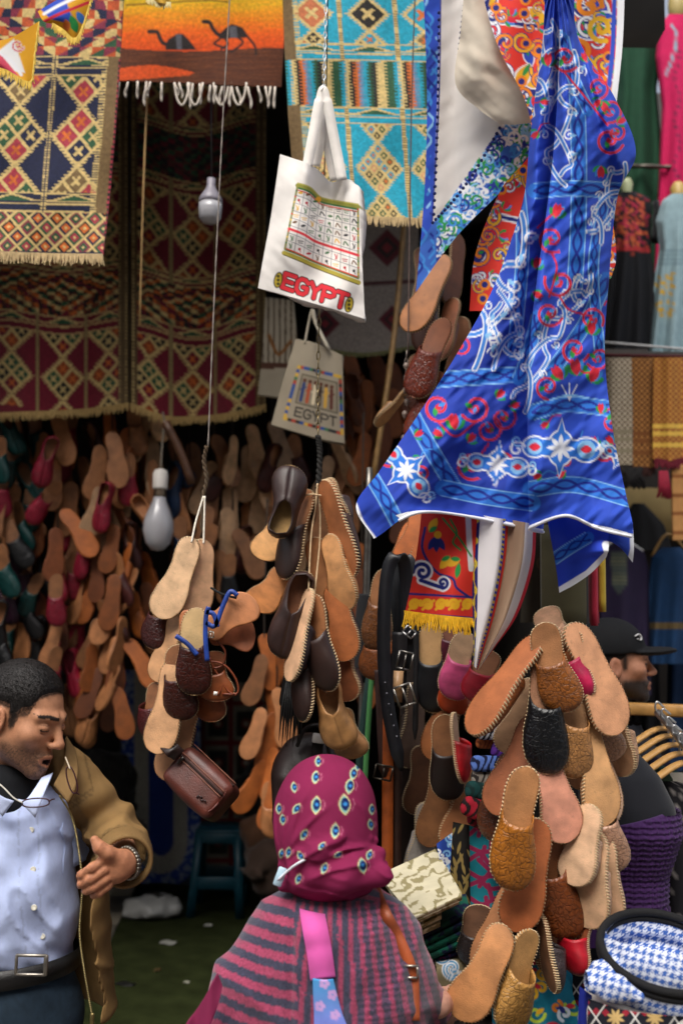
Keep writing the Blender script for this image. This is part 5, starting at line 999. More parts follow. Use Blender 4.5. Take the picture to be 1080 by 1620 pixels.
# ---- the man in the khaki jacket
SK = np.array(hexc('b5805f')); HF = (*head_frame(A(38, 1134, 2.14), 71, -17, -3), .93); Q = lambda x, y, Y: A(x, y, Y)
neck0 = to_world(np.array([[0, -.03, -.07]]), HF)[0]; base_n = Q(8, 1262, 2.23); pieces = []
def man_head(P): return smin(smin(head_sdf(P, open_=.009), cap(P, (0, -.028, -.06), to_local(base_n[None], HF)[0], .052, .060), .03), 1.0, .01)
v, f = sdf_mesh(man_head, (-.11, -.16, -.22), (.11, .14, .14), .0028); pieces.append((to_world(v, HF), f, head_colour(v, SK, .7)))
SH, EL, WR = Q(112, 1222, 2.22), Q(186, 1316, 2.27), Q(200, 1364, 2.05)
def man_trunk(P):
    d = stack(P, [(Q(0, y, 2.2)[2], Q(cx_, y, 2.2)[0], 2.22, rx * .00137, ry) for y, cx_, rx, ry in ((1235, -5, 60, .06), (1268, -15, 100, .075), (1330, -15, 118, .10), (1430, -12, 112, .10), (1540, -8, 112, .10), (1640, -8, 118, .10))])
    d = smin(d, limb(P, [SH + np.array([-.02, .01, -.02]), EL, WR], [.034, .032, .026]), .02)
    for sx in (-78, 62): hp, kn, an = Q(sx - 8, 1640, 2.22), Q(sx - 8, 1900, 2.2), Q(sx - 8, 2160, 2.22); hp[2] = .84; kn[2] = .47; an[2] = .08; d = smin(d, limb(P, [hp, kn, an], [.075, .05, .035]), .02)
    sr = Q(-150, 1215, 2.22); er = Q(-200, 1400, 2.25); wr = Q(-180, 1560, 2.15); return smin(d, limb(P, [sr, er, wr], [.045, .036, .026]), .02)
v, f = sdf_mesh(man_trunk, (-1.1, 1.9, .02), (-.30, 2.45, 1.42), .012); pieces.append((v, f, SK))
HW = Q(196, 1366, 2.03)
def man_hand(P):
    d = limb(P, [WR, HW], [.027, .026]); d = smin(d, smax(ell(P, Q(176, 1374, 2.015), (.036, .021, .031)), cap(P, Q(176, 1374, 2.015), Q(172, 1375, 2.015), .037), .01), .02)
    for pts, r in (([Q(168, 1360, 2.0), Q(146, 1373, 1.985), Q(131, 1383, 1.99), Q(120, 1387, 2.0)], [.0112, .0104, .0094, .0076]), ([Q(166, 1376, 1.995), Q(143, 1391, 1.985), Q(130, 1398, 1.995), Q(124, 1401, 2.01)], [.0112, .0104, .0092, .0075]),
                   ([Q(168, 1390, 1.998), Q(148, 1404, 1.99), Q(137, 1409, 2.0), Q(134, 1409, 2.015)], [.0108, .0098, .0086, .007]), ([Q(172, 1401, 2.005), Q(157, 1413, 2.0), Q(149, 1416, 2.01), Q(147, 1415, 2.02)], [.0095, .0085, .0076, .0064])): d = smin(d, limb(P, pts, np.array(r) * .9, .004), .0038)
    return smin(d, limb(P, [Q(190, 1358, 2.01), Q(171, 1349, 1.99), Q(158, 1341, 1.985), Q(150, 1329, 1.985)], [.0165, .0125, .0115, .0085], .008), .012)
def hand_col(V):
    C = np.tile(SK * np.array([1.05, .95, .92]), (len(V), 1)); n = vnoise(V[:, 0] * 160, V[:, 2] * 160, 3)[:, None]; 
    for q in (Q(146, 1373, 1.975), Q(143, 1391, 1.975), Q(148, 1404, 1.98), Q(157, 1413, 1.99), Q(131, 1383, 1.98), Q(130, 1398, 1.985), Q(158, 1341, 1.975), Q(168, 1360, 1.985), Q(166, 1376, 1.98)):
        dq = (V - q) @ np.array([.83, 0, -.55]); rr_ = np.linalg.norm(V - q, axis=1); C *= (1 - .22 * np.exp(-(dq / .0016) ** 2) * (rr_ < .013))[:, None]; C = C * (1 - .2 * np.exp(-(rr_ / .007) ** 2))[:, None] + SK * np.array([1.15, .8, .75]) * (.2 * np.exp(-(rr_ / .007) ** 2))[:, None]
    return C * (.84 + .24 * n)
v, f = sdf_mesh(man_hand, Q(236, 1430, 2.0) * [0, 0, 1] + np.array([Q(112, 1400, 1.95)[0], 1.94, 0]), Q(236, 1318, 2.0) * [1, 0, 1] + np.array([0, 2.1, 0]), .002); pieces.append((v, f, hand_col(v)))
V, F, C = joined(pieces); man = obj('person', V, F, M_SKIN, None, C, origin=(-.78, 2.2, 0)); tag(man, 'man in khaki jacket and pale blue shirt gesturing with one hand', 'person')
# short dark hair
def man_hair(P):
    n = (vnoise(P[:, 0] * 260 + P[:, 1] * 90, P[:, 2] * 200, 2) - .5) * .0015
    d = ell(P, (0, -.018, .042), (.0765, .0955, .0855)) + n; line = P[:, 2] - np.interp(P[:, 1], [-.12, -.06, -.038, -.028, .004, .011, .026, .031, .048, .053, .068, .10], [-.06, -.05, -.02, .024, .024, -.014, -.012, .014, .022, .060, .082, .098]) + (vnoise(P[:, 0] * 400, P[:, 1] * 400, 8) - .5) * .006
    return smax(d + .005 * (1 - np.clip(line / .022, 0, 1)), -line, .002)
grow('hair', man_hair, (-.09, -.13, -.08), (.09, .1, .15), .003, mat_col('short_hair', 0.6, .5, 300, .9, 260), man, lambda V: np.array(hexc('1a1615')) * (.6 + .9 * vnoise(V[:, 0] * 500, V[:, 1] * 400 + V[:, 2] * 200, 3))[:, None], fr=HF)
def hair_strands(parent, fr, fn, n, length, col, seed, box):
    rr = np.random.default_rng(seed); P = []; 
    V_, F_ = sdf_mesh(fn, *box, .004); idx = rr.integers(0, len(F_), n); c = V_[F_[idx]].mean(1); e = .001; nrm = np.stack([fn(c + np.eye(3)[i] * e) - fn(c - np.eye(3)[i] * e) for i in range(3)], 1); nrm /= np.linalg.norm(nrm, axis=1)[:, None] + 1e-9
    dr_ = nrm * .35 + np.array([0, .75, -.55]) * np.sign(c[:, 2:3] + .2) + rr.normal(0, .22, (n, 3)); dr_ -= nrm * np.minimum(0, (dr_ * nrm).sum(1))[:, None]; dr_ /= np.linalg.norm(dr_, axis=1)[:, None]; s_ = np.cross(dr_, nrm); s_ /= np.linalg.norm(s_, axis=1)[:, None] + 1e-9; w = .00055; L_ = length * rr.uniform(.6, 1.2, (n, 1)); base = c - nrm * .001; V = np.stack([base - s_ * w, base + s_ * w, base + nrm * w * 1.5, base + dr_ * L_ + nrm * .002], 1).reshape(-1, 3); i = np.arange(n)[:, None] * 4; F = np.concatenate([i + np.array([[0, 1, 3]]), i + np.array([[1, 2, 3]]), i + np.array([[2, 0, 3]])]); o = obj('hair_strands', to_world(V, fr), F, M_TRIM, parent, smooth=False, color=col); o['kind'] = 'stuff'
hair_strands(man, HF, man_hair, 9000, .008, hexc('17130f'), 5, ((-.09, -.13, -.08), (.09, .1, .15)))
# shirt
def zp(y, Y=2.2): return Q(0, y, Y)[2]
def wrinkle(P, amp, sx=30, sz_=11, seed=0): return amp * (vnoise(P[:, 0] * sx + P[:, 2] * 6, P[:, 2] * sz_ - P[:, 0] * 8, seed) - .5) + amp * .5 * (vnoise(P[:, 0] * sx * 2 - P[:, 2] * 15, P[:, 2] * sz_ * 2, seed + 3) - .5)
def crease(P, amp, ax, az, seed, warp=6):
    u = P[:, 0] * ax[0] + P[:, 1] * ax[1] + P[:, 2] * ax[2]; v = P[:, 0] * az[0] + P[:, 1] * az[1] + P[:, 2] * az[2]; n = vnoise(u + 1.2 * vnoise(v * .7, u * .5, seed + 5), v, seed); return -amp * (np.clip(1 - abs(2 * n - 1) * 2.2, 0, 1) ** 1.5 - .25)
def man_shirt(P):
    d = stack(P, [(zp(y), Q(cx_, y, 2.2)[0], cy, rx * .00137, ry) for y, cx_, rx, cy, ry in ((1232, -2, 62, 2.21, .07), (1262, -10, 122, 2.21, .105), (1310, -12, 128, 2.20, .125), (1400, -12, 124, 2.19, .13), (1470, -8, 124, 2.19, .128), (1500, -6, 120, 2.197, .120), (1526, -5, 110, 2.20, .108))])
    dn = cap(P, Q(14, 1190, 2.16), Q(8, 1245, 2.17), .062, .066); return smax(d + wrinkle(P, .018, 15, 10, 1) + crease(P, .006, (26, 0, 14), (-4, 0, 7), 2) * np.clip((P[:, 2] - zp(1500)) / .05, 0, 1) + .003 * np.sin((P[:, 2] * .8 + P[:, 0]) * 95 + 6 * vnoise(P[:, 0] * 9, P[:, 2] * 9, 3)) * np.clip(vnoise(P[:, 0] * 7, P[:, 2] * 6, 8) - .35, 0, 1) * 2, -dn, .01)
def shirt_col(V):
    C = np.tile(np.array(hexc('bccaf0')), (len(V), 1)); C[np.mod(V[:, 0] * 900, 3) < 1] *= .965
    px = 540 + V[:, 0] / V[:, 1] * FPX; xc = np.interp(V[:, 2], [zp(1510), zp(1240)], [Q(56, 1500, 2.07)[0], Q(30, 1270, 2.07)[0]]); e = abs(abs(V[:, 0] - xc) - .017) < .0014; C[e & (V[:, 1] < 2.19)] *= .8
    return C
shirt = grow('shirt', man_shirt, (-1.05, 2.0, .89), (-.40, 2.40, 1.40), .0052, M_FAB, man, shirt_col)
def surf_y(fn, x, z, y0=1.95, y1=2.3):
    ys = np.linspace(y0, y1, 240); P = np.stack([np.full(240, x), ys, np.full(240, z)], 1); d = fn(P); i = np.argmax(d < 0); return ys[i] if d[i] < 0 else y1
for x, y in ((37, 1262), (39, 1320), (46, 1381), (52, 1438), (59, 1490)):
    p = Q(x, y, 2.07); p[1] = surf_y(man_shirt, p[0], p[2]) - .0005; G().lathe([(0, -.002), (.0058, -.002), (.0062, 0), (.0058, .0015), (.004, .001), (0, .001)], p, 14, rotm('X', 90)).build('button', M_PLAST, shirt, color=hexc('d8d4c4'))
def on_shirt(pts, off=.004): return np.array([(lambda p: (p[0], surf_y(man_shirt, p[0], p[2]) - off, p[2]))(Q(x, y, 2.08)) for x, y in pts])
pk = []
for j in range(8):
    for i in range(6): pk.append((84 + 42 * i / 5 + j * .3, 1312 + 84 * j / 7 + (6 * (1 - abs(i / 5 - .5) * 2) if j == 7 else 0)))
V, F = thick_grid(on_shirt(pk, .004), 8, 6, .003); obj('pocket', V, F, M_FAB, shirt, np.tile(np.array(hexc('b2c2ec')), (len(V), 1)))
# collar points
for pts in ([[(66, 1230, 2.11), (84, 1222, 2.13)], [(56, 1246, 2.075), (76, 1240, 2.08)], [(42, 1264, 2.055), (66, 1266, 2.055)], [(28, 1264, 2.05), (56, 1294, 2.05)]], [[(-40, 1215, 2.12), (-60, 1212, 2.14)], [(-18, 1245, 2.07), (-30, 1240, 2.08)], [(6, 1262, 2.055), (-14, 1268, 2.06)], [(22, 1268, 2.055), (4, 1292, 2.06)]]):
    V, X_, Y_ = patch(pts, 8, 16); V, F = thick_grid(V, 16, 8, .004); obj('collar', V, F, M_FAB, shirt, np.tile(np.array(hexc('c6d2f4')), (len(V), 1)))
V, F = sdf_mesh(lambda P: cap(P, Q(14, 1238, 2.165), Q(10, 1262, 2.165), .062, .068), (-.95, 2.02, 1.24), (-.55, 2.3, 1.42), .006); obj('undershirt', V, F, M_FAB, man, np.tile(np.array(hexc('14161a')), (len(V), 1)))
# jeans, belt, shoes
def man_jeans(P):
    d = stack(P, [(zp(y), Q(cx_, y, 2.2)[0], 2.2, rx * .00137, ry) for y, cx_, rx, ry in ((1528, -6, 116, .125), (1560, -8, 124, .13), (1620, -10, 128, .13), (1650, -10, 126, .125))])
    for sx in (-80, 60): hp, kn, an = Q(sx - 8, 1630, 2.2), Q(sx - 8, 1900, 2.19), Q(sx - 8, 2160, 2.22); hp[2] = .84; kn[2] = .47; an[2] = .09; d = smin(d, limb(P, [hp, kn, an], [.098, .075, .062]), .03)
    return d + wrinkle(P, .008, 14, 16, 5)
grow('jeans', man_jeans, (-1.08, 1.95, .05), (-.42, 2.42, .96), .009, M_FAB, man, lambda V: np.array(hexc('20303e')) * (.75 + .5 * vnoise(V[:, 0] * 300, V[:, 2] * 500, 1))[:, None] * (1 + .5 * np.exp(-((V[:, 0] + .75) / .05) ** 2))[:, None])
a = np.linspace(0, 2 * math.pi, 40); cxm = Q(-6, 1522, 2.2)[0]; belt_p = np.stack([cxm + .171 * np.cos(a), 2.2 + .136 * np.sin(a), np.full(40, zp(1521)) + .012 * np.cos(a)], 1)
g = G(); ring = []
for p in belt_p: ring.append(p)
R_ = [np.array([p + np.array([0, 0, dz]) + (np.array([p[0] - cxm, p[1] - 2.2, 0]) * k) for dz, k in ((-.019, 0), (.019, 0), (.019, .03), (-.019, .03))]) for p in belt_p]; g.loft(R_, caps=False); bo = g.build('belt', M_SMOOTH, man, color=hexc('141312'))
bp = Q(52, 1524, 2.06); bp[1] = 2.05
gb = G()
for dx, dz, sx_, sz2 in ((0, .018, .062, .006), (0, -.018, .062, .006), (-.029, 0, .006, .04), (.029, 0, .009, .04)): gb.box(bp + np.array([dx, 0, dz]), (sx_, .006, sz2), bev=.002)
gb.build('belt_buckle', M_METAL, bo, color=hexc('9a948a'))
for sx in (-88, 52):
    p = Q(sx, 2100, 2.2); V, F = sdf_mesh(lambda P: smax(smin(ell(P, (p[0], 2.12, .045), (.05, .13, .05)), ell(P, (p[0], 2.2, .06), (.045, .06, .06)), .03), .006 - P[:, 2], .01), (p[0] - .08, 1.96, -.01), (p[0] + .08, 2.3, .14), .01); obj('shoe', V, F, M_SMOOTH, man, color=hexc('1a1614'))
# khaki jacket: shoulders, sleeve and the open front panel
KH = np.array(hexc('87693f'))
def man_jacket(P):
    d = limb(P, [Q(60, 1212, 2.24), Q(102, 1222, 2.23), Q(136, 1256, 2.24), EL + np.array([0, 0, .0]), EL * .55 + WR * .45, EL * .12 + WR * .88], [.042, .052, .054, .050, .049, .047], .03)
    sh = stack(P, [(zp(y), Q(cx_, y, 2.2)[0], cy, rx * .00137, ry) for y, cx_, rx, cy, ry in ((1190, 8, 70, 2.24, .08), (1212, -8, 104, 2.25, .095), (1240, -8, 138, 2.25, .118), (1272, -8, 152, 2.25, .13), (1330, -8, 160, 2.24, .135), (1430, -4, 168, 2.23, .14), (1540, -2, 174, 2.23, .14), (1612, 0, 176, 2.23, .14))])
    inn = stack(P, [(zp(y), Q(cx_, y, 2.2)[0], cy, rx * .00137, ry) for y, cx_, rx, cy, ry in ((1170, 8, 58, 2.2, .085), (1215, -4, 98, 2.22, .10), (1262, -8, 138, 2.235, .12), (1330, -8, 147, 2.225, .122), (1430, -4, 154, 2.215, .126), (1540, -2, 159, 2.215, .126), (1650, 0, 160, 2.215, .126))])
    w2 = wrinkle(P, .014, 10, 8, 7); sh = smax(sh + w2, -(inn + w2), .004)
    zx = np.interp(P[:, 2], [zp(1612, 2.1), zp(1480, 2.1), zp(1400, 2.1), zp(1290, 2.1), zp(1235, 2.1), zp(1190, 2.1)], [Q(149, 1600, 2.1)[0], Q(131, 1480, 2.1)[0], Q(134, 1400, 2.1)[0], Q(118, 1290, 2.1)[0], Q(102, 1240, 2.1)[0], Q(104, 1200, 2.1)[0]])
    zl = Q(-95, 1400, 2.1)[0]; gap = np.minimum(np.minimum(zx - P[:, 0], P[:, 0] - zl), 2.225 - P[:, 1]); sh = smax(sh, gap, .003)
    wr_ = wrinkle(P, .013, 12, 12, 7); d = smin(d + wr_, sh, .02); sr = Q(-150, 1225, 2.24); er = Q(-205, 1400, 2.27); wr = Q(-182, 1530, 2.18); d = smin(d, limb(P, [sr, er, wr], [.075, .066, .055]), .03)
    fold = .006 * np.sin((P[:, 0] * .7 - P[:, 2]) * 75 + 5 * vnoise(P[:, 0] * 8, P[:, 2] * 8, 4)) * np.exp(-((P[:, 2] - EL[2]) / .09) ** 2) * (P[:, 0] > Q(120, 1300, 2.2)[0])
    hole = cap(P, EL * .3 + WR * .7, WR + (WR - EL) * .35, .048, .05); return smax(smax(d + fold + crease(P, .004, (16, 4, 22), (9, 0, -6), 6), -hole, .004), -man_headspace(P), .006)
def man_headspace(P): return cap(P, Q(22, 1180, 2.14), Q(22, 1252, 2.12), .078, .088)
def jack_col(V):
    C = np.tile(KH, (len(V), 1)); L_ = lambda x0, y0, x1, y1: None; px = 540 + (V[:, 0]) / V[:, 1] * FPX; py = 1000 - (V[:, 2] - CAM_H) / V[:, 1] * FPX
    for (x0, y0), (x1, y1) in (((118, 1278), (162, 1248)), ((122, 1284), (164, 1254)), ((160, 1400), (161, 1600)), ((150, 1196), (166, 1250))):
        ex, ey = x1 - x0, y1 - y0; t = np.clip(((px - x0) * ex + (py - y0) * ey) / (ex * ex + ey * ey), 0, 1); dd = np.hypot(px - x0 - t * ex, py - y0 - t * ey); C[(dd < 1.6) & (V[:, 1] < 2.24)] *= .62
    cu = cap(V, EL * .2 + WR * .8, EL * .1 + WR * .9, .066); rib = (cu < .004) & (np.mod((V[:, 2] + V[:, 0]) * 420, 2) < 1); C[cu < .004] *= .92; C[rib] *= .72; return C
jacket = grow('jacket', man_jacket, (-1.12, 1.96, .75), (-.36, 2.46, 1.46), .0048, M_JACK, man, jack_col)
# collar, zip, watch
V, X_, Y_ = patch([[(106, 1164, 2.22), (120, 1186, 2.2)], [(104, 1190, 2.17), (124, 1212, 2.15)], [(98, 1216, 2.13), (120, 1242, 2.10)], [(86, 1240, 2.10), (108, 1270, 2.085)]], 10, 20); V, F = thick_grid(V, 20, 10, .008); obj('collar', V, F, M_JACK, jacket, np.tile(KH * .8, (len(V), 1)))
zpath = cat([Q(98, 1258, 2.062), Q(117, 1292, 2.085), Q(127, 1340, 2.09), Q(133, 1400, 2.085), Q(129, 1470, 2.085), Q(136, 1530, 2.085), Q(148, 1600, 2.09)], 150); zpath[:, 1] -= .012; g = G()
for k in range(0, 149): d_ = zpath[k + 1] - zpath[k]; g.box(zpath[k], (.0042, .0025, .0016), rotm('Y', 12))
g.build('zip', M_METAL, jacket, color=hexc('a89868')); G().box(zpath[-1] + np.array([.002, -.004, -.012]), (.009, .005, .03), bev=.002).build('zip_pull', M_METAL, jacket, color=hexc('8a7a50'))
ca = np.linspace(0, 2 * math.pi, 97)[:-1]; ax_c = (WR - EL) / np.linalg.norm(WR - EL); uc = np.cross(ax_c, [0, 0, 1.]); uc /= np.linalg.norm(uc); vc = np.cross(ax_c, uc); c1 = EL * .22 + WR * .78; rg = []
for t, r in ((-.012, .054), (0, .0575), (.02, .0545), (.04, .0535), (.052, .052), (.052, .046), (.03, .045)): rr_ = r + .0011 * np.where(np.arange(96) % 2, 1, -1); rg.append(c1 + ax_c * t + (np.cos(ca) * rr_)[:, None] * uc + (np.sin(ca) * rr_)[:, None] * vc)
g = G().loft(rg, caps=False); obj('cuff', np.concatenate(g.V), g.F, M_JACK, jacket, np.tile(KH * .85, (len(np.concatenate(g.V)), 1)))
wa = np.linspace(0, 2 * math.pi, 26)[:-1]; axis = (WR - EL); axis /= np.linalg.norm(axis); hdir = Q(170, 1374, 2.01) - WR; hdir /= np.linalg.norm(hdir); u_ = np.cross(hdir, [0, 1, 0]); u_ /= np.linalg.norm(u_); w_v = np.cross(hdir, u_); wc = Q(203, 1365, 2.045); g = G()
for t in wa: g.box(wc + u_ * .0305 * math.cos(t) + w_v * .031 * math.sin(t), (.010, .006, .008), np.stack([hdir, u_ * math.cos(t) + w_v * math.sin(t), -u_ * math.sin(t) + w_v * math.cos(t)], 1), bev=.0015)
tag(g.build('wrist_watch', M_METAL, None, color=hexc('8a8478')), 'steel bracelet watch on the wrist of the man in khaki', 'watch')
def glasses(label, c, R):
    t = thing('spectacles', label, 'spectacles', c); g = G()
    a = np.linspace(0, 2 * math.pi, 30); g.tube(np.stack([.027 * np.cos(a), 0 * a, .0085 * np.sign(np.sin(a)) * abs(np.sin(a)) ** .7], 1) @ R.T + c, .0015, 5); g.build('frame', M_PLAST, t, color=hexc('3a1420'))
    for s in (1,): G().tube(np.array([(s * .027, 0, .002), (s * .031, .006, .004), (s * .033, .016, .003)]) @ R.T + c, .0014, 5).build('temple', M_PLAST, t, color=hexc('3a1420'))
    return t
gl = glasses('maroon half spectacles hanging on a string over the shirt', Q(57, 1270, 2.035), rotm('Y', -4)); gl2 = glasses('maroon half spectacles resting on the khaki jacket shoulder', Q(114, 1234, 2.06), rotm('Y', 72))
cord('neck_string', 'pale string around the man\'s neck holding the spectacles', [Q(-20, 1225, 2.06), Q(5, 1245, 2.04), Q(22, 1262, 2.03), Q(36, 1270, 2.032)], .0016, hexc('c8c4b8')); cord('spectacle_string', 'thin string from the man\'s collar to the shoulder spectacles', [Q(104, 1198, 2.10), Q(108, 1208, 2.07), Q(111, 1216, 2.05)], .0014, hexc('c8b8a0'))

# ---- the woman in the magenta headscarf, seen from behind
MG = np.array(hexc('7e2148'))
WN = np.array([A(520, 1300, 1.96)[0], 1.96, 0])
def woman_body(P):
    d = ell(P, A(517, 1300, 1.97), (.078, .095, .115)); d = smin(d, cap(P, A(520, 1380, 1.97), A(524, 1440, 1.96), .05, .06), .03)
    d = smin(d, stack(P, [(A(0, y, 1.95)[2], A(cx_, y, 1.95)[0], 1.95, rx, ry) for y, cx_, rx, ry in ((1420, 526, .05, .05), (1450, 526, .09, .07), (1560, 520, .12, .09), (1700, 515, .13, .09), (1850, 512, .16, .11), (2100, 510, .12, .1), (2290, 510, .08, .08))]), .03)
    d = smin(d, limb(P, [A(604, 1490, 1.96), A(650, 1575, 1.98), A(696, 1592, 2.05)], [.03, .03, .026]), .02); return smin(d, limb(P, [A(452, 1490, 1.95), A(385, 1620, 1.93), A(380, 1740, 2.0)], [.03, .03, .026]), .02)
v1, f1 = sdf_mesh(woman_body, (-.38, 1.75, .02), (.32, 2.2, 1.46), .011)
def woman_hand(P):
    d = ell(P, A(704, 1586, 2.05), (.022, .03, .026))
    for k, (a, b, c) in enumerate((((706, 1578, 2.07), (718, 1580, 2.10), (724, 1586, 2.11)), ((708, 1588, 2.07), (721, 1591, 2.10), (724, 1598, 2.11)), ((706, 1598, 2.06), (718, 1603, 2.09), (719, 1609, 2.10)), ((702, 1606, 2.05), (711, 1612, 2.08), (712, 1617, 2.09)), ((704, 1572, 2.05), (712, 1566, 2.07), (720, 1566, 2.09)))): d = smin(d, limb(P, [A(*a), A(*b), A(*c)], [.0098, .0088, .0074], .006), .006)
    return smin(d, cap(P, A(700, 1586, 2.04), A(690, 1588, 2.0), .025, .027), .012)
lo_ = A(684, 1622, 2.0); hi_ = A(730, 1552, 2.0); v2, f2 = sdf_mesh(woman_hand, (lo_[0], 1.97, lo_[2] - .03), (hi_[0] + .02, 2.14, hi_[2] + .01), .0028); V, F, C = joined([(v1, f1, SK * 1.1), (v2, f2, np.array(hexc('cf9a84')))])
wom = obj('person', V, F, M_SKIN, None, C, origin=(WN[0], 1.96, 0)); tag(wom, 'woman in magenta headscarf and striped shawl seen from behind', 'person')
def d0(P): return smin(smin(ell(P, A(515, 1288, 1.97), (.094, .116, .104)), ell(P, A(517, 1348, 1.95), (.088, .102, .085)), .05), ell(P, A(523, 1388, 1.955), (.090, .10, .034)), .03)
SDC = {}
def surf_d(fn, x, y):
    if (x, y) not in SDC: ys = np.linspace(1.8, 2.0, 200); q = fn(np.array([A(x, y, t) for t in ys])); i = np.argmax(q < 0); SDC[(x, y)] = ys[i] if q[i] < 0 else 1.95
    return SDC[(x, y)]
def scarf(P):
    d = ell(P, A(515, 1288, 1.97), (.094, .116, .104)); d = smin(d, ell(P, A(516, 1270, 1.97), (.082, .10, .084)), .03); d = smin(d, ell(P, A(517, 1348, 1.95), (.088, .102, .085)), .05); d = smin(d, ell(P, A(523, 1388, 1.955), (.090, .10, .034)), .03)
    d = smin(d, limb(P, [A(448, 1402, 1.90), A(500, 1386, 1.848), A(560, 1368, 1.85), A(600, 1350, 1.90)], [.010, .016, .016, .012]), .016); d = smin(d, limb(P, [A(470, 1402, 1.87), A(540, 1394, 1.845), A(602, 1384, 1.87)], [.010, .020, .022]), .014); d = smin(d, limb(P, [A(462, 1372, 1.87), A(500, 1350, 1.84), A(540, 1325, 1.845)], [.008, .009, .004]), .02); d = smin(d, ell(P, A(588, 1370, 1.90), (.022, .03, .028)), .016)
    for pts, r in (([(446, 1350), (480, 1362), (530, 1352), (585, 1326)], .011), ([(444, 1368), (490, 1380), (550, 1370), (600, 1346)], .012), ([(452, 1388), (500, 1398), (560, 1390), (606, 1366)], .014), ([(505, 1322), (545, 1338), (592, 1330)], .008)):
        yy = [surf_d(d0, x, y) for x, y in pts]; d = smin(d, limb(P, [A(x, y, Yq + r * .45) for (x, y), Yq in zip(pts, yy)], [r * .5, r, r, r * .6], .006), .0045)
    q = P - A(515, 1290, 1.9); px = q[:, 0] / .00124; pz = -q[:, 2] / .00124
    for (x0, z0, x1, z1, w, a) in ((-54, 50, -18, -52, 4, .0045), (-56, 52, 12, -24, 4, .005), (-68, 66, -74, -34, 4, .004), (-62, 60, -44, -20, 3, .003), (36, -30, 62, 16, 4, .003), (-45, 66, 25, 26, 4, .005), (3, 50, 72, 42, 3.5, .006), (-30, 84, 74, 58, 3.5, .005), (-58, 72, -28, 40, 3, .004)):
        ex, ez = x1 - x0, z1 - z0; L2 = ex * ex + ez * ez; t = ((px - x0) * ex + (pz - z0) * ez) / L2; n = ((px - x0) * -ez + (pz - z0) * ex) / math.sqrt(L2) + 8 * np.sin(t * 3.1); d = d - a * np.exp(-(n / w) ** 2) * np.clip(np.sin(np.clip(t, 0, 1) * math.pi), 0, 1)
    low = np.clip((A(0, 1300, 1.9)[2] - P[:, 2]) / .08, .12, 1); return d + crease(P, .0035, (14, 0, 34), (14, 0, -5), 4) * low
EYES = [(503, 1204, 0, 9), (499, 1229, 8, 11), (465, 1245, -8, 9), (559, 1223, 12, 11), (553, 1243, 10, 13), (500, 1273, 5, 15), (545, 1272, -4, 17), (469, 1279, 35, 10), (441, 1279, 0, 9), (447, 1296, -5, 9), (481, 1320, 30, 10), (530, 1314, 5, 13), (456, 1348, 10, 9), (475, 1354, -30, 9), (509, 1338, 40, 8), (513, 1373, 20, 10), (573, 1369, -10, 13), (584, 1352, 20, 9), (472, 1390, 20, 9), (588, 1280, 0, 9), (586, 1304, -10, 9), (566, 1212, 15, 8), (445, 1350, 10, 8), (535, 1352, 60, 8)]
def scarf_col(V):
    d = V - np.array([0, 0, CAM_H]); fw = d @ _f; px = 540 + FPX * (d @ _r) / fw; py = 810 - FPX * (d @ _u) / fw; C = np.tile(MG, (len(V), 1)); cv = Canvas(px, py, MG, 1.5); cv.C = C.copy()
    for x, y, a, s in EYES:
        r = math.radians(a); s = s * .98; cv.leaf(x + math.sin(r) * s, y - math.cos(r) * s, 90 + a, s * 2.1, s * 1.14, hexc('d8c890')); cv.leaf(x + math.sin(r) * s * .84, y - math.cos(r) * s * .84, 90 + a, s * 1.78, s * .92, hexc('7ab8b0')); cv.disc(x + 1, y, s * .40, hexc('14205a'), s * .62, r); cv.disc(x + 1, y, s * .2, hexc('3a8ad0')); cv.stroke([(x + s * .8, y - s * .5), (x + s * .95, y), (x + s * .7, y + s * .6)], 1.4, hexc('b0607a'))
    front = V[:, 1] < 1.99; return np.where(front[:, None], cv.C, C)
grow('headscarf', scarf, A(428, 1425, 1.97) * [1, 0, 1] + np.array([-.01, 1.785, -.02]), A(625, 1185, 1.97) * [1, 0, 1] + np.array([.02, 2.11, .03]), .0026, mat_col('scarf_crepe', .85, .08, 20, .2, 900, spec=.15), wom, scarf_col)
def shawl(P):
    d = stack(P, [(A(0, y, 1.95)[2], A(cx_, y, 1.95)[0], cy, rx * .00124, ry) for y, cx_, rx, cy, ry in ((1392, 526, 58, 1.96, .07), (1408, 526, 84, 1.955, .09), (1440, 524, 110, 1.945, .11), (1490, 524, 126, 1.935, .125), (1560, 522, 144, 1.93, .135), (1630, 512, 162, 1.93, .14), (1760, 505, 165, 1.93, .15), (1900, 505, 165, 1.93, .15))], 2.1)
    d = smin(d, limb(P, [A(444, 1474, 1.93), A(392, 1568, 1.90), A(346, 1700, 1.88), A(340, 1800, 1.95)], [.052, .068, .08, .07]), .04); d = smin(d, limb(P, [A(616, 1468, 1.95), A(650, 1554, 1.96), A(688, 1592, 2.03)], [.046, .044, .036]), .04)
    fr_ = P[:, 0] - A(462, 1500, 1.85)[0]; d = d + .006 * np.exp(-(fr_ / .006) ** 2) * (P[:, 2] < A(0, 1450, 1.85)[2]); return d + wrinkle(P, .014, 7, 9, 12) + crease(P, .006, (16, 0, -9), (4, 0, 7), 9)
SP, SG = np.array(hexc('a0405e')), np.array(hexc('3c3c50'))
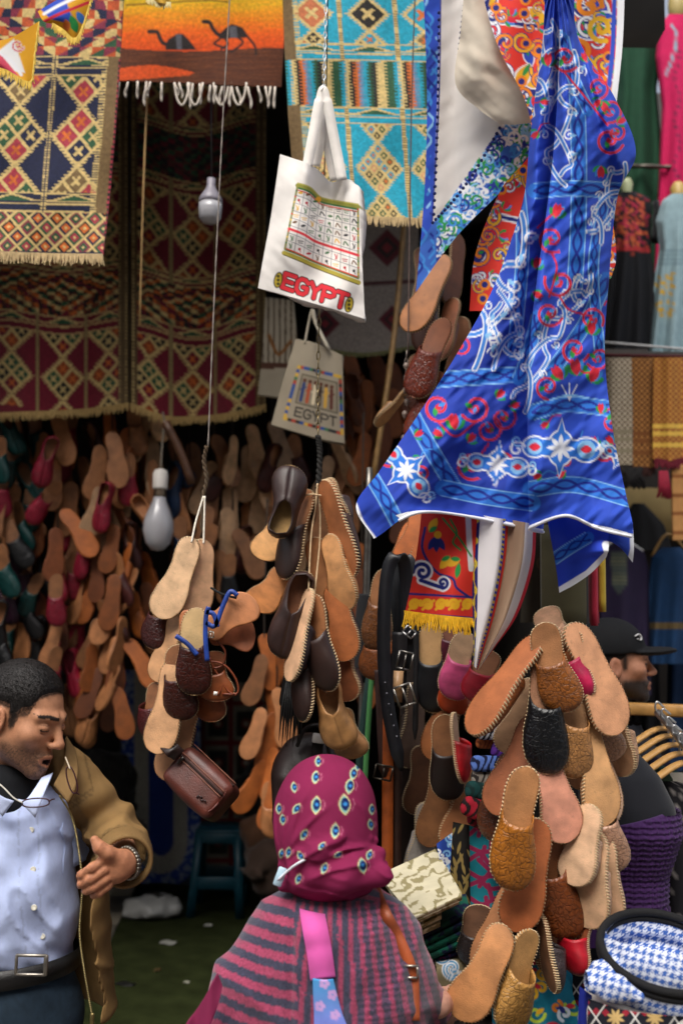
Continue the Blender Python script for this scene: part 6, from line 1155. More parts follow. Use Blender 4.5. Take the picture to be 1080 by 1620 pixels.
def shawl_col(V):
    d = V - np.array([0, 0, CAM_H]); fw = d @ _f; x = 540 + FPX * (d @ _r) / fw; y = 810 - FPX * (d @ _u) / fw; n = vnoise(x / 2.2, y / 2.2, 5) * .5
    seam = 462 + (y - 1400) * .05; sl = np.mod(y - .30 * x - 12 * np.sin((x - 330) / 60) + n * 3, 29) / 29; left = np.where((sl < .5)[:, None], SP, SG)
    bx = (x - 535) / (1 + (y - 1400) * .0028); st = np.mod(bx + n * 2, 13.5) / 13.5; ck = np.mod(y + .12 * (x - 540) + n * 2, 11) / 11; back = np.where((st < .42)[:, None], SP * .9, SG); chk = np.clip((x - 545) / 40, 0, 1)[:, None]; back = back * (1 - .35 * chk * (ck < .45)[:, None]) + np.array(hexc('7a3050')) * (.30 * chk * (ck >= .45)[:, None])
    yoke = (y < 1424 + .0012 * (x - 530) ** 2 * .6); yk = np.mod(y + n * 2 - .002 * (x - 530) ** 2, 17) / 17; C = np.where((x < seam)[:, None], left, back); C = np.where((yoke & (x > 478))[:, None], np.where((yk < .45)[:, None], SP * .8, SG), C); return C * (.8 + .35 * vnoise(x * .9, y * .9, 9))[:, None]
lo_ = A(240, 1800, 1.85); grow('shawl', shawl, (lo_[0], 1.72, .55), (A(740, 1500, 2.05)[0], 2.16, A(0, 1380, 1.95)[2]), .0042, M_KNIT, wom, shawl_col)
def skirt(P): return stack(P, [(z, A(508, 1600, 1.95)[0], 1.95, rx, ry) for z, rx, ry in ((.03, .24, .2), (.4, .22, .18), (.8, .18, .15))])
grow('skirt', skirt, (-.4, 1.68, .0), (.34, 2.22, .82), .02, M_FAB, wom, hexc('1c1a22'))
# face mask strap
gm = G(); gm.tube(cat([A(440, 1392, 1.86), A(462, 1372, 1.845), A(482, 1360, 1.838), A(506, 1348, 1.836)], 16), .0024, 6); ms = tag(gm.build('mask_strap', M_TRIM, None, color=hexc('dfe2ea')), 'white face mask strap across the headscarf', 'mask')
G().box(A(443, 1387, 1.862), (.016, .006, .034), rotm('Y', 20), bev=.002).build('mask_edge', M_PLAST, ms, color=hexc('b8d4e4')); G().box(A(508, 1346, 1.834), (.012, .008, .022), rotm('Y', -10), bev=.003).build('strap_clip', M_PLAST, ms, color=hexc('1e2444'))
g = G(); [g.ball(A(438, 1310, 1.93), .004, 8, 6)]; tag(g.build('scarf_pin', M_PLAST, None, color=hexc('e8e8ea')), 'white round pin head on the headscarf edge', 'pin')
def ribbon(pts, w, t=.003, n=40, side=(1, 0, 0)):
    P = cat(np.asarray(pts, float), n); T = np.gradient(P, axis=0); T /= np.linalg.norm(T, axis=1)[:, None]; s = np.asarray(side, float); g = G(); R_ = []
    for p, d in zip(P, T):
        u = s - d * (s @ d); u /= np.linalg.norm(u); nn = np.cross(d, u); R_.append(np.array([p - u * w / 2 - nn * t / 2, p + u * w / 2 - nn * t / 2, p + u * w / 2 + nn * t / 2, p - u * w / 2 + nn * t / 2]))
    return g.loft(R_)
def on_shawl(pts, off): return [np.array([A(x, y, 1.83)[0], surf_y(shawl, A(x, y, 1.83)[0], A(x, y, 1.83)[2], 1.7, 2.1) - off, A(x, y, 1.83)[2]]) for x, y in pts]
sb = thing('shoulder_bag', 'pink and blue printed cloth bag strap over the woman\'s left shoulder', 'bag', A(530, 1640, 1.78))
ribbon(on_shawl([(452, 1404), (474, 1420), (494, 1455), (505, 1500), (511, 1542)], .006), sz(38, 1.82), .004).build('strap', M_CLOTH, sb, color=hexc('d85aa8'))
def paint_bag(cv):
    t = np.clip((cv.Y - 1540) / 80, 0, 1)[:, None]; cv.C[:] = np.array(hexc('3f9ad0')) * (1 - t) + np.array(hexc('7a86d8')) * t
    for x, y in ((513, 1556), (526, 1574), (506, 1592), (530, 1606)):
        for k in range(5): cv.disc(x + 5 * math.cos(k * 1.26), y + 5 * math.sin(k * 1.26), 3.6, hexc('c8a0d8'))
pb = on_shawl([(511, 1540), (519, 1590), (533, 1650)], .012); w0 = sz(30, 1.8); W = [.036, .048, .075]; V = []; CX = []; P_ = cat(np.array(pb), 40); W_ = np.interp(np.linspace(0, 1, 40), [0, .5, 1], W)
for p, w in zip(P_, W_):
    for k in range(24): s = -1 + 2 * k / 23; V.append(p + np.array([s * w / 2, -.006 * (1 - s * s), 0]))
V = np.array(V); d = V - np.array([0, 0, CAM_H]); fw = d @ _f; cv = Canvas(540 + FPX * (d @ _r) / fw, 810 - FPX * (d @ _u) / fw, (1, 1, 1), 1.4); paint_bag(cv); V, F = thick_grid(V, 40, 24, .004); obj('bag_body', V, F, M_FAB, sb, np.concatenate([cv.C, cv.C]))
cb = thing('crossbody_strap', 'tan leather bag strap with buckle across the woman\'s back', 'strap', A(656, 1600, 1.86))
ribbon(on_shawl([(560, 1404), (582, 1418), (606, 1448), (632, 1495), (650, 1535), (656, 1560), (656, 1620)], .006), sz(17, 1.84), .0022, 60, (.75, 0, .55)).build('strap', M_SMOOTH, cb, color=hexc('9a4a26'))
bq = on_shawl([(652, 1546)], .012)[0]; gb = G()
for dx, dz, sx_, sz2 in ((0, .010, .024, .003), (0, -.010, .024, .003), (-.011, 0, .003, .022), (.011, 0, .003, .022)): gb.box(bq + np.array([dx, 0, dz]), (sx_, .004, sz2), rotm('Y', 0))
gb.build('buckle', M_METAL, cb, color=hexc('b8b0a4'))
V, X_, Y_ = patch([[(345, 1540, 1.80), (352, 1560, 1.8)], [(322, 1580, 1.80), (345, 1590, 1.79)], [(292, 1625, 1.8), (330, 1630, 1.79)]], 14, 24, lambda X, Y: .006 * np.sin(X / 6)); V, F = thick_grid(V, 24, 14, .003); obj('scarf_end', V, F, M_FAB, wom, np.tile(MG, (len(V), 1)))

# ---- the man in the black cap
CF = head_frame(A(972, 1050, 3.05), 84, 2, 0); SK2 = np.array(hexc('a8755a'))
v, f = sdf_mesh(lambda P: smin(head_sdf(P, open_=0.0), cap(P, (0, -.03, -.05), (0, -.05, -.22), .052, .06), .03), (-.11, -.16, -.2), (.11, .14, .14), .0038); hv = to_world(v, CF)
cb_ = A(962, 1160, 3.1)
def cap_body(P):
    d = stack(P, [(z, cb_[0], 3.1, rx, ry) for z, rx, ry in ((.8, .12, .16), (1.1, .13, .19), (1.3, .12, .2), (1.38, .07, .1))]); 
    for s in (-.09, .09): d = smin(d, limb(P, [(cb_[0], 3.1 + s, .82), (cb_[0], 3.1 + s, .45), (cb_[0] - .03, 3.1 + s, .06)], [.075, .055, .04]), .02)
    return smin(d, limb(P, [(cb_[0], 2.9, 1.3), (cb_[0] - .03, 2.86, 1.02), (cb_[0] + .12, 2.84, .9)], [.05, .04, .03]), .03)
v1, f1 = sdf_mesh(cap_body, (cb_[0] - .3, 2.7, .0), (cb_[0] + .3, 3.4, 1.42), .016); V, F, C = joined([(hv, f, head_colour(v, SK2, .5, True, .55, 4)), (v1, f1, SK2)])
cm = obj('person', V, F, M_SKIN, None, C, origin=(cb_[0], 3.1, 0)); tag(cm, 'bearded man in black cap seen in profile behind the slippers', 'person')
grow('jacket', lambda P: cap_body(P) - .022 + wrinkle(P, .01, 14, 14, 3), (cb_[0] - .33, 2.68, .75), (cb_[0] + .33, 3.42, 1.40), .012, M_FAB, cm, hexc('12141c')); grow('trousers', lambda P: smax(cap_body(P) - .016, P[:, 2] - .86, .01), (cb_[0] - .33, 2.68, .03), (cb_[0] + .33, 3.42, .9), .018, M_FAB, cm, hexc('1a1d28'))
def cap_hair(P): return smax(smax(ell(P, (0, -.018, .04), (.076, .095, .085)), -(P[:, 2] - np.interp(P[:, 1], [-.12, -.04, 0, .03], [-.05, -.04, -.005, .03])), .004), P[:, 2] - .05, .01)
grow('hair', cap_hair, (-.09, -.13, -.08), (.09, .1, .1), .005, M_FAB, cm, hexc('15110f'), fr=CF)
def cap_hat(P):
    d = smax(ell(P, (0, -.014, .045), (.084, .106, .095)), .028 - P[:, 2] + .10 * np.maximum(P[:, 1], 0), .006); vis = smax(ell(P, (0, .085, .038), (.072, .10, .016)), -(P[:, 1] - .05), .01); return smin(d, smax(vis, P[:, 2] - (.05 - 1.2 * P[:, 0] ** 2 * 3), .004), .01)
hat = grow('cap', cap_hat, (-.11, -.14, 0), (.11, .2, .16), .0038, M_FAB, cm, hexc('0e0f12'), fr=CF)
g = G(); g.tube(to_world(cat(np.array([(.062, .052, .082), (.055, .064, .088), (.046, .072, .080), (.050, .070, .070), (.058, .060, .074)]), 16), CF), .004, 6, flat=.4); g.build('cap_badge', M_TRIM, hat, color=hexc('d8d8d8'))

# ------------------------------------------------------------------ bags
def frame_map(tl, tr, br, bl):
    tl, tr, br, bl = [np.array(q, float) for q in (tl, tr, br, bl)]
    return lambda u, v: (tl * (1 - u) + tr * u) * (1 - v) + (bl * (1 - u) + br * u) * v
LET = {'E': [[(1, 0), (0, 0), (0, 1), (1, 1)], [(0, .5), (.8, .5)]], 'G': [[(1, .16), (.7, 0), (.3, 0), (0, .25), (0, .75), (.3, 1), (.75, 1), (1, .8), (1, .52), (.6, .52)]], 'Y': [[(0, 0), (.5, .5), (1, 0)], [(.5, .5), (.5, 1)]], 'P': [[(0, 1), (0, 0), (.7, 0), (1, .14), (1, .38), (.7, .54), (0, .54)]], 'T': [[(0, 0), (1, 0)], [(.5, 0), (.5, 1)]]}
def write(cv, txt, M_, u0, u1, v0, v1, w, col, out=None, gap=.28):
    n = len(txt); cw = (u1 - u0) / (n + (n - 1) * gap)
    for pas in ((w + 3.0, out), (w, col)) if out is not None else ((w, col),):
        for i, ch in enumerate(txt):
            a = u0 + i * cw * (1 + gap)
            for st in LET[ch]: cv.stroke([M_(a + p[0] * cw, v0 + p[1] * (v1 - v0)) for p in st], pas[0], pas[1])
def paint_tote(cv):
    cv.C[:] = hexc('e9e4de'); rr = random.Random(12)
    dip = lambda u: .10 * (1 / (1 + math.exp(-(u - .30) * 22))) * (1 - .6 * max(0, u - .3))
    B = frame_map((470, 297), (566, 322), (567, 466), (446, 417)); Mp = lambda u, v: B(u, v + dip(u) * (1 - v) * 1.1)
    us = np.linspace(0, 1, 26)
    for v, w, c in ((-.03, 7, hexc('8a8a3a')), (.0, 3, hexc('3a6a3a')), (.028, 2, hexc('c8402c'))): cv.stroke([Mp(u, v) for u in us], w, c)
    for u in np.linspace(0, 1, 40): p = Mp(u, -.06); cv.disc(p[0], p[1], 1.3, hexc('b0a848'))
    cv.disc(*Mp(.36, -.01), 4.5, hexc('e0a02c'))
    for v, w, c in ((.80, 3, hexc('c8402c')), (.815, 2, hexc('3a6a3a')), (.86, 7.5, hexc('a89a3a')), (.885, 1.4, hexc('4a4420'))): cv.stroke([Mp(u, v) for u in us], w, c)
    for u in (0, 1): cv.stroke([Mp(u, v) for v in np.linspace(0, .8, 20)], 3.2, hexc('8a8a4a'))
    for k in range(21): q = Mp(0 if k % 2 else 1, k / 21 * .8); cv.disc(q[0], q[1], 1.5, [hexc('c8402c'), hexc('3a6a3a'), hexc('e0b83c')][k % 3])
    for i in range(1, 8): cv.stroke([Mp(i / 8, v) for v in np.linspace(.03, .79, 16)], .9, hexc('6a6a70'))
    for j in range(1, 8): cv.stroke([Mp(u, j / 8 * .79) for u in us], .9, hexc('6a6a70'))
    cv.stroke([Mp(u, .54) for u in us], 4.2, hexc('d83a44'))
    sym_c = [hexc(h) for h in ('2e6a3c', '2a2a30', 'b8303c', 'd8a82c', '3a6a3a', '6a4a2a')]
    for j in range(8):
        for i in range(8):
            u, v = (i + .5) / 8, (j + .5) / 8 * .79; 
            if abs(v - .54) < .03: continue
            p = Mp(u, v); c = rr.choice(sym_c); t = rr.randrange(5)
            if t == 0: cv.curve([(p[0] - 3, p[1] + 2), (p[0] - 1, p[1] - 3), (p[0] + 2, p[1]), (p[0] + 4, p[1] + 3)], 2, c)
            elif t == 1: cv.disc(p[0], p[1], 2.2, c); cv.stroke([(p[0], p[1]), (p[0] + 2, p[1] + 5)], 1.2, c)
            elif t == 2: cv.leaf(p[0] - 4, p[1], rr.uniform(-20, 20), 9, 4, c)
            elif t == 3: cv.stroke([(p[0] - 2, p[1] - 4), (p[0], p[1] + 1), (p[0] - 1, p[1] + 4)], 1.6, c); cv.stroke([(p[0] + 2, p[1] - 3), (p[0] + 1, p[1] + 4)], 1.4, c)
            else: cv.stroke([(p[0] - 4, p[1] - 1), (p[0] + 4, p[1])], 1.4, c); cv.stroke([(p[0] - 3, p[1] + 2), (p[0] + 3, p[1] + 3)], 1.2, c)
    L = frame_map((452, 431), (551, 465), (545, 490), (446, 456)); write(cv, 'EGYPT', L, 0, 1, .06, .94, 6.4, hexc('d8303a'), hexc('2a1618'))
    for x, y in ((440, 443), (552, 482)):
        cv.disc(x, y, 7, hexc('3a3418'), 13, .2); cv.disc(x, y, 5.2, hexc('b8a030'), 11, .2)
        for k in (-6, 0, 6): cv.disc(x, y + k, 2.4, hexc('4a4420'))
TT = [[(443, 244, 2.50), (468, 252, 2.47), (486, 258, 2.45), (505, 270, 2.52), (524, 288, 2.55), (545, 282, 2.49), (567, 294, 2.47)], [(437, 285, 2.50), (464, 292, 2.46), (486, 300, 2.45), (508, 312, 2.51), (528, 326, 2.53), (548, 325, 2.48), (569, 335, 2.46)],
      [(428, 345, 2.50), (456, 354, 2.45), (484, 362, 2.45), (508, 372, 2.49), (530, 384, 2.50), (550, 390, 2.47), (572, 398, 2.46)], [(417, 405, 2.50), (446, 414, 2.46), (476, 424, 2.45), (504, 434, 2.47), (530, 444, 2.48), (552, 452, 2.46), (575, 460, 2.46)], [(408, 456, 2.50), (438, 464, 2.47), (468, 472, 2.46), (498, 481, 2.47), (526, 489, 2.47), (552, 497, 2.46), (577, 505, 2.46)]]
tote = thing('tote_bag', 'white canvas tote bag printed EGYPT with hieroglyph chart', 'bag', A(500, 500, 2.5))
V, X, Y = patch(TT, 150, 240, lambda X, Y: .005 * np.sin(Y / 19 + X / 30) + .022 * (vnoise(X / 40 + Y / 80, Y / 60, 3) - .5) + .003 * (vnoise((X - Y) / 14, (X + Y) / 40, 6) - .5)); cv = Canvas(X, Y, WH, 1.0); paint_tote(cv); V, F = thick_grid(V, 240, 150, .028); obj('bag_body', V, F, M_CANVAS, tote, np.concatenate([cv.C, np.tile(hexc('e0dad4'), (len(cv.C), 1))]))
for dY, x0, x1 in ((-.012, 486, 541), (.03, 498, 530)):
    ribbon_pts = [A(x0, 262, 2.47 + dY), A(x0 + 8, 220, 2.47 + dY), A(505, 160, 2.48 + dY), A(511, 140, 2.48 + dY), A(517, 160, 2.48 + dY), A(x1 - 12, 222, 2.48 + dY), A(x1, 285, 2.48 + dY)]
    P = cat(np.array(ribbon_pts), 60); T = np.gradient(P, axis=0); T /= np.linalg.norm(T, axis=1)[:, None]; Rr = []
    for p, d in zip(P, T): u = np.cross(d, [0, 1, 0]); u /= np.linalg.norm(u); w = sz(17, 2.48) / 2 * (1 if abs(p[2] - P[:, 2].max()) > .03 else .7); Rr.append(np.array([p - u * w, p + u * w, p + u * w + [0, .003, 0], p - u * w + [0, .003, 0]]))
    G().loft(Rr).build('strap', M_CANVAS_P if 'M_CANVAS_P' in globals() else M_CLOTH, tote, color=hexc('e4ded6'))
def paint_tote2(cv):
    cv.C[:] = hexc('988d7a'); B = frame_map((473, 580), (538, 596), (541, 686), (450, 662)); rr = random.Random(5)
    for k in range(14):
        for (a, b) in (((k / 14, 0), ((k + 1) / 14, 0)), ((k / 14, 1), ((k + 1) / 14, 1)), ((0, k / 14), (0, (k + 1) / 14)), ((1, k / 14), (1, (k + 1) / 14))): cv.stroke([B(*a), B(*b)], 5, rr.choice([hexc('a83c2c'), hexc('2a4a8a'), hexc('c8a03c'), hexc('2a2a2a'), hexc('3a6a4a')]))
    cv.poly([B(.12, .12), B(.92, .12), B(.92, .66), B(.12, .66)], hexc('8a7f6c')); cv.stroke([B(.12, .12), B(.92, .12), B(.92, .66), B(.12, .66), B(.12, .12)], 1.8, hexc('4a4438'))
    for k, c in enumerate(('2a3a6a', 'a84a2c', 'd8c8a8', '3a2a22', 'c89a3c', '5a2a22')): u = .2 + k * .12; cv.stroke([B(u, .28), B(u, .6)], 5, hexc(c)); cv.disc(*B(u, .22), 3, hexc('5a3222')); cv.curve([B(u - .05, .4), B(u + .06, .34)], 2, hexc(c))
    write(cv, 'EGYPT', B, .15, .9, .74, .9, 2.6, hexc('2e2a28'))
t2 = thing('tote_bag', 'small cream tote bag with Egyptian figures hanging in shade', 'bag', A(488, 690, 3.7)); V, X, Y = patch([[(468, 536, 3.7), (496, 542, 3.68), (520, 552, 3.71), (541, 562, 3.7)], [(454, 580, 3.69), (488, 590, 3.67), (518, 598, 3.69), (543, 606, 3.7)], [(440, 630, 3.7), (478, 640, 3.67), (512, 648, 3.68), (544, 655, 3.7)], [(429, 672, 3.7), (468, 684, 3.68), (508, 695, 3.68), (545, 702, 3.7)]], 90, 110); cv = Canvas(X, Y, WH, 1.2); paint_tote2(cv); V, F = thick_grid(V, 110, 90, .03); obj('bag_body', V, F, M_CANVAS, t2, np.concatenate([cv.C, cv.C * .9]))
G().tube(cat([A(482, 545, 3.69), A(488, 512, 3.7), A(494, 490, 3.7), A(500, 512, 3.7), A(520, 552, 3.69)], 24), .013, 6, flat=.3).build('strap', M_CLOTH, t2, color=hexc('c0b5a0'))
def paint_bag3(cv):
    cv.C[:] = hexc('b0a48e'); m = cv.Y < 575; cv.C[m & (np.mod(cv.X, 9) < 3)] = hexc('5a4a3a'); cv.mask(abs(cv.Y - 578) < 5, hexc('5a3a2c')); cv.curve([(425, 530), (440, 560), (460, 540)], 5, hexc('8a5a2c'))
tb = thing('tote_bag', 'striped cream canvas bag behind the small tote', 'bag', A(430, 630, 4.3)); V, X, Y = patch([[(420, 470, 4.3), (462, 475, 4.28)], [(415, 550, 4.27), (470, 550, 4.27)], [(408, 625, 4.3), (458, 632, 4.3)]], 40, 60); cv = Canvas(X, Y, WH); paint_bag3(cv); V, F = thick_grid(V, 60, 40, .05); obj('bag_body', V, F, M_CANVAS, tb, np.concatenate([cv.C, cv.C]))
def paint_emb(cv):
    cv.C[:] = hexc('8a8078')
    for x, y, s in ((612, 392, 30), (514, 512, 24), (620, 505, 22)):
        cv.poly([(x, y - s), (x + s, y), (x, y + s), (x - s, y)], hexc('5a1420')); cv.poly([(x, y - s * .6), (x + s * .6, y), (x, y + s * .6), (x - s * .6, y)], hexc('2a1a1a')); cv.poly([(x, y - s * .3), (x + s * .3, y), (x, y + s * .3), (x - s * .3, y)], hexc('7a2028'))
    cv.stroke([(560, 450), (655, 445)], 6, hexc('4a1a20'))
ec = cloth('embroidered_cloth', [[(505, 350, 4.4), (580, 345, 4.38), (662, 350, 4.4)], [(503, 450, 4.38), (580, 455, 4.36), (660, 450, 4.4)], [(500, 550, 4.4), (575, 560, 4.38), (655, 548, 4.4)]], 80, 90, paint_emb, M_WOOL, thick=.004, label='off white embroidered hanging with dark red diamonds in the shade', cat_='hanging'); fringe(ec, at(np.array([500, 575, 655.]), np.array([549, 559, 547.]), np.array([4.38, 4.36, 4.38])), .018, 70, .003, hexc('6a6a44'), seed=9)

# ------------------------------------------------------------------ cords, chains, bulbs, poles
chain('steel_chain', 'bright steel chain holding the printed tote bag', [A(517, -40, 2.5), A(514, 60, 2.5), A(512, 142, 2.5)], .016, .0016, hexc('c8ccd0'))
chain('steel_chain', 'old brass chain hanging below the printed tote bag', [A(505, 490, 2.56), A(503, 600, 2.56), A(503, 690, 2.56)], .020, .0018, hexc('8a7a58'))
cord('hanging_string', 'thin black string behind the tote bag strap', [A(519, -40, 2.56), A(515, 200, 2.57), A(512, 300, 2.57)], .0018, hexc('1a1a1a'))
cord('hook_strap', 'black hook and strap at the end of the brass chain', [A(503, 690, 2.54), A(506, 720, 2.54), A(503, 772, 2.52)], .007, hexc('1a1815'), twist=True)
cord('hanging_string', 'long thin speckled string above the pale soles', [A(365, -30, 2.6), A(352, 200, 2.6), A(340, 450, 2.58), A(329, 710, 2.56)], .0019, hexc('8a8078'), n=60, twist=True)
cord('twisted_rope', 'knotted brown rope above the blue strapped sandals', [A(327, 706, 2.55), A(323, 730, 2.55), A(327, 760, 2.54), A(321, 790, 2.53), A(320, 850, 2.52)], .0055, hexc('4a3a28'), twist=True)
for lb, q in (('white loop of string tied to the big pale sole', [A(322, 785, 2.5), A(310, 825, 2.48), A(303, 858, 2.45)]), ('white loop of string tied to the narrow pale sole', [A(324, 785, 2.5), A(323, 830, 2.49), A(322, 860, 2.48)])): cord('loop_string', lb, q, .0025, hexc('e4dccc'))
for lb, q in (('beige string through the top of the dark slipper bunch', [A(502, 765, 2.46), A(499, 800, 2.45), A(492, 850, 2.43), A(488, 935, 2.40)]), ('thin pale string beside the beige one', [A(505, 770, 2.46), A(506, 850, 2.45), A(497, 945, 2.41)]), ('short beige string across the dark slippers', [A(478, 785, 2.44), A(492, 782, 2.42), A(508, 784, 2.43)])): cord('loop_string', lb, q, .0022, hexc('c8ad88'))
cord('hanging_string', 'thin string falling past the turquoise rug', [A(657, -40, 2.9), A(650, 200, 2.9), A(645, 560, 2.9)], .0022, hexc('5a4a44'))
chain('key_chain', 'grey chain with glass drops beside the bamboo pole', [A(643, 555, 2.9), A(641, 600, 2.9), A(640, 640, 2.9)], .022, .002, hexc('8a8078'))
gd = thing('bead_string', 'string of cut glass drops hanging beside the red brown slippers', 'beads', A(638, 760, 2.9))
for k in range(9): G().lathe([(0, -.012), (.007, -.004), (.009, .004), (.004, .012), (0, .013)], A(642 - k * .6 + (k % 2) * 3, 580 + k * 19, 2.88), 6, rotm('Y', 10 * (k % 3))).build('bead', M_PLAST, gd, smooth=False, color=hexc('8a7a70'))
cord('wooden_rod', 'thin pale wooden rod hanging below the camel tapestry', [A(234, 130, 3.4), A(227, 300, 3.4), A(221, 515, 3.4)], .0042, hexc('b8935c'), M_WOOD, 'rod', 12)
cord('bamboo_pole', 'slim bamboo pole leaning in the dark shop interior', [A(640, 340, 4.2), A(622, 540, 4.15), A(588, 770, 4.1)], .012, hexc('8a6a3c'), M_WOOD, 'pole', 14)
cord('wooden_batten', 'dark wooden batten slanting behind the big bulb', [A(262, 668, 3.9), A(285, 715, 3.9), A(304, 765, 3.9)], .018, hexc('4a2e1c'), M_WOOD, 'batten', 8)
cord('metal_pole', 'grey metal pole standing left of the belts', [A(584, 740, 3.1), A(580, 900, 3.1), A(570, 1180, 3.1), A(560, 1420, 3.1)], .011, hexc('7a7670'), M_METAL, 'pole', 12)
bz = A(250, 870, 4.48); bb = thing('light_bulb', 'large frosted bulb in white socket hanging under the burgundy rug', 'bulb', bz); k = sz(1, 4.48)
c0 = A(251, 832, 4.48); gl_m, N, L, B = new_mat('frosted_glass'); B.inputs['Base Color'].default_value = (.62, .62, .66, 1); B.inputs['Transmission Weight'].default_value = .3; B.inputs['Roughness'].default_value = .14; B.inputs['Subsurface Weight'].default_value = .4; B.inputs['Subsurface Radius'].default_value = (.05, .05, .05); B.inputs['Coat Weight'].default_value = .4
G().lathe([(0, -40 * k), (10 * k, -38 * k), (19 * k, -28 * k), (24.5 * k, -8 * k), (23.5 * k, 8 * k), (17 * k, 26 * k), (11 * k, 40 * k), (10 * k, 46 * k)], c0, 28).build('glass', gl_m, bb)
G().lathe([(10 * k, 46 * k), (10.4 * k, 50 * k), (9.6 * k, 54 * k), (10.4 * k, 58 * k), (9.6 * k, 61 * k)], c0, 20).build('screw_base', M_METAL, bb, color=hexc('8a7a68'))
G().lathe([(11.6 * k, 59 * k), (12 * k, 62 * k), (12 * k, 84 * k), (9 * k, 90 * k), (3 * k, 92 * k)], c0, 20).build('socket', M_PLAST, bb, color=hexc('e8e2da'))
G().tube(cat([c0 + [0, 0, 92 * k], A(257, 700, 4.49), A(260, 668, 4.49), A(258, 652, 4.53)], 20), .004, 6).build('flex', M_PLAST, bb, color=hexc('8a7f70'))
c0 = A(333, 325, 3.37); k = sz(1, 3.37); lb = thing('light_bulb', 'white LED bulb hanging unlit before the dark rugs', 'bulb', c0 - np.array([0, 0, 30 * k])); G().lathe([(0, -30 * k), (12 * k, -29 * k), (18 * k, -22 * k), (19.5 * k, -8 * k), (19.5 * k, 2 * k)], c0, 24).build('diffuser', gl_m, lb); G().lathe([(19.5 * k, 2 * k), (19.5 * k, 10 * k), (14 * k, 20 * k), (9 * k, 28 * k), (7 * k, 34 * k), (7 * k, 46 * k), (3 * k, 48 * k)], c0, 24).build('housing', M_PLAST, lb, color=hexc('8a8690')); G().tube([c0 + [0, 0, 48 * k], A(334, 150, 3.37), A(335, 0, 3.37)], .003, 6).build('flex', M_PLAST, lb, color=hexc('2a2a2a'))

# ------------------------------------------------------------------ belts and post
def strap_obj(name, label, cat_, pts, wpx, Y, col, t=.004, mat=None, n=40, side=(1, 0, 0)):
    P = cat(np.array([A(*p) for p in pts]), n); T = np.gradient(P, axis=0); T /= np.linalg.norm(T, axis=1)[:, None]; w = sz(wpx, Y) / 2; Rr = []
    for i, (p, d) in enumerate(zip(P, T)):
        u = np.array(side, float); u = u - d * (u @ d); u /= np.linalg.norm(u); nn = np.cross(d, u); ww = w * min(1, .25 + (n - 1 - i) / 4); Rr.append(np.array([p - u * ww - nn * t / 2, p - u * ww * .8 - nn * t * .75, p + u * ww * .8 - nn * t * .75, p + u * ww - nn * t / 2, p + u * ww + nn * t / 2, p - u * ww + nn * t / 2]))
    o = thing(name, label, cat_, P[-1]); G().loft(Rr).build('strap', mat or M_SMOOTH, o, color=col); return o
def buckle(parent, c, w, h, r, col, tilt=0, prong=True):
    a = rotm('Y', tilt); q = [np.array(v) @ a.T + c for v in ((-w, 0, -h), (-w, -.004, h), (w, -.004, h), (w, 0, -h), (-w, 0, -h))]; g = G()
    for i in range(4): g.tube([q[i], q[i + 1]], r, 6)
    g.build('buckle', M_METAL, parent, color=col)
    if prong: G().tube([c + a @ [0, 0, h], c + a @ [0, -.006, 0], c + a @ [0, -.004, -h * 1.1]], r * .8, 6).build('prong', M_METAL, parent, color=col)
BK = hexc('12141a')
b = strap_obj('leather_belt', 'black leather belt looped with its holed tip hanging in front', 'belt', [(646, 1010, 2.62), (643, 930, 2.6), (638, 888, 2.58), (624, 880, 2.56), (612, 910, 2.56), (607, 980, 2.56), (608, 1060, 2.56), (617, 1140, 2.56), (635, 1220, 2.56)], 21, 2.58, BK, n=70); g = G()
for k in range(6): g.lathe([(0, -.0006), (.0028, -.0006), (.0028, .0006), (0, .0006)], A(609 + k * 2.4 + k * k * .25, 1080 + k * 17, 2.55), 8, rotm('X', 90))
g.build('belt_hole', M_METAL, b, color=hexc('5a5a60'))
b = strap_obj('leather_belt', 'black leather belt folded behind the looped one', 'belt', [(640, 1060, 2.64), (650, 960, 2.63), (652, 905, 2.62), (642, 884, 2.62), (630, 900, 2.63), (628, 1010, 2.63)], 20, 2.6, hexc('181a1e')); buckle(b, A(640, 1045, 2.6), .018, .022, .0028, hexc('8a8680'), 12)
b = strap_obj('leather_belt', 'black belt with square steel buckle and beige price tag', 'belt', [(632, 1000, 2.61), (630, 1100, 2.61), (628, 1110, 2.61)], 24, 2.6, hexc('1c1a1c')); buckle(b, A(640, 1100, 2.58), .022, .026, .003, hexc('a8a49c'), -20); G().box(A(629, 1086, 2.585), (sz(15, 2.6), .002, sz(48, 2.6)), rotm('Y', 2)).build('price_tag', M_PLAST, b, color=hexc('b08a62'))
b = strap_obj('leather_belt', 'brown belt with dark buckle hanging beside the woman\'s headscarf', 'belt', [(600, 1060, 2.7), (604, 1150, 2.68), (608, 1230, 2.66)], 16, 2.68, hexc('3a2018')); buckle(b, A(606, 1222, 2.64), .022, .018, .0026, hexc('5a544c'), 10)
strap_obj('leather_belt', 'orange tan belt hanging straight down beside the dark post', 'belt', [(614, 1130, 2.68), (613, 1240, 2.66), (612, 1400, 2.64)], 17, 2.66, hexc('a8521e'))
strap_obj('leather_belt', 'chocolate brown belt hanging next to the dark post', 'belt', [(630, 1180, 2.66), (629, 1280, 2.66), (628, 1390, 2.65)], 12, 2.66, hexc('2e1a12'))
strap_obj('leather_belt', 'narrow black belt with small buckle hanging under the fringe', 'belt', [(657, 960, 2.6), (658, 1060, 2.6), (656, 1170, 2.6)], 9, 2.6, hexc('141416'))
buckle(thing('belt_buckle', 'loose steel buckle hooked under the yellow fringe', 'buckle', A(640, 1005, 2.5)), A(647, 1000, 2.5), .014, .010, .002, hexc('b8b8b8'), 40)
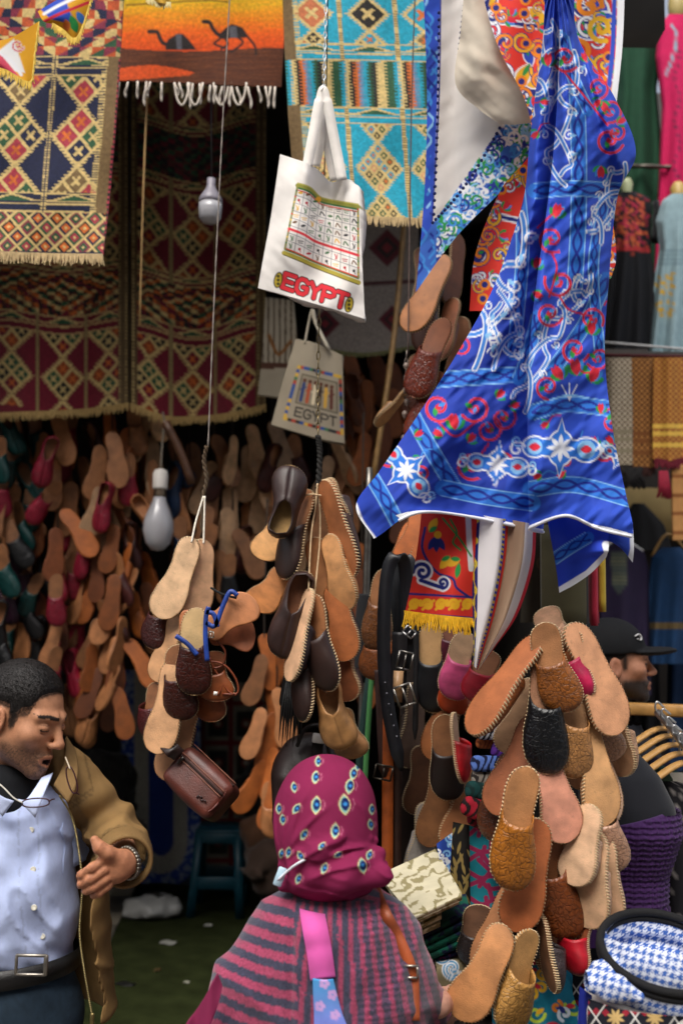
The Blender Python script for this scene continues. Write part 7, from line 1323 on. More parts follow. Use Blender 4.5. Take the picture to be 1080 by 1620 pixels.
po = thing('wooden_post', 'dark brown wooden post behind the belts', 'post', A(644, 2060, 2.8) * [1, 1, 0]); G().box((A(646, 1200, 2.8)[0], 2.8, .93), (sz(28, 2.8), .05, 1.86), bev=.004).build('shaft', M_WOOD, po, color=hexc('24160f'))
strap_obj('bag_strap', 'light green webbing strap hanging left of the belts', 'strap', [(590, 1040, 2.9), (584, 1120, 2.9), (578, 1220, 2.9), (574, 1340, 2.9)], 8, 2.9, hexc('4a8a4a'), mat=M_CLOTH)
strap_obj('bag_strap', 'dark green and pink striped strap beside the light green one', 'strap', [(586, 1060, 2.94), (574, 1150, 2.94), (566, 1250, 2.94), (562, 1330, 2.94)], 12, 2.9, hexc('12302c'), mat=M_CLOTH)
strap_obj('bag_strap', 'black nylon strap bundle hanging behind the belts', 'strap', [(578, 940, 2.95), (572, 1010, 2.95), (574, 1080, 2.95)], 24, 2.95, hexc('101014'), mat=M_CLOTH, t=.02)

# ------------------------------------------------------------------ wash bag, pouch, backpack, sandals
def rbox(P, c, hs, r, R): q = np.abs((P - c) @ R) - (np.asarray(hs) - r); return np.linalg.norm(np.maximum(q, 0), axis=1) + np.minimum(q.max(1), 0) - r
WB = A(319, 1241, 2.5); RW = rotm('Y', 38) @ rotm('Z', -18) @ rotm('X', -8); wb = thing('wash_bag', 'brown leather wash bag with dark zips hanging at a slant', 'bag', A(320, 1300, 2.5))
V, F = sdf_mesh(lambda P: rbox(P, WB, (.082, .045, .050), .018, RW) - .006 * np.cos(np.clip(((P - WB) @ RW)[:, 0] / .085, -1, 1) * 1.5), WB - .13, WB + .13, .0035); body = obj('bag_body', V, F, M_SMOOTH, wb, color=hexc('5a2a20'))
loc = lambda a, b, c: WB + RW @ np.array([a, b, c])
for zz_, nm in ((.020, 'zip'), (.047, 'zip')):
    P = [loc(-.074 + .148 * k / 20, -.0525 - .0 * k if zz_ < .04 else -.030, zz_ + (.004 if zz_ > .04 else 0)) for k in range(21)]; G().tube(P, .0042, 6, flat=.5).build('zip', M_TRIM, wb, color=hexc('2e1c18'))
    for off in (-.0075, .0075): G().tube([p + RW @ np.array([0, 0, off]) for p in P], .0011, 5).build('seam', M_TRIM, wb, color=hexc('8a5a48'))
G().box(loc(-.062, -.057, .010), (.006, .004, .022), RW, bev=.001).build('zip_pull', M_METAL, wb, color=hexc('5a5450'))
a = np.linspace(0, 2 * math.pi, 50); sgn = lambda v: np.sign(v) * abs(v) ** .5; G().tube([loc(.076 * sgn(math.cos(t)), -.043, .045 * sgn(math.sin(t))) for t in a], .0026, 6).build('piping', M_SMOOTH, wb, color=hexc('5a261c'))
g = G(); [g.box(loc(.03 + .007 * k, -.0535, -.022 + .004 * (k % 2)), (.004, .001, .008), RW @ rotm('Y', 30 * k)) for k in range(4)]; g.build('pressed_mark', M_SMOOTH, wb, color=hexc('2e1512'))
strap_obj('bag_loop', 'dark brown carrying loop of the wash bag', 'strap', [(262, 1180, 2.47), (272, 1186, 2.45), (285, 1196, 2.455)], 24, 2.46, hexc('2a1613'))
tp = thing('tassel_pouch', 'black fringed leather pouch hanging among the dark slippers', 'pouch', A(458, 1180, 2.5)); g = G()
for k in range(9): x = 443 + k * 4; g.tube([A(462 - abs(k - 4) * 1.2, 1060, 2.52), A(x + 3, 1120, 2.51), A(x - 2 + (k % 3), 1172 + (k % 2) * 10, 2.5)], [.012, .009, .001], 5, flat=.5)
g.build('fringe', M_SMOOTH, tp, color=hexc('0c0c0e')); V, F = sdf_mesh(lambda P: rbox(P, A(464, 1088, 2.52), (.03, .012, .05), .01, rotm('Y', 8)), A(464, 1088, 2.52) - .08, A(464, 1088, 2.52) + .08, .006); obj('pouch_body', V, F, M_SMOOTH, tp, color=hexc('0e0e10'))
bc = A(488, 1212, 2.62); bkp = thing('backpack', 'dark brown leather backpack with white plastic buckle behind the woman', 'backpack', A(488, 1290, 2.62)); V, F = sdf_mesh(lambda P: smin(ell(P, bc, (.085, .06, .085)), rbox(P, bc - [0, 0, .08], (.088, .06, .08), .03, np.eye(3)), .05) + .004 * (vnoise(P[:, 0] * 30, P[:, 2] * 40, 3) - .5), bc - [.12, .1, .2], bc + [.12, .1, .12], .006); obj('bag_body', V, F, M_SMOOTH, bkp, color=hexc('241613'))
G().tube(cat([A(470, 1180, 2.55), A(484, 1152, 2.54), A(508, 1150, 2.54), A(520, 1190, 2.55), A(522, 1230, 2.55)], 24), .010, 8, flat=.5).build('carry_handle', M_SMOOTH, bkp, color=hexc('15100f')); G().box(A(504, 1168, 2.535), (sz(20, 2.5), .012, sz(15, 2.5)), rotm('Y', 6), bev=.003).build('plastic_buckle', M_PLAST, bkp, color=hexc('e4e4e2')); G().box(A(501, 1190, 2.545), (sz(18, 2.5), .006, sz(30, 2.5)), rotm('Y', 6), bev=.002).build('buckle_strap', M_CLOTH, bkp, color=hexc('141214'))
def sandal(label, heel, toe, Y, yaw, col, straps, scol):
    o = slipper(label, heel, toe, Y, yaw, col, col, 'flat', False, False, full=False); o.name = 'leather_sandal'; tag(o, label, 'sandal', 'sandals with blue straps')
    for c in list(o.children):
        if c.name.startswith('upper'): bpy.data.objects.remove(c)
    return o
sandal('tan sandal sole of the blue strapped pair pointing up right', (326, 1004), (402, 946), 2.40, 6, H('b87648'), None, None); sandal('tan sandal heel of the blue strapped pair at the left', (352, 982), (284, 996), 2.43, -6, H('b06c40'), None, None); sandal('reddish tan sandal sole under the blue straps', (330, 1002), (404, 1002), 2.44, 10, H('a8623e'), None, None)
bs = thing('sandal_strap', 'bright blue sandal straps knotted round the tan soles', 'strap', A(330, 1040, 2.38)); BS = hexc('1c3c8c')
for P in ([(328, 1046), (325, 1010), (326, 975), (330, 960)], [(326, 985), (340, 990), (352, 960), (364, 936), (376, 942)], [(278, 1006), (296, 1018), (312, 1036)], [(326, 968), (338, 972), (344, 992)]):
    q = cat(np.array([A(x, y, 2.375) for x, y in P]), 24); T = np.gradient(q, axis=0); T /= np.linalg.norm(T, axis=1)[:, None]; Rr = []
    for p, d in zip(q, T): u = np.cross(d, [0, 1, 0]); u /= np.linalg.norm(u); Rr.append(np.array([p - u * .0055, p + u * .0055, p + u * .0055 + [0, .003, 0], p - u * .0055 + [0, .003, 0]]))
    G().loft(Rr).build('strap', M_SMOOTH, bs, color=BS)
cord('lace', 'black lace knotted through the tan sandal', [A(334, 930, 2.42), A(352, 940, 2.40), A(374, 946, 2.39)], .003, hexc('101012'))
rb_ = thing('sandal_strap', 'chestnut leather straps looping beside the small slippers', 'strap', A(350, 1100, 2.44))
for P in ([(326, 1046), (352, 1050), (372, 1072), (376, 1096), (352, 1098)], [(348, 1070), (360, 1092), (374, 1100)], [(340, 1010), (356, 1030), (352, 1052), (336, 1058)], [(332, 1040), (340, 1060), (352, 1080), (345, 1100)]): G().tube(cat(np.array([A(x, y, 2.42) for x, y in P]), 20), .0045, 6, flat=.6).build('strap', M_SMOOTH, rb_, color=hexc('7a3618'))
buckle(rb_, A(334, 1004, 2.385), .006, .007, .0016, hexc('c8c8c0')); G().box(A(341, 1097, 2.405), (.009, .001, .009), rotm('Y', 8)).build('price_sticker', M_PLAST, rb_, color=hexc('e8e4dc'))

# ------------------------------------------------------------------ cloth on the stand in front
tabc = thing('display_stand', 'low display stand piled with cloth beside the woman', 'stand', (A(720, 1500, 2.4)[0] + .1, 2.45, 0)); cxs = A(730, 1500, 2.4)[0] + .08; G().box((cxs, 2.5, .42), (.60, .5, .84), bev=.01).build('box_body', M_WOOD, tabc, color=hexc('2a211c')); G().box((cxs, 2.5, .855), (.64, .54, .02), bev=.004).build('top_board', M_WOOD, tabc, color=hexc('4a3424'))
def paint_bg(cv, base, cols, x0, x1, y0, y1, n, seed, w=4, r=10):
    rr = random.Random(seed); cv.C[:] = base
    for k in range(n): cv.spiral(rr.uniform(x0, x1), rr.uniform(y0, y1), rr.uniform(r * .5, r), rr.uniform(.6, 1.2), rr.uniform(0, 360), w, rr.choice(cols), rr.choice([-1, 1]))
def slab(name, parent, tl, tr, br, bl, hpx, colf, mat=M_FAB, nu=60, nv=50, round_=.35, dY=0):
    """a folded cloth: patterned top sheet that rolls over the front edge; corners are (x, y, distance)"""
    top = np.array([[tl, tr], [bl, br]], float); D = cat(cat(top, 12, 0), 4, 1); front = D[-1]; rows = [*D]
    for k in range(1, 7): a = k / 6 * math.pi; rows.append(front + np.array([0, (1 - math.cos(a)) / 2 * hpx, -.012 * math.sin(a)]))
    back = rows[-1] + (D[0] - D[-1]) * .25 * np.array([1, .2, 1]); rows.append(back); C = cat(cat(np.array(rows), nv, 0), nu, 1); X, Y, Z = C[..., 0], C[..., 1], C[..., 2]
    Z = Z + .003 * (vnoise(X / 18, Y / 14, hash(name) % 7) - .5); V = at(X, Y, Z).reshape(-1, 3); cv = Canvas(X, Y, WH, 1.2); colf(cv); return obj(name, V, gridF(nv, nu), mat, parent, cv.C)
IV = hexc('c8c0a4'); fb = thing('folded_fabric', 'folded cream fabric with taupe swirls on top of the pile', 'fabric', A(660, 1470, 2.15))
def cream(cv):
    cv.C[:] = IV; w = np.sin((cv.X + cv.Y) / 4.5 + 9 * vnoise(cv.X / 20, cv.Y / 13, 3) + 5 * vnoise(cv.X / 9, cv.Y / 8, 5)); n = vnoise(cv.X / 9, cv.Y / 7, 6); cv.C[(w > .3) & (n > .36)] = hexc('8f8560')
    cv.stroke([(700, 1340), (735, 1425)], 5, hexc('8f8560')); 
slab('cloth_layer', fb, (598, 1384, 2.35), (688, 1343, 2.42), (730, 1412, 2.14), (650, 1448, 2.08), 12, cream, nu=110, nv=80)
slab('cloth_layer', fb, (605, 1396, 2.35), (690, 1354, 2.42), (726, 1421, 2.15), (648, 1458, 2.09), 9, cream, nu=70, nv=50); slab('cloth_layer', fb, (610, 1420, 2.35), (690, 1380, 2.42), (698, 1445, 2.16), (646, 1470, 2.10), 9, cream, nu=60, nv=40); slab('cloth_layer', fb, (615, 1430, 2.35), (690, 1395, 2.42), (696, 1457, 2.17), (650, 1478, 2.11), 9, cream, nu=60, nv=40)
fb = thing('folded_fabric', 'folded dark green fabric with navy leaves under the cream one', 'fabric', A(690, 1500, 2.2))
dg = lambda cv: (paint_bg(cv, hexc('0a4034'), [hexc('10183a'), hexc('10183a'), hexc('0d5a48')], 630, 750, 1390, 1510, 60, 3, 6, 14))
for k in range(4): slab('cloth_layer', fb, (640, 1408 + k * 14, 2.45), (728, 1380 + k * 14, 2.5), (742 - k, 1436 + k * 15, 2.2), (660, 1478 + k * 13, 2.16), 12, dg, nu=60, nv=40)
fb = thing('folded_fabric', 'folded plum and navy leaf fabric below the green one', 'fabric', A(700, 1515, 2.22)); pl = lambda cv: paint_bg(cv, hexc('6a1f4a'), [hexc('14183a'), hexc('14183a')], 670, 750, 1460, 1530, 30, 5, 6, 12)
for k in range(2): slab('cloth_layer', fb, (660, 1470 + k * 12, 2.42), (738, 1450 + k * 12, 2.46), (742, 1482 + k * 12, 2.22), (680, 1508 + k * 10, 2.2), 11, pl, nu=50, nv=36)
def pais(cv):
    cv.C[:] = hexc('8a7f60')
    for x, y, r in ((715, 1532, 16), (698, 1512, 10), (728, 1555, 10)):
        for w, c in ((11, WH), (7, hexc('3f9ad0')), (2.5, WH)): cv.spiral(x, y, r, 1.1, 40, w, c)
    cv.stroke([(684, 1500), (735, 1512)], 4, WH); cv.stroke([(690, 1558), (720, 1576)], 4, hexc('2a211c'))
fb = thing('folded_fabric', 'taupe fabric with blue paisley swirls by the woman\'s hand', 'fabric', A(700, 1570, 2.15)); slab('cloth_layer', fb, (680, 1496, 2.3), (722, 1500, 2.34), (737, 1515, 2.2), (690, 1530, 2.14), 46, pais, nu=60, nv=60)
def roll(label, x, y, w, h, Y, base, ink, seed, tilt=0):
    o = thing('rolled_cloth', label, 'rolled cloth', A(x, y + h, Y)); rr = random.Random(seed); c = A(x + w / 2, y + h / 2, Y); L = sz(w, Y); r = sz(h, Y) / 2; nu, nv = 60, 40; t = np.linspace(-1, 1, nu); a = np.linspace(0, 2 * math.pi, nv); T_, Aa = np.meshgrid(t, a); e = np.clip(1 - np.abs(T_) ** 8, .05, 1) ** .5; rad = r * e * (1 + .10 * np.sin(3 * Aa + 2) + .08 * (vnoise(T_ * 4, Aa, seed) - .5)); Rm = rotm('Y', tilt); P = np.stack([T_ * L / 2, rad * np.cos(Aa), rad * np.sin(Aa)], -1).reshape(-1, 3) @ Rm.T + c
    s = np.sin(T_ * L / r * 3.2 + 2.5 * np.sin(Aa * 2 + T_ * 3) + seed) + .5 * (vnoise(T_ * 9, Aa * 4, seed) - .5); C = np.where((s > .25)[..., None], ink, base).reshape(-1, 3); return obj('roll', P, gridF(nv, nu), M_FAB, o, C)
for a in [('black and white printed cloth roll at the top of the column', 752, 1148, 52, 22, 2.32, H('141418'), H('c8c8cc'), 1), ('orange cloth roll under the black and white one', 752, 1168, 40, 16, 2.34, H('a85a2c'), H('7a3a1c'), 2), ('purple cloth roll beside the blue zebra roll', 776, 1178, 40, 24, 2.31, H('5a2a8a'), H('3a1a5a'), 3, 20), ('blue zebra striped cloth roll', 744, 1196, 46, 24, 2.30, H('5a78c0'), H('141a3a'), 4), ('grey zebra striped cloth roll', 745, 1218, 44, 24, 2.31, H('948a80'), H('2a2422'), 5), ('dark teal cloth roll above the red one', 735, 1240, 56, 26, 2.29, H('0c3a38'), H('072624'), 6, 12),
          ('red and black printed cloth roll', 728, 1268, 66, 30, 2.27, H('9a1428'), H('160a0c'), 7, 18), ('crimson and black cloth roll beneath the red one', 738, 1290, 56, 24, 2.29, H('7a1024'), H('140a10'), 8, 22)]: roll(*a)
def geo(cv):
    cv.C[:] = hexc('177a88'); rr = random.Random(4)
    for k in range(9): y = 1300 + k * 20; cv.curve([(742, y), (760, y + rr.uniform(-14, 14)), (775, y + 6), (800, y + rr.uniform(-10, 10))], 7, hexc('96244e')); cv.stroke([(750 + rr.uniform(0, 30), y), (752 + rr.uniform(0, 30), y + 22)], 7, hexc('96244e'))
cloth('hanging_fabric', quad_ctrl((742, 1306), (792, 1318), (790, 1450), (744, 1440), 2.3), 60, 110, geo, M_FAB, None, lambda X, Y: .01 * np.sin(X / 9) + .004 * np.sin(Y / 20), label='teal fabric with magenta geometric print hanging under the rolls', cat_='fabric')
def gold(cv):
    cv.C[:] = hexc('14110f'); rr = random.Random(6)
    for k in range(34): cv.leaf(rr.uniform(700, 745), rr.uniform(1295, 1440), rr.choice([60, 120, 75, 105]), 22, 5, hexc('8a7440'))
cloth('hanging_fabric', quad_ctrl((716, 1300), (746, 1306), (748, 1450), (708, 1440), 2.33), 50, 110, gold, M_FAB, None, lambda X, Y: .01 * np.sin(X / 7), label='black fabric with gold blades beside the teal one', cat_='fabric')
cloth('hanging_fabric', quad_ctrl((690, 1335), (722, 1312), (726, 1380), (700, 1390), 2.36), 40, 50, lambda cv: paint_bg(cv, hexc('2a4aa8'), [WH, PBL], 688, 730, 1310, 1390, 26, 3, 3, 8), M_FAB, None, lambda X, Y: .008 * np.sin(X / 7), label='blue fabric with white curls behind the cream pile', cat_='fabric')
def scroll(cv):
    cv.C[:] = hexc('0f7088'); rr = random.Random(8)
    for k in range(28): x, y = rr.uniform(760, 925), rr.uniform(1500, 1640); cv.spiral(x, y, rr.uniform(9, 18), 1.1, rr.uniform(0, 360), 5.5, rr.choice([YEL, VRD, WH, hexc('e07a1c'), hexc('b8d040')]), rr.choice([-1, 1])); cv.leaf(x, y, rr.uniform(0, 360), 16, 8, rr.choice([VNV, VRD, YEL]))
cloth('hanging_fabric', [[(770, 1500, 2.25), (850, 1510, 2.2), (900, 1530, 2.25)], [(775, 1560, 2.18), (850, 1570, 2.15), (915, 1580, 2.2)], [(780, 1650, 2.1), (850, 1660, 2.1), (925, 1660, 2.15)]], 110, 100, scroll, M_FAB, None, lambda X, Y: .012 * np.sin(X / 12 + Y / 25), label='teal fabric with bright yellow and red scrolls at the bottom of the cluster', cat_='fabric')
cloth('hanging_fabric', quad_ctrl((690, 1548), (745, 1540), (760, 1660), (690, 1660), 2.26), 40, 60, lambda cv: paint_bg(cv, hexc('1a1712'), [hexc('7a7a2a'), hexc('8a6a3a'), hexc('2a241c')], 690, 760, 1540, 1660, 30, 9, 5, 12), M_FAB, None, lambda X, Y: .012 * np.sin(X / 8), label='black and olive fabric at the foot of the pile', cat_='fabric')

# ------------------------------------------------------------------ the dim back of the shop
ST = hexc('0f3a48'); sx0 = A(346, 1420, 6.1); st = thing('plastic_stool', 'dark blue plastic stool standing on the green carpet', 'stool', sx0 * [1, 1, 0]); zx, zy = sx0[0], 6.1; htop = A(346, 1306, 6.1)[2]; wt, wb_ = .135, .165
G().box((zx, zy, htop - .012), (wt * 2, wt * 2, .024), bev=.008).build('seat', M_PLAST, st, color=ST)
for s, q in ((-1, -1), (1, -1), (-1, 1), (1, 1)):
    R_ = [np.array([(zx + s * (w - .03 * a), zy + q * (w - .03 * b), z) for a, b in ((0, 0), (1.6, 0), (1.6, .5), (.5, .5), (.5, 1.6), (0, 1.6))]) for w, z in ((wb_, .012), (.152, .2), (wt, htop - .02))]; G().loft(R_).build('leg', M_PLAST, st, color=ST)
for s in (-1, 1):
    G().box((zx, zy + s * .145, .20), (.25, .012, .07), bev=.003).build('rail', M_PLAST, st, color=ST); G().box((zx + s * .145, zy, .20), (.012, .25, .07), bev=.003).build('rail', M_PLAST, st, color=ST); G().box((zx, zy + s * .13, htop - .05), (.24, .012, .06), bev=.003).build('apron', M_PLAST, st, color=ST); G().box((zx + s * .13, zy, htop - .05), (.012, .24, .06), bev=.003).build('apron', M_PLAST, st, color=ST)
def paint_u(cv):
    cv.C[:] = hexc('a8a498'); d = np.where(cv.Y < 1330, abs(cv.X - 255), np.hypot(cv.X - 255, (cv.Y - 1330) * .8)); cv.mask(d < 19, hexc('1c3a8c')); m = (d > 42) & (d < 62); cv.mask(m, hexc('24449a')); cv.C[m & (vnoise(cv.X / 4, cv.Y / 4, 2) > .55)] = hexc('8a98b8'); cv.mask(d >= 62, hexc('14203a'))
cloth('patterned_hanging', quad_ctrl((190, 1060), (320, 1060), (318, 1420), (192, 1420), 6.7), 80, 150, paint_u, M_WOOL, None, lambda X, Y: .03 * np.sin(X / 18), thick=.006, label='blue and white patterned hanging at the dim back of the shop', cat_='hanging')
def paint_q(cv):
    cv.C[:] = hexc('8a8478'); cv.mask((np.mod(cv.X - 318, 44) < 6) | (np.mod(cv.Y - 1110, 62) < 7), hexc('7a1018'))
    for x in (345, 389):
        for y in (1145, 1207, 1269, 1331): cv.poly([(x - 15, y - 20), (x + 15, y - 20), (x + 15, y + 20), (x - 15, y + 20)], hexc('2a2a26')); cv.disc(x, y, 8, hexc('7a2a24')); cv.disc(x, y, 4, hexc('a8a090'))
cloth('patterned_hanging', quad_ctrl((312, 1080), (432, 1080), (430, 1380), (314, 1380), 6.9), 70, 130, paint_q, M_WOOL, None, lambda X, Y: .02 * np.sin(X / 20), thick=.006, label='patchwork hanging with red grid behind the stool', cat_='hanging')
def lump(name, label, cat_, c, r, col, mat, amp=.03, seed=0, h=.018):
    r = np.asarray(r, float); V, F = sdf_mesh(lambda P: smax(ell(P, c, r) + amp * (vnoise((P[:, 0] + P[:, 1]) * 14, P[:, 2] * 14, seed) - .5) + amp * .5 * (vnoise(P[:, 0] * 35, (P[:, 2] + P[:, 1]) * 35, seed + 1) - .5), .012 - P[:, 2], .01), np.asarray(c) - r * 1.4, np.asarray(c) + r * 1.4, h); return tag(obj(name, V, F, mat, None, color=col), label, cat_)
lump('plastic_sack', 'grey plastic sack lying at the carpet edge', 'sack', (A(238, 1398, 5.9)[0], 5.95, .05), (.16, .12, .07), hexc('8a8a88'), M_PLAST, .05, 3)
for i, (x, y, Y, r, c) in enumerate(((160, 1250, 6.2, .22, '15120f'), (175, 1340, 5.9, .2, '2a1c14'), (430, 1370, 5.6, .14, '2e1c10'), (412, 1320, 5.8, .1, '4a2c16'), (470, 1400, 5.7, .2, '17120f'), (440, 1255, 6.4, .25, '14100e'))): q = A(x, y, Y); lump('goods_bundle', ['dark cloth bundle beside the man\'s elbow', 'dark brown bundle low by the side wall', 'brown bundle right of the stool', 'small tan bundle behind the stool', 'black bundle at the carpet\'s right edge', 'dark bundle hanging behind the stool'][i], 'bundle', (q[0], q[1], max(q[2], r * .6)), (r, r * .8, r * 1.1), hexc(c), M_CLOTH, .08, i, .025)
def scrap(label, x, y, w, d, rot, col):
    Y = 1.65 * FPX / (y - 1000 + (x - 540) * .018 * -1); p = A(x, y, Y); g = np.array([(a * w, b * d * 1.0, .014 + .004 * math.sin(a * 7 + b * 5)) for b in np.linspace(-.5, .5, 6) for a in np.linspace(-.5, .5, 8)]) @ rotm('Z', rot).T + np.array([p[0], p[1], 0]); V, F = thick_grid(g, 6, 8, .001); tag(obj('paper_scrap', V, F, M_PLAST, None, color=col), label, 'paper')
scrap('pale torn paper strip lying on the green carpet', 267, 1470, .085, .06, 5, hexc('8a8a84')); scrap('tiny paper scrap on the carpet near the striped shawl', 296, 1528, .03, .02, 20, hexc('8a8a7a')); scrap('crumpled white wrapper near the stool legs', 330, 1445, .04, .03, 40, hexc('9a9a94')); scrap('brown leaf scrap in the middle of the carpet', 250, 1510, .03, .025, 70, hexc('4a3a20')); scrap('dark scrap lying beside the carpet edge', 200, 1530, .09, .05, -10, hexc('1a1a18'))

# ------------------------------------------------------------------ the neighbouring clothes shop
def dress(name, label, cat_, rows, Y, colf, nu=64, nv=90, depth=.10, mat=M_FAB, folds=9, fa=.012, parent=None, base_col=None):
    """garment: rows of (y, left x, right x); sections are flattened ovals with hanging folds"""
    R = np.array(rows, float); y = np.linspace(R[0, 0], R[-1, 0], nv); l = np.interp(y, R[:, 0], R[:, 1]); r = np.interp(y, R[:, 0], R[:, 2]); a = np.linspace(0, 2 * math.pi, nu, endpoint=False); V = []; PX = []; PY = []
    for i in range(nv):
        t = i / (nv - 1); c, h = (l[i] + r[i]) / 2, (r[i] - l[i]) / 2; f = fa * t * np.sin(a * folds + i * .03); x = c + h * np.cos(a); d = depth * (1 + .3 * t) * np.sin(a) + f; V.append(at(x, np.full(nu, y[i]) + 0 * x, Y + d)); PX.append(x); PY.append(np.full(nu, y[i]))
    V = np.concatenate(V); cv = Canvas(np.concatenate(PX), np.concatenate(PY), WH, 1.4); colf(cv); i = np.arange(nv - 1)[:, None] * nu + np.arange(nu)[None]; j = np.arange(nv - 1)[:, None] * nu + (np.arange(nu)[None] + 1) % nu; F = np.stack([i.ravel(), (i + nu).ravel(), (j + nu).ravel(), j.ravel()], 1); o = obj(name, V, F, mat, parent, cv.C)
    return tag(o, label, cat_) if parent is None else o
plain = lambda c: (lambda cv: cv.C.__setitem__(slice(None), c))
cord('display_rail', 'ridged metal rail carrying the upper dresses', [A(940, 262, 5.25), A(1010, 263, 5.25), A(1180, 268, 5.25)], .015, hexc('6a645c'), M_METAL, 'rail', 20, True)
dr = thing('long_dress', 'bottle green long dress hanging above the rail', 'dress', A(1000, 420, 5.45)); dress('dress_body', '', '', [(-60, 985, 1030), (0, 968, 1048), (60, 966, 1050), (140, 975, 1038), (230, 966, 1046), (430, 955, 1058)], 5.45, plain(hexc('0c3a24')), parent=dr, depth=.12, folds=7, fa=.03); G().ball(A(1004, -40, 5.4), (.05, .05, .12)).build('hanger_neck', M_PLAST, dr, color=hexc('8a9a5a')); G().box(A(990, 38, 5.3), (.05, .005, .025), rotm('Y', 15)).build('swing_tag', M_PLAST, dr, color=hexc('d8d8d0'))
def pinkc(cv): cv.C[:] = hexc('b8104e'); [cv.disc(1070 + 4 * math.sin(k), 70 + k * 11, 3, hexc('5a1a3a')) for k in range(30)]; cv.curve([(1062, 40), (1070, 60), (1060, 100), (1052, 118)], 3, hexc('6aa8b8'))
dr = thing('long_dress', 'hot pink long dress hanging above the rail', 'dress', A(1080, 420, 5.4)); dress('dress_body', '', '', [(22, 1058, 1112), (40, 1042, 1130), (90, 1036, 1136), (170, 1046, 1124), (260, 1042, 1130), (430, 1034, 1140)], 5.35, pinkc, parent=dr, depth=.12, folds=8, fa=.03); G().ball(A(1072, 10, 5.35), (.06, .05, .11)).build('hanger_neck', M_PLAST, dr, color=hexc('a8945a'))
def blackd(cv):
    cv.C[:] = hexc('101218'); rr = random.Random(3)
    for k in range(190): x, y = rr.uniform(972, 1022), rr.uniform(312, 400); c = rr.choice([hexc('a83c28'), hexc('c8643a'), hexc('b02a48')]) if (x < 998 or y > 380 or abs(x - 1010) < 10) else hexc('8a1c30'); cv.leaf(x, y, rr.uniform(0, 360), 7, 4, c)
    cv.stroke([(965, 392), (1030, 396)], 6, hexc('a82c30'))
dr = thing('embroidered_dress', 'black dress with red and orange embroidered bodice below the rail', 'dress', A(1000, 550, 5.0)); dress('dress_body', '', '', [(303, 978, 1004), (312, 966, 1026), (330, 962, 1030), (398, 968, 1028), (440, 962, 1036), (552, 950, 1046)], 5.0, blackd, parent=dr, depth=.10, folds=8, fa=.03)
for s in (962, 1032): G().tube(cat(np.array([A(s + (4 if s > 1000 else -2), 320, 5.0), A(s + (8 if s > 1000 else -6), 345, 4.98), A(s + (6 if s > 1000 else -8), 382, 4.97)]), 10), [.02] * 4 + [.03] * 6, 8).build('sleeve', M_CLOTH, dr, color=hexc('101218'))
G().lathe([(0, -.02), (.03, 0), (.025, .05), (.032, .09), (.02, .12), (0, .125)], A(991, 318, 4.97), 16).build('hanger_neck', M_PLAST, dr, color=hexc('a8b088')); fringe(dr, at(np.array([1036, 1042, 1044.]), np.array([318, 340, 372.]), np.full(3, 4.94)), .03, 20, .004, hexc('101014'), name='sleeve_fringe')
def blued(cv):
    cv.C[:] = hexc('8aa4ac'); rr = random.Random(5)
    for k in range(30): cv.leaf(rr.uniform(1040, 1062), rr.uniform(432, 500), rr.uniform(0, 360), 9, 5, hexc('c8a02c'))
    for k in range(12): cv.stroke([(1030, 396 + k * 2), (1100, 396 + k * 2)], .8, hexc('6a848c'))
dr = thing('summer_dress', 'pale blue dress with yellow flowers below the rail', 'dress', A(1070, 555, 4.95)); dress('dress_body', '', '', [(306, 1062, 1096), (318, 1046, 1112), (350, 1036, 1120), (395, 1042, 1112), (430, 1036, 1120), (556, 1024, 1132)], 4.95, blued, parent=dr, depth=.10, folds=9, fa=.03); G().lathe([(0, -.02), (.05, 0), (.035, .04), (.04, .07), (.02, .1), (0, .105)], A(1072, 318, 4.92), 16).build('hanger_neck', M_PLAST, dr, color=hexc('b89a58'))
cord('curtain_rod', 'thin white rod above the checked scarves', [A(950, 541, 4.8), A(1150, 558, 4.8)], .006, hexc('c8c8c8'), M_PLAST, 'rod', 6); cord('scarf_rail', 'beaded red and black rail behind the checked scarves', [A(950, 562, 4.75), A(1150, 566, 4.75)], .012, hexc('4a1418'), M_TRIM, 'rail', 20, True)
def check(c0, c1, c2, s, bot): 
    def f(cv):
        cv.C[:] = c0; a = np.mod(cv.X, s) < s * .45; b = np.mod(cv.Y, s) < s * .45; cv.mask(a ^ b, c1); m = cv.Y > bot - 60
        for y in (bot - 52, bot - 40, bot - 22): cv.mask(abs(cv.Y - y) < 3.5, c2)
    return f
for lb, l, r, bot, c0, c1, c2, fc, Y in (('cream and brown checked scarf hanging from the rail', 958, 1000, 735, 'b8ab94', '6a5a48', '8a8068', '2a211c', 4.66), ('tan and brown checked scarf between the other two', 994, 1036, 738, 'a8743c', '5a3418', '7a4a24', '3a1a14', 4.69), ('gold and orange checked scarf with maroon pompoms', 1032, 1082, 726, 'b8843c', '8a4a22', 'd8b04c', '6a1426', 4.63)):
    o = cloth('checked_scarf', [[(l + 2, 566, Y), ((l + r) / 2, 566, Y - .03), (r - 2, 566, Y)], [(l, 650, Y), ((l + r) / 2, 650, Y - .035), (r, 650, Y)], [(l, bot, Y), ((l + r) / 2, bot + 3, Y - .03), (r, bot, Y)]], 84, 200, check(hexc(c0), hexc(c1), hexc(c2), 9, bot), M_FAB, None, lambda X, Y_: .008 * np.sin(X / 5), thick=.02, label=lb, cat_='scarf'); fringe(o, at(np.array([l + 2., (l + r) / 2, r - 2]), np.array([bot - 1., bot + 2, bot - 1]), np.array([Y, Y - .03, Y])), .04, 40, .005, hexc(fc))
g = G()
for k in range(30): rr = random.Random(k); g.tube([A(1048 + rr.uniform(-6, 6), 745, 4.6), A(1050 + rr.uniform(-12, 12), 786 + rr.uniform(-6, 4), 4.6)], [.007, .004], 5)
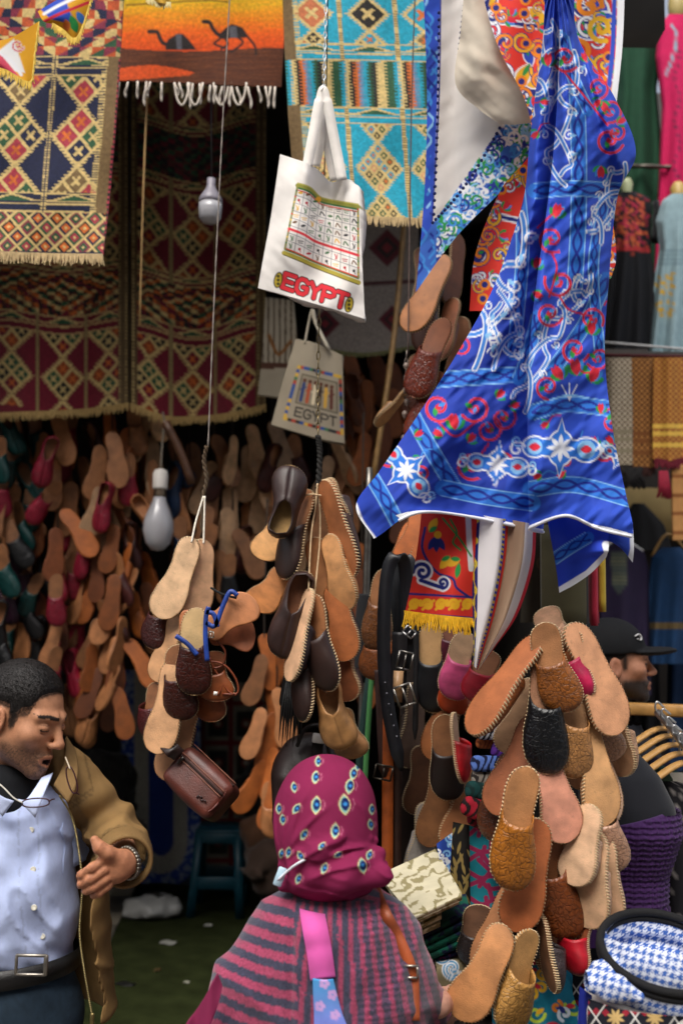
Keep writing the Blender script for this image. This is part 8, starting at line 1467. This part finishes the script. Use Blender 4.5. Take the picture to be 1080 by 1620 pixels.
tag(g.build('tassel', M_TRIM, None, color=hexc('8a1830')), 'big crimson tassel under the gold scarf', 'tassel'); g = G()
for k in range(26): rr = random.Random(k + 50); g.tube([A(1000 + rr.uniform(-18, 16), 740, 4.64), A(1000 + rr.uniform(-24, 22), 768 + rr.uniform(-8, 6), 4.64)], [.010, .006], 5)
tag(g.build('tassel', M_TRIM, None, color=hexc('100d0e')), 'black wool tassel under the tan scarf', 'tassel')
cloth('woven_wrap', quad_ctrl((1062, 735), (1100, 735), (1102, 855), (1064, 855), 4.62), 30, 60, lambda cv: (plain(hexc('a87a48'))(cv), cv.mask(np.mod(cv.Y, 30) < 6, hexc('7a4a24'))), M_FAB, None, thick=.02, label='tan woven wrap hanging at the photo\'s right edge', cat_='wrap')
def kaft(cv):
    cv.C[:] = hexc('1e1430'); cv.poly([(965, 872), (992, 872), (990, 925), (978, 942), (967, 925)], hexc('3a4240'))
    for k in range(9): cv.stroke([(967, 876 + k * 6), (990, 876 + k * 6)], 1.5, hexc('6a6a50'))
dr = thing('kaftan', 'dark purple kaftan with embroidered neck on a white hanger', 'kaftan', A(985, 1100, 5.0)); dress('dress_body', '', '', [(858, 968, 996), (872, 950, 1018), (900, 944, 1026), (1100, 940, 1030)], 5.0, kaft, parent=dr, depth=.07, folds=6, fa=.03); G().tube(cat([A(950, 872, 4.98), A(980, 852, 4.98), A(1016, 872, 4.98)], 12), .008, 6).build('hanger', M_PLAST, dr, color=hexc('d8d8d4'))
dr = thing('tunic', 'dark teal blue tunic hanging beside the kaftan', 'tunic', A(1060, 1060, 5.0)); dress('dress_body', '', '', [(866, 1046, 1076), (880, 1030, 1092), (910, 1026, 1098), (1050, 1022, 1100)], 5.0, lambda cv: (plain(hexc('0c2f52'))(cv), cv.mask(abs(cv.Y - 990) < 5, hexc('5a4a2c'))), parent=dr, depth=.07, folds=7, fa=.03); G().tube(cat([A(1030, 880, 4.98), A(1056, 845, 4.98), A(1092, 880, 4.98)], 12), .008, 6).build('hanger', M_WOOD, dr, color=hexc('8a6a3a'))
for lb, x0, x1, c in (('dark navy garment hanging left of the kaftan', 905, 950, '141a2a'), ('black garment hanging between tunic and cap', 1000, 1040, '0c0c10'), ('dark blue robe at the photo\'s right edge behind the rack', 1056, 1120, '122a4a')): dress('robe', lb, 'robe', [(850 if x0 < 1000 else 960, x0 + 12, x1 - 12), (885 if x0 < 1000 else 985, x0, x1), (1220, x0 - 4, x1 + 6)], 5.25, plain(hexc(c)), nu=40, nv=30, depth=.06, folds=6, fa=.03)
dress('robe', 'black robe hanging in the shadow under the ochre lintel', 'robe', [(796, 1000, 1018), (830, 976, 1050), (870, 966, 1062)], 5.4, plain(hexc('0c0b0d')), nu=40, nv=20, depth=.06)

# clothes rack with wooden hangers
rk = thing('clothes_rack', 'wooden topped clothes rack beside the man in the cap', 'rack', (A(1060, 1130, 2.9)[0], 2.9, 0)); p0, p1 = A(985, 1118, 3.0), A(1240, 1134, 2.85); d = p1 - p0; G().box((p0 + p1) / 2, (np.linalg.norm(d), .05, .035), rotm('Z', math.degrees(math.atan2(d[1], d[0]))), bev=.004).build('top_bar', M_WOOD, rk, color=hexc('b8894c')); rx_ = p1[0] - .08
G().tube(cat([A(1040, 1128, 2.75), A(1060, 1150, 2.62), A(1090, 1190, 2.45), A(1140, 1260, 2.25)], 20), .011, 8).build('hanging_bar', M_METAL, rk, color=hexc('b0b0b0')); G().box((rx_, 2.9, .6), (.04, .04, 1.25)).build('upright', M_WOOD, rk, color=hexc('7a5a34')); G().box((p0[0] + .02, 3.0, .62), (.04, .04, 1.24)).build('upright', M_WOOD, rk, color=hexc('7a5a34'))
for k, (x, y, Y, t) in enumerate(((1046, 1152, 2.74, -12), (1056, 1164, 2.68, -16), (1064, 1178, 2.62, -20), (1074, 1192, 2.56, -24), (1084, 1206, 2.5, -26))):
    hg = thing('wooden_hanger', ['wooden hanger hooked farthest back on the rack', 'wooden hanger second from the back of the rack', 'wooden hanger in the middle of the rack', 'wooden hanger fourth from the back of the rack', 'wooden hanger hooked closest to us on the rack'][k], 'hanger', A(x, y, Y), 'wooden hangers on the rack'); c = A(x, y, Y)
    G().tube(cat([c + np.array(q) for q in ((.008, 0, .055), (-.012, 0, .07), (-.016, 0, .05), (0, 0, .03), (0, 0, 0))], 16), .0028, 6).build('hook', M_METAL, hg, color=hexc('c8c8c8'))
    G().tube(cat([c + np.array(q) for q in ((-.17, -.06, -.085), (-.09, -.03, -.04), (0, 0, 0), (.09, .03, -.035), (.17, .06, -.08))], 24), [.008] * 3 + [.014] * 18 + [.008] * 3, 8, flat=.5).build('shoulder_bar', M_WOOD, hg, color=hexc('c8995a'))
for k, (x, y, Y, c) in enumerate(((1010, 1196, 2.72, '14122a'), (1022, 1210, 2.66, '0f3a3c'), (1030, 1216, 2.6, '1c2a1c'), (1046, 1236, 2.54, '17151a'))): dress('hung_garment', ['indigo garment on the hanger at the back of the rack', 'teal garment on the second hanger', 'dark olive garment on the third hanger', 'black floral garment on the fourth hanger'][k], 'garment', [(y, x - 4, x + 24), (y + 14, x - 12, x + 60), (y + 240, x - 10, x + 70)], Y, (lambda col: (lambda cv: (cv.C.__setitem__(slice(None), col), cv.C.__setitem__(vnoise(cv.X / 4, cv.Y / 4, 3) > .8, hexc('8a8480')))) )(hexc(c)) if k == 3 else plain(hexc(c)), nu=36, nv=30, depth=.03, folds=5)
def eleph(cv):
    cv.C[:] = hexc('b8b2a6'); K = hexc('1c1b1e'); rr = random.Random(2)
    for j, y in enumerate(range(1240, 1520, 27)):
        cv.stroke([(1020, y), (1110, y + 4)], 2.2, K); cv.stroke([(1020, y + 3.4), (1110, y + 7.4)], 1, K)
        for i in range(6):
            x = 1030 + i * 17 + (j % 2) * 8; yy = y + 14
            if j % 2: cv.disc(x, yy, 6, K, 5); cv.disc(x - 6, yy - 1, 3.4, K); cv.curve([(x - 8, yy), (x - 10, yy + 5), (x - 8, yy + 8)], 2, K); cv.stroke([(x - 3, yy + 3), (x - 3, yy + 9)], 2.4, K); cv.stroke([(x + 4, yy + 3), (x + 4, yy + 9)], 2.4, K); cv.disc(x, yy - 1, 2, hexc('b8b2a6'))
            else: cv.disc(x, yy, 6, K); cv.disc(x, yy, 4, hexc('b8b2a6')); cv.disc(x, yy, 2.4, K); [cv.disc(x + 7.5 * math.cos(a), yy + 7.5 * math.sin(a), 1.2, K) for a in np.arange(0, 6.2, .8)]
dress('harem_trousers', 'black and white elephant print trousers beside the purple dress', 'trousers', [(1222, 1030, 1110), (1250, 1020, 1124), (1400, 1014, 1130), (1540, 1010, 1134)], 2.62, eleph, nu=150, nv=170, depth=.05, folds=7, fa=.012)

# mannequin in the purple shirred dress
mq = thing('mannequin', 'navy mannequin torso wearing a purple shirred strapless dress', 'mannequin', (A(985, 1300, 2.42)[0], 2.42, 0)); X0 = A(985, 1300, 2.42)[0]
def mann(P):
    q = lambda y: A(985, y, 2.42)[2]
    return stack(P, [(q(y), A(cx_, y, 2.42)[0], 2.42 + dy, sz(rx, 2.42), ry) for y, cx_, rx, dy, ry in ((1170, 968, 22, .02, .04), (1195, 972, 40, .01, .06), (1225, 976, 62, 0, .085), (1270, 988, 70, -.01, .10), (1310, 994, 68, -.015, .11), (1380, 988, 56, 0, .09), (1430, 986, 56, 0, .09), (1500, 985, 74, 0, .12))])
V, F = sdf_mesh(mann, (X0 - .2, 2.24, A(0, 1505, 2.42)[2]), (X0 + .2, 2.6, A(0, 1165, 2.42)[2]), .008); obj('torso', V, F, M_CLOTH, mq, color=hexc('0b0d16'))
def purp(P):
    z = P[:, 2]; q = lambda y: A(985, y, 2.42)[2]; top = q(1285) + (P[:, 0] - X0) * .25
    d = stack(P, [(q(y), A(cx_, y, 2.42)[0], 2.42 + dy, sz(rx, 2.42) + .006, ry + .008) for y, cx_, rx, dy, ry in ((1262, 990, 71, -.01, .102), (1310, 994, 69, -.015, .112), (1380, 988, 58, 0, .092), (1440, 984, 60, 0, .095), (1500, 980, 82, 0, .13), (1700, 975, 110, 0, .17))])
    a = np.arctan2(P[:, 1] - 2.42, P[:, 0] - X0); up = np.clip((z - q(1440)) / .03, 0, 1); sm = .0028 * np.sin(z * 520 + .6 * np.sin(a * 26)) * up + .002 * np.sin(a * 60) * up; sk = .009 * np.sin(a * 22 + 3 * vnoise(a * 3, z * 6, 2)) * (1 - up); return smax(d + sm + sk, z - top, .004)
V, F = sdf_mesh(purp, (X0 - .26, 2.2, A(0, 1640, 2.42)[2]), (X0 + .24, 2.66, A(0, 1255, 2.42)[2]), .0042); obj('purple_dress', V, F, M_CLOTH, mq, color=hexc('3a1450')); G().tube([(X0, 2.42, 0.02), (X0, 2.42, .75)], .02, 10).build('stand_pole', M_METAL, mq, color=hexc('6a6a6a')); G().lathe([(0, .0), (.18, .0), (.18, .015), (.03, .03), (0, .03)], (X0, 2.42, 0), 24).build('stand_base', M_METAL, mq, color=hexc('4a4a4a'))

# checked headcloth on a display head
kc = A(1030, 1530, 1.88); kf = thing('headcloth', 'blue and white checked headcloth with black cord ring on a display head', 'headcloth', A(1020, 1600, 1.88))
def kef(P):
    c = A(1046, 1520, 1.87); R = rotm('X', 20); d = ell(P, c + R @ np.array([0, .004, .020]), (.100, .106, .078), R); lo = c + R @ np.array([0, 0, -.03]); d = smin(d, ell(P, lo, (.106, .108, .026), R), .01); d = smin(d, ell(P, A(958, 1546, 1.83), (.034, .035, .026)), .02); d = smin(d, limb(P, [A(936, 1550, 1.80), A(975, 1566, 1.765), A(1010, 1578, 1.755)], [.018, .018, .010]), .012)
    return d + wrinkle(P, .003, 26, 26, 6) + crease(P, .004, (30, 0, 20), (10, 0, -20), 3) * (P[:, 0] < A(970, 1540, 1.85)[0])
def hound(V):
    d = V - np.array([0, 0, CAM_H]); fw = d @ _f; x = 540 + FPX * (d @ _r) / fw; y = 810 - FPX * (d @ _u) / fw; s = 6.6; u, v = (x + .22 * y) / s, (y - .22 * x) / s; a, b = np.mod(np.floor(u), 2), np.mod(np.floor(v), 2); dg = np.mod(u + v, 1) < .5; return np.where(((a == 0) & (b == 0)) [:, None] | ((a != b) & dg)[:, None], hexc('3a62b0'), hexc('dfe4f0'))
V, F = sdf_mesh(kef, (A(915, 1545, 1.85)[0], 1.72, A(0, 1605, 1.88)[2]), (A(1125, 1545, 1.88)[0], 2.05, A(0, 1440, 1.95)[2]), .0023); obj('cloth_wrap', V, F, mat_col('headcloth_cotton', .85, .06, 20, .3, 900), kf, hound(V))
a = np.linspace(0, 2 * math.pi, 60); ring = np.stack([A(1046, 1530, 1.87)[0] + .109 * np.cos(a), 1.862 + .112 * np.sin(a), A(1046, 1520, 1.87)[2] + .010 + .036 * np.sin(a)], 1); g = G()
for k in (0, 1): g.tube(ring + np.array([0, -.004 * k, .011 * k]), .0076, 9)
g.build('cord_ring', M_TRIM, kf, color=hexc('0c0c0e')); g = G(); a2 = np.linspace(0, 2 * math.pi, 40); R_ = [np.stack([A(1035, 1570, 1.88)[0] + r * np.cos(a2[:-1]), 1.88 + r * 1.0 * np.sin(a2[:-1]), np.full(39, A(0, y, 1.88)[2])], 1) for y, r in ((1640, .130), (1610, .131), (1572, .131), (1560, .122), (1552, .09))]; tag(g.loft(R_).build('foam_bust', M_PLAST, None, color=hexc('c8c4be')), 'white plastic display bust under the checked headcloth', 'bust')
def embd(cv):
    cv.C[:] = hexc('10111c'); cv.soft = 1.3
    for i in range(-1, 5):
        for j in range(3):
            x, y = 942 + i * 62 + (j % 2) * 31, 1560 + j * 44
            cv.stroke([(x - 31, y + 6), (x, y - 38), (x + 31, y + 6), (x, y + 50), (x - 31, y + 6)], 1.5, hexc('d8d4cc')); [cv.leaf(x, y + 6, q * 45 + 22, 15, 5, hexc('b89a62')) for q in range(8)]
            for dx, dy in ((0, -22), (-16, -8), (16, -8), (0, 34), (-16, 20), (16, 20)): [cv.disc(x + dx + ox, y + 6 + dy + oy, 2.6, hexc('8a1a2a')) for ox, oy in ((-3, 0), (3, 0), (0, -3), (0, 3))]
cloth('embroidered_cloth', [[(930, 1580, 1.80), (1000, 1600, 1.735), (1120, 1612, 1.80)], [(928, 1620, 1.78), (1000, 1630, 1.72), (1120, 1640, 1.78)], [(926, 1680, 1.77), (1000, 1690, 1.70), (1120, 1690, 1.77)]], 130, 70, embd, M_FAB, None, thick=.006, label='dark cloth with red and gold cross stitch below the display head', cat_='cloth')
cloth('embroidered_cloth', quad_ctrl((916, 1560), (936, 1575), (934, 1680), (910, 1680), 1.86), 16, 40, plain(hexc('1c2a8a')), M_FAB, None, lambda X, Y: .006 * np.sin(X / 4), label='royal blue cloth edge left of the display head', cat_='cloth')
cloth('embroidered_cloth', quad_ctrl((905, 1500), (952, 1500), (950, 1600), (905, 1600), 2.2), 50, 80, embd, M_FAB, None, label='dark red and gold stitched cloth behind the checked headcloth', cat_='cloth')
stnd = thing('hat_stand', 'dark stand carrying the display head', 'stand', (A(1030, 1600, 1.88)[0], 1.9, 0)); G().box((A(1030, 1600, 1.88)[0], 1.92, .44), (.32, .28, .88), bev=.01).build('box_body', M_WOOD, stnd, color=hexc('2a2220'))
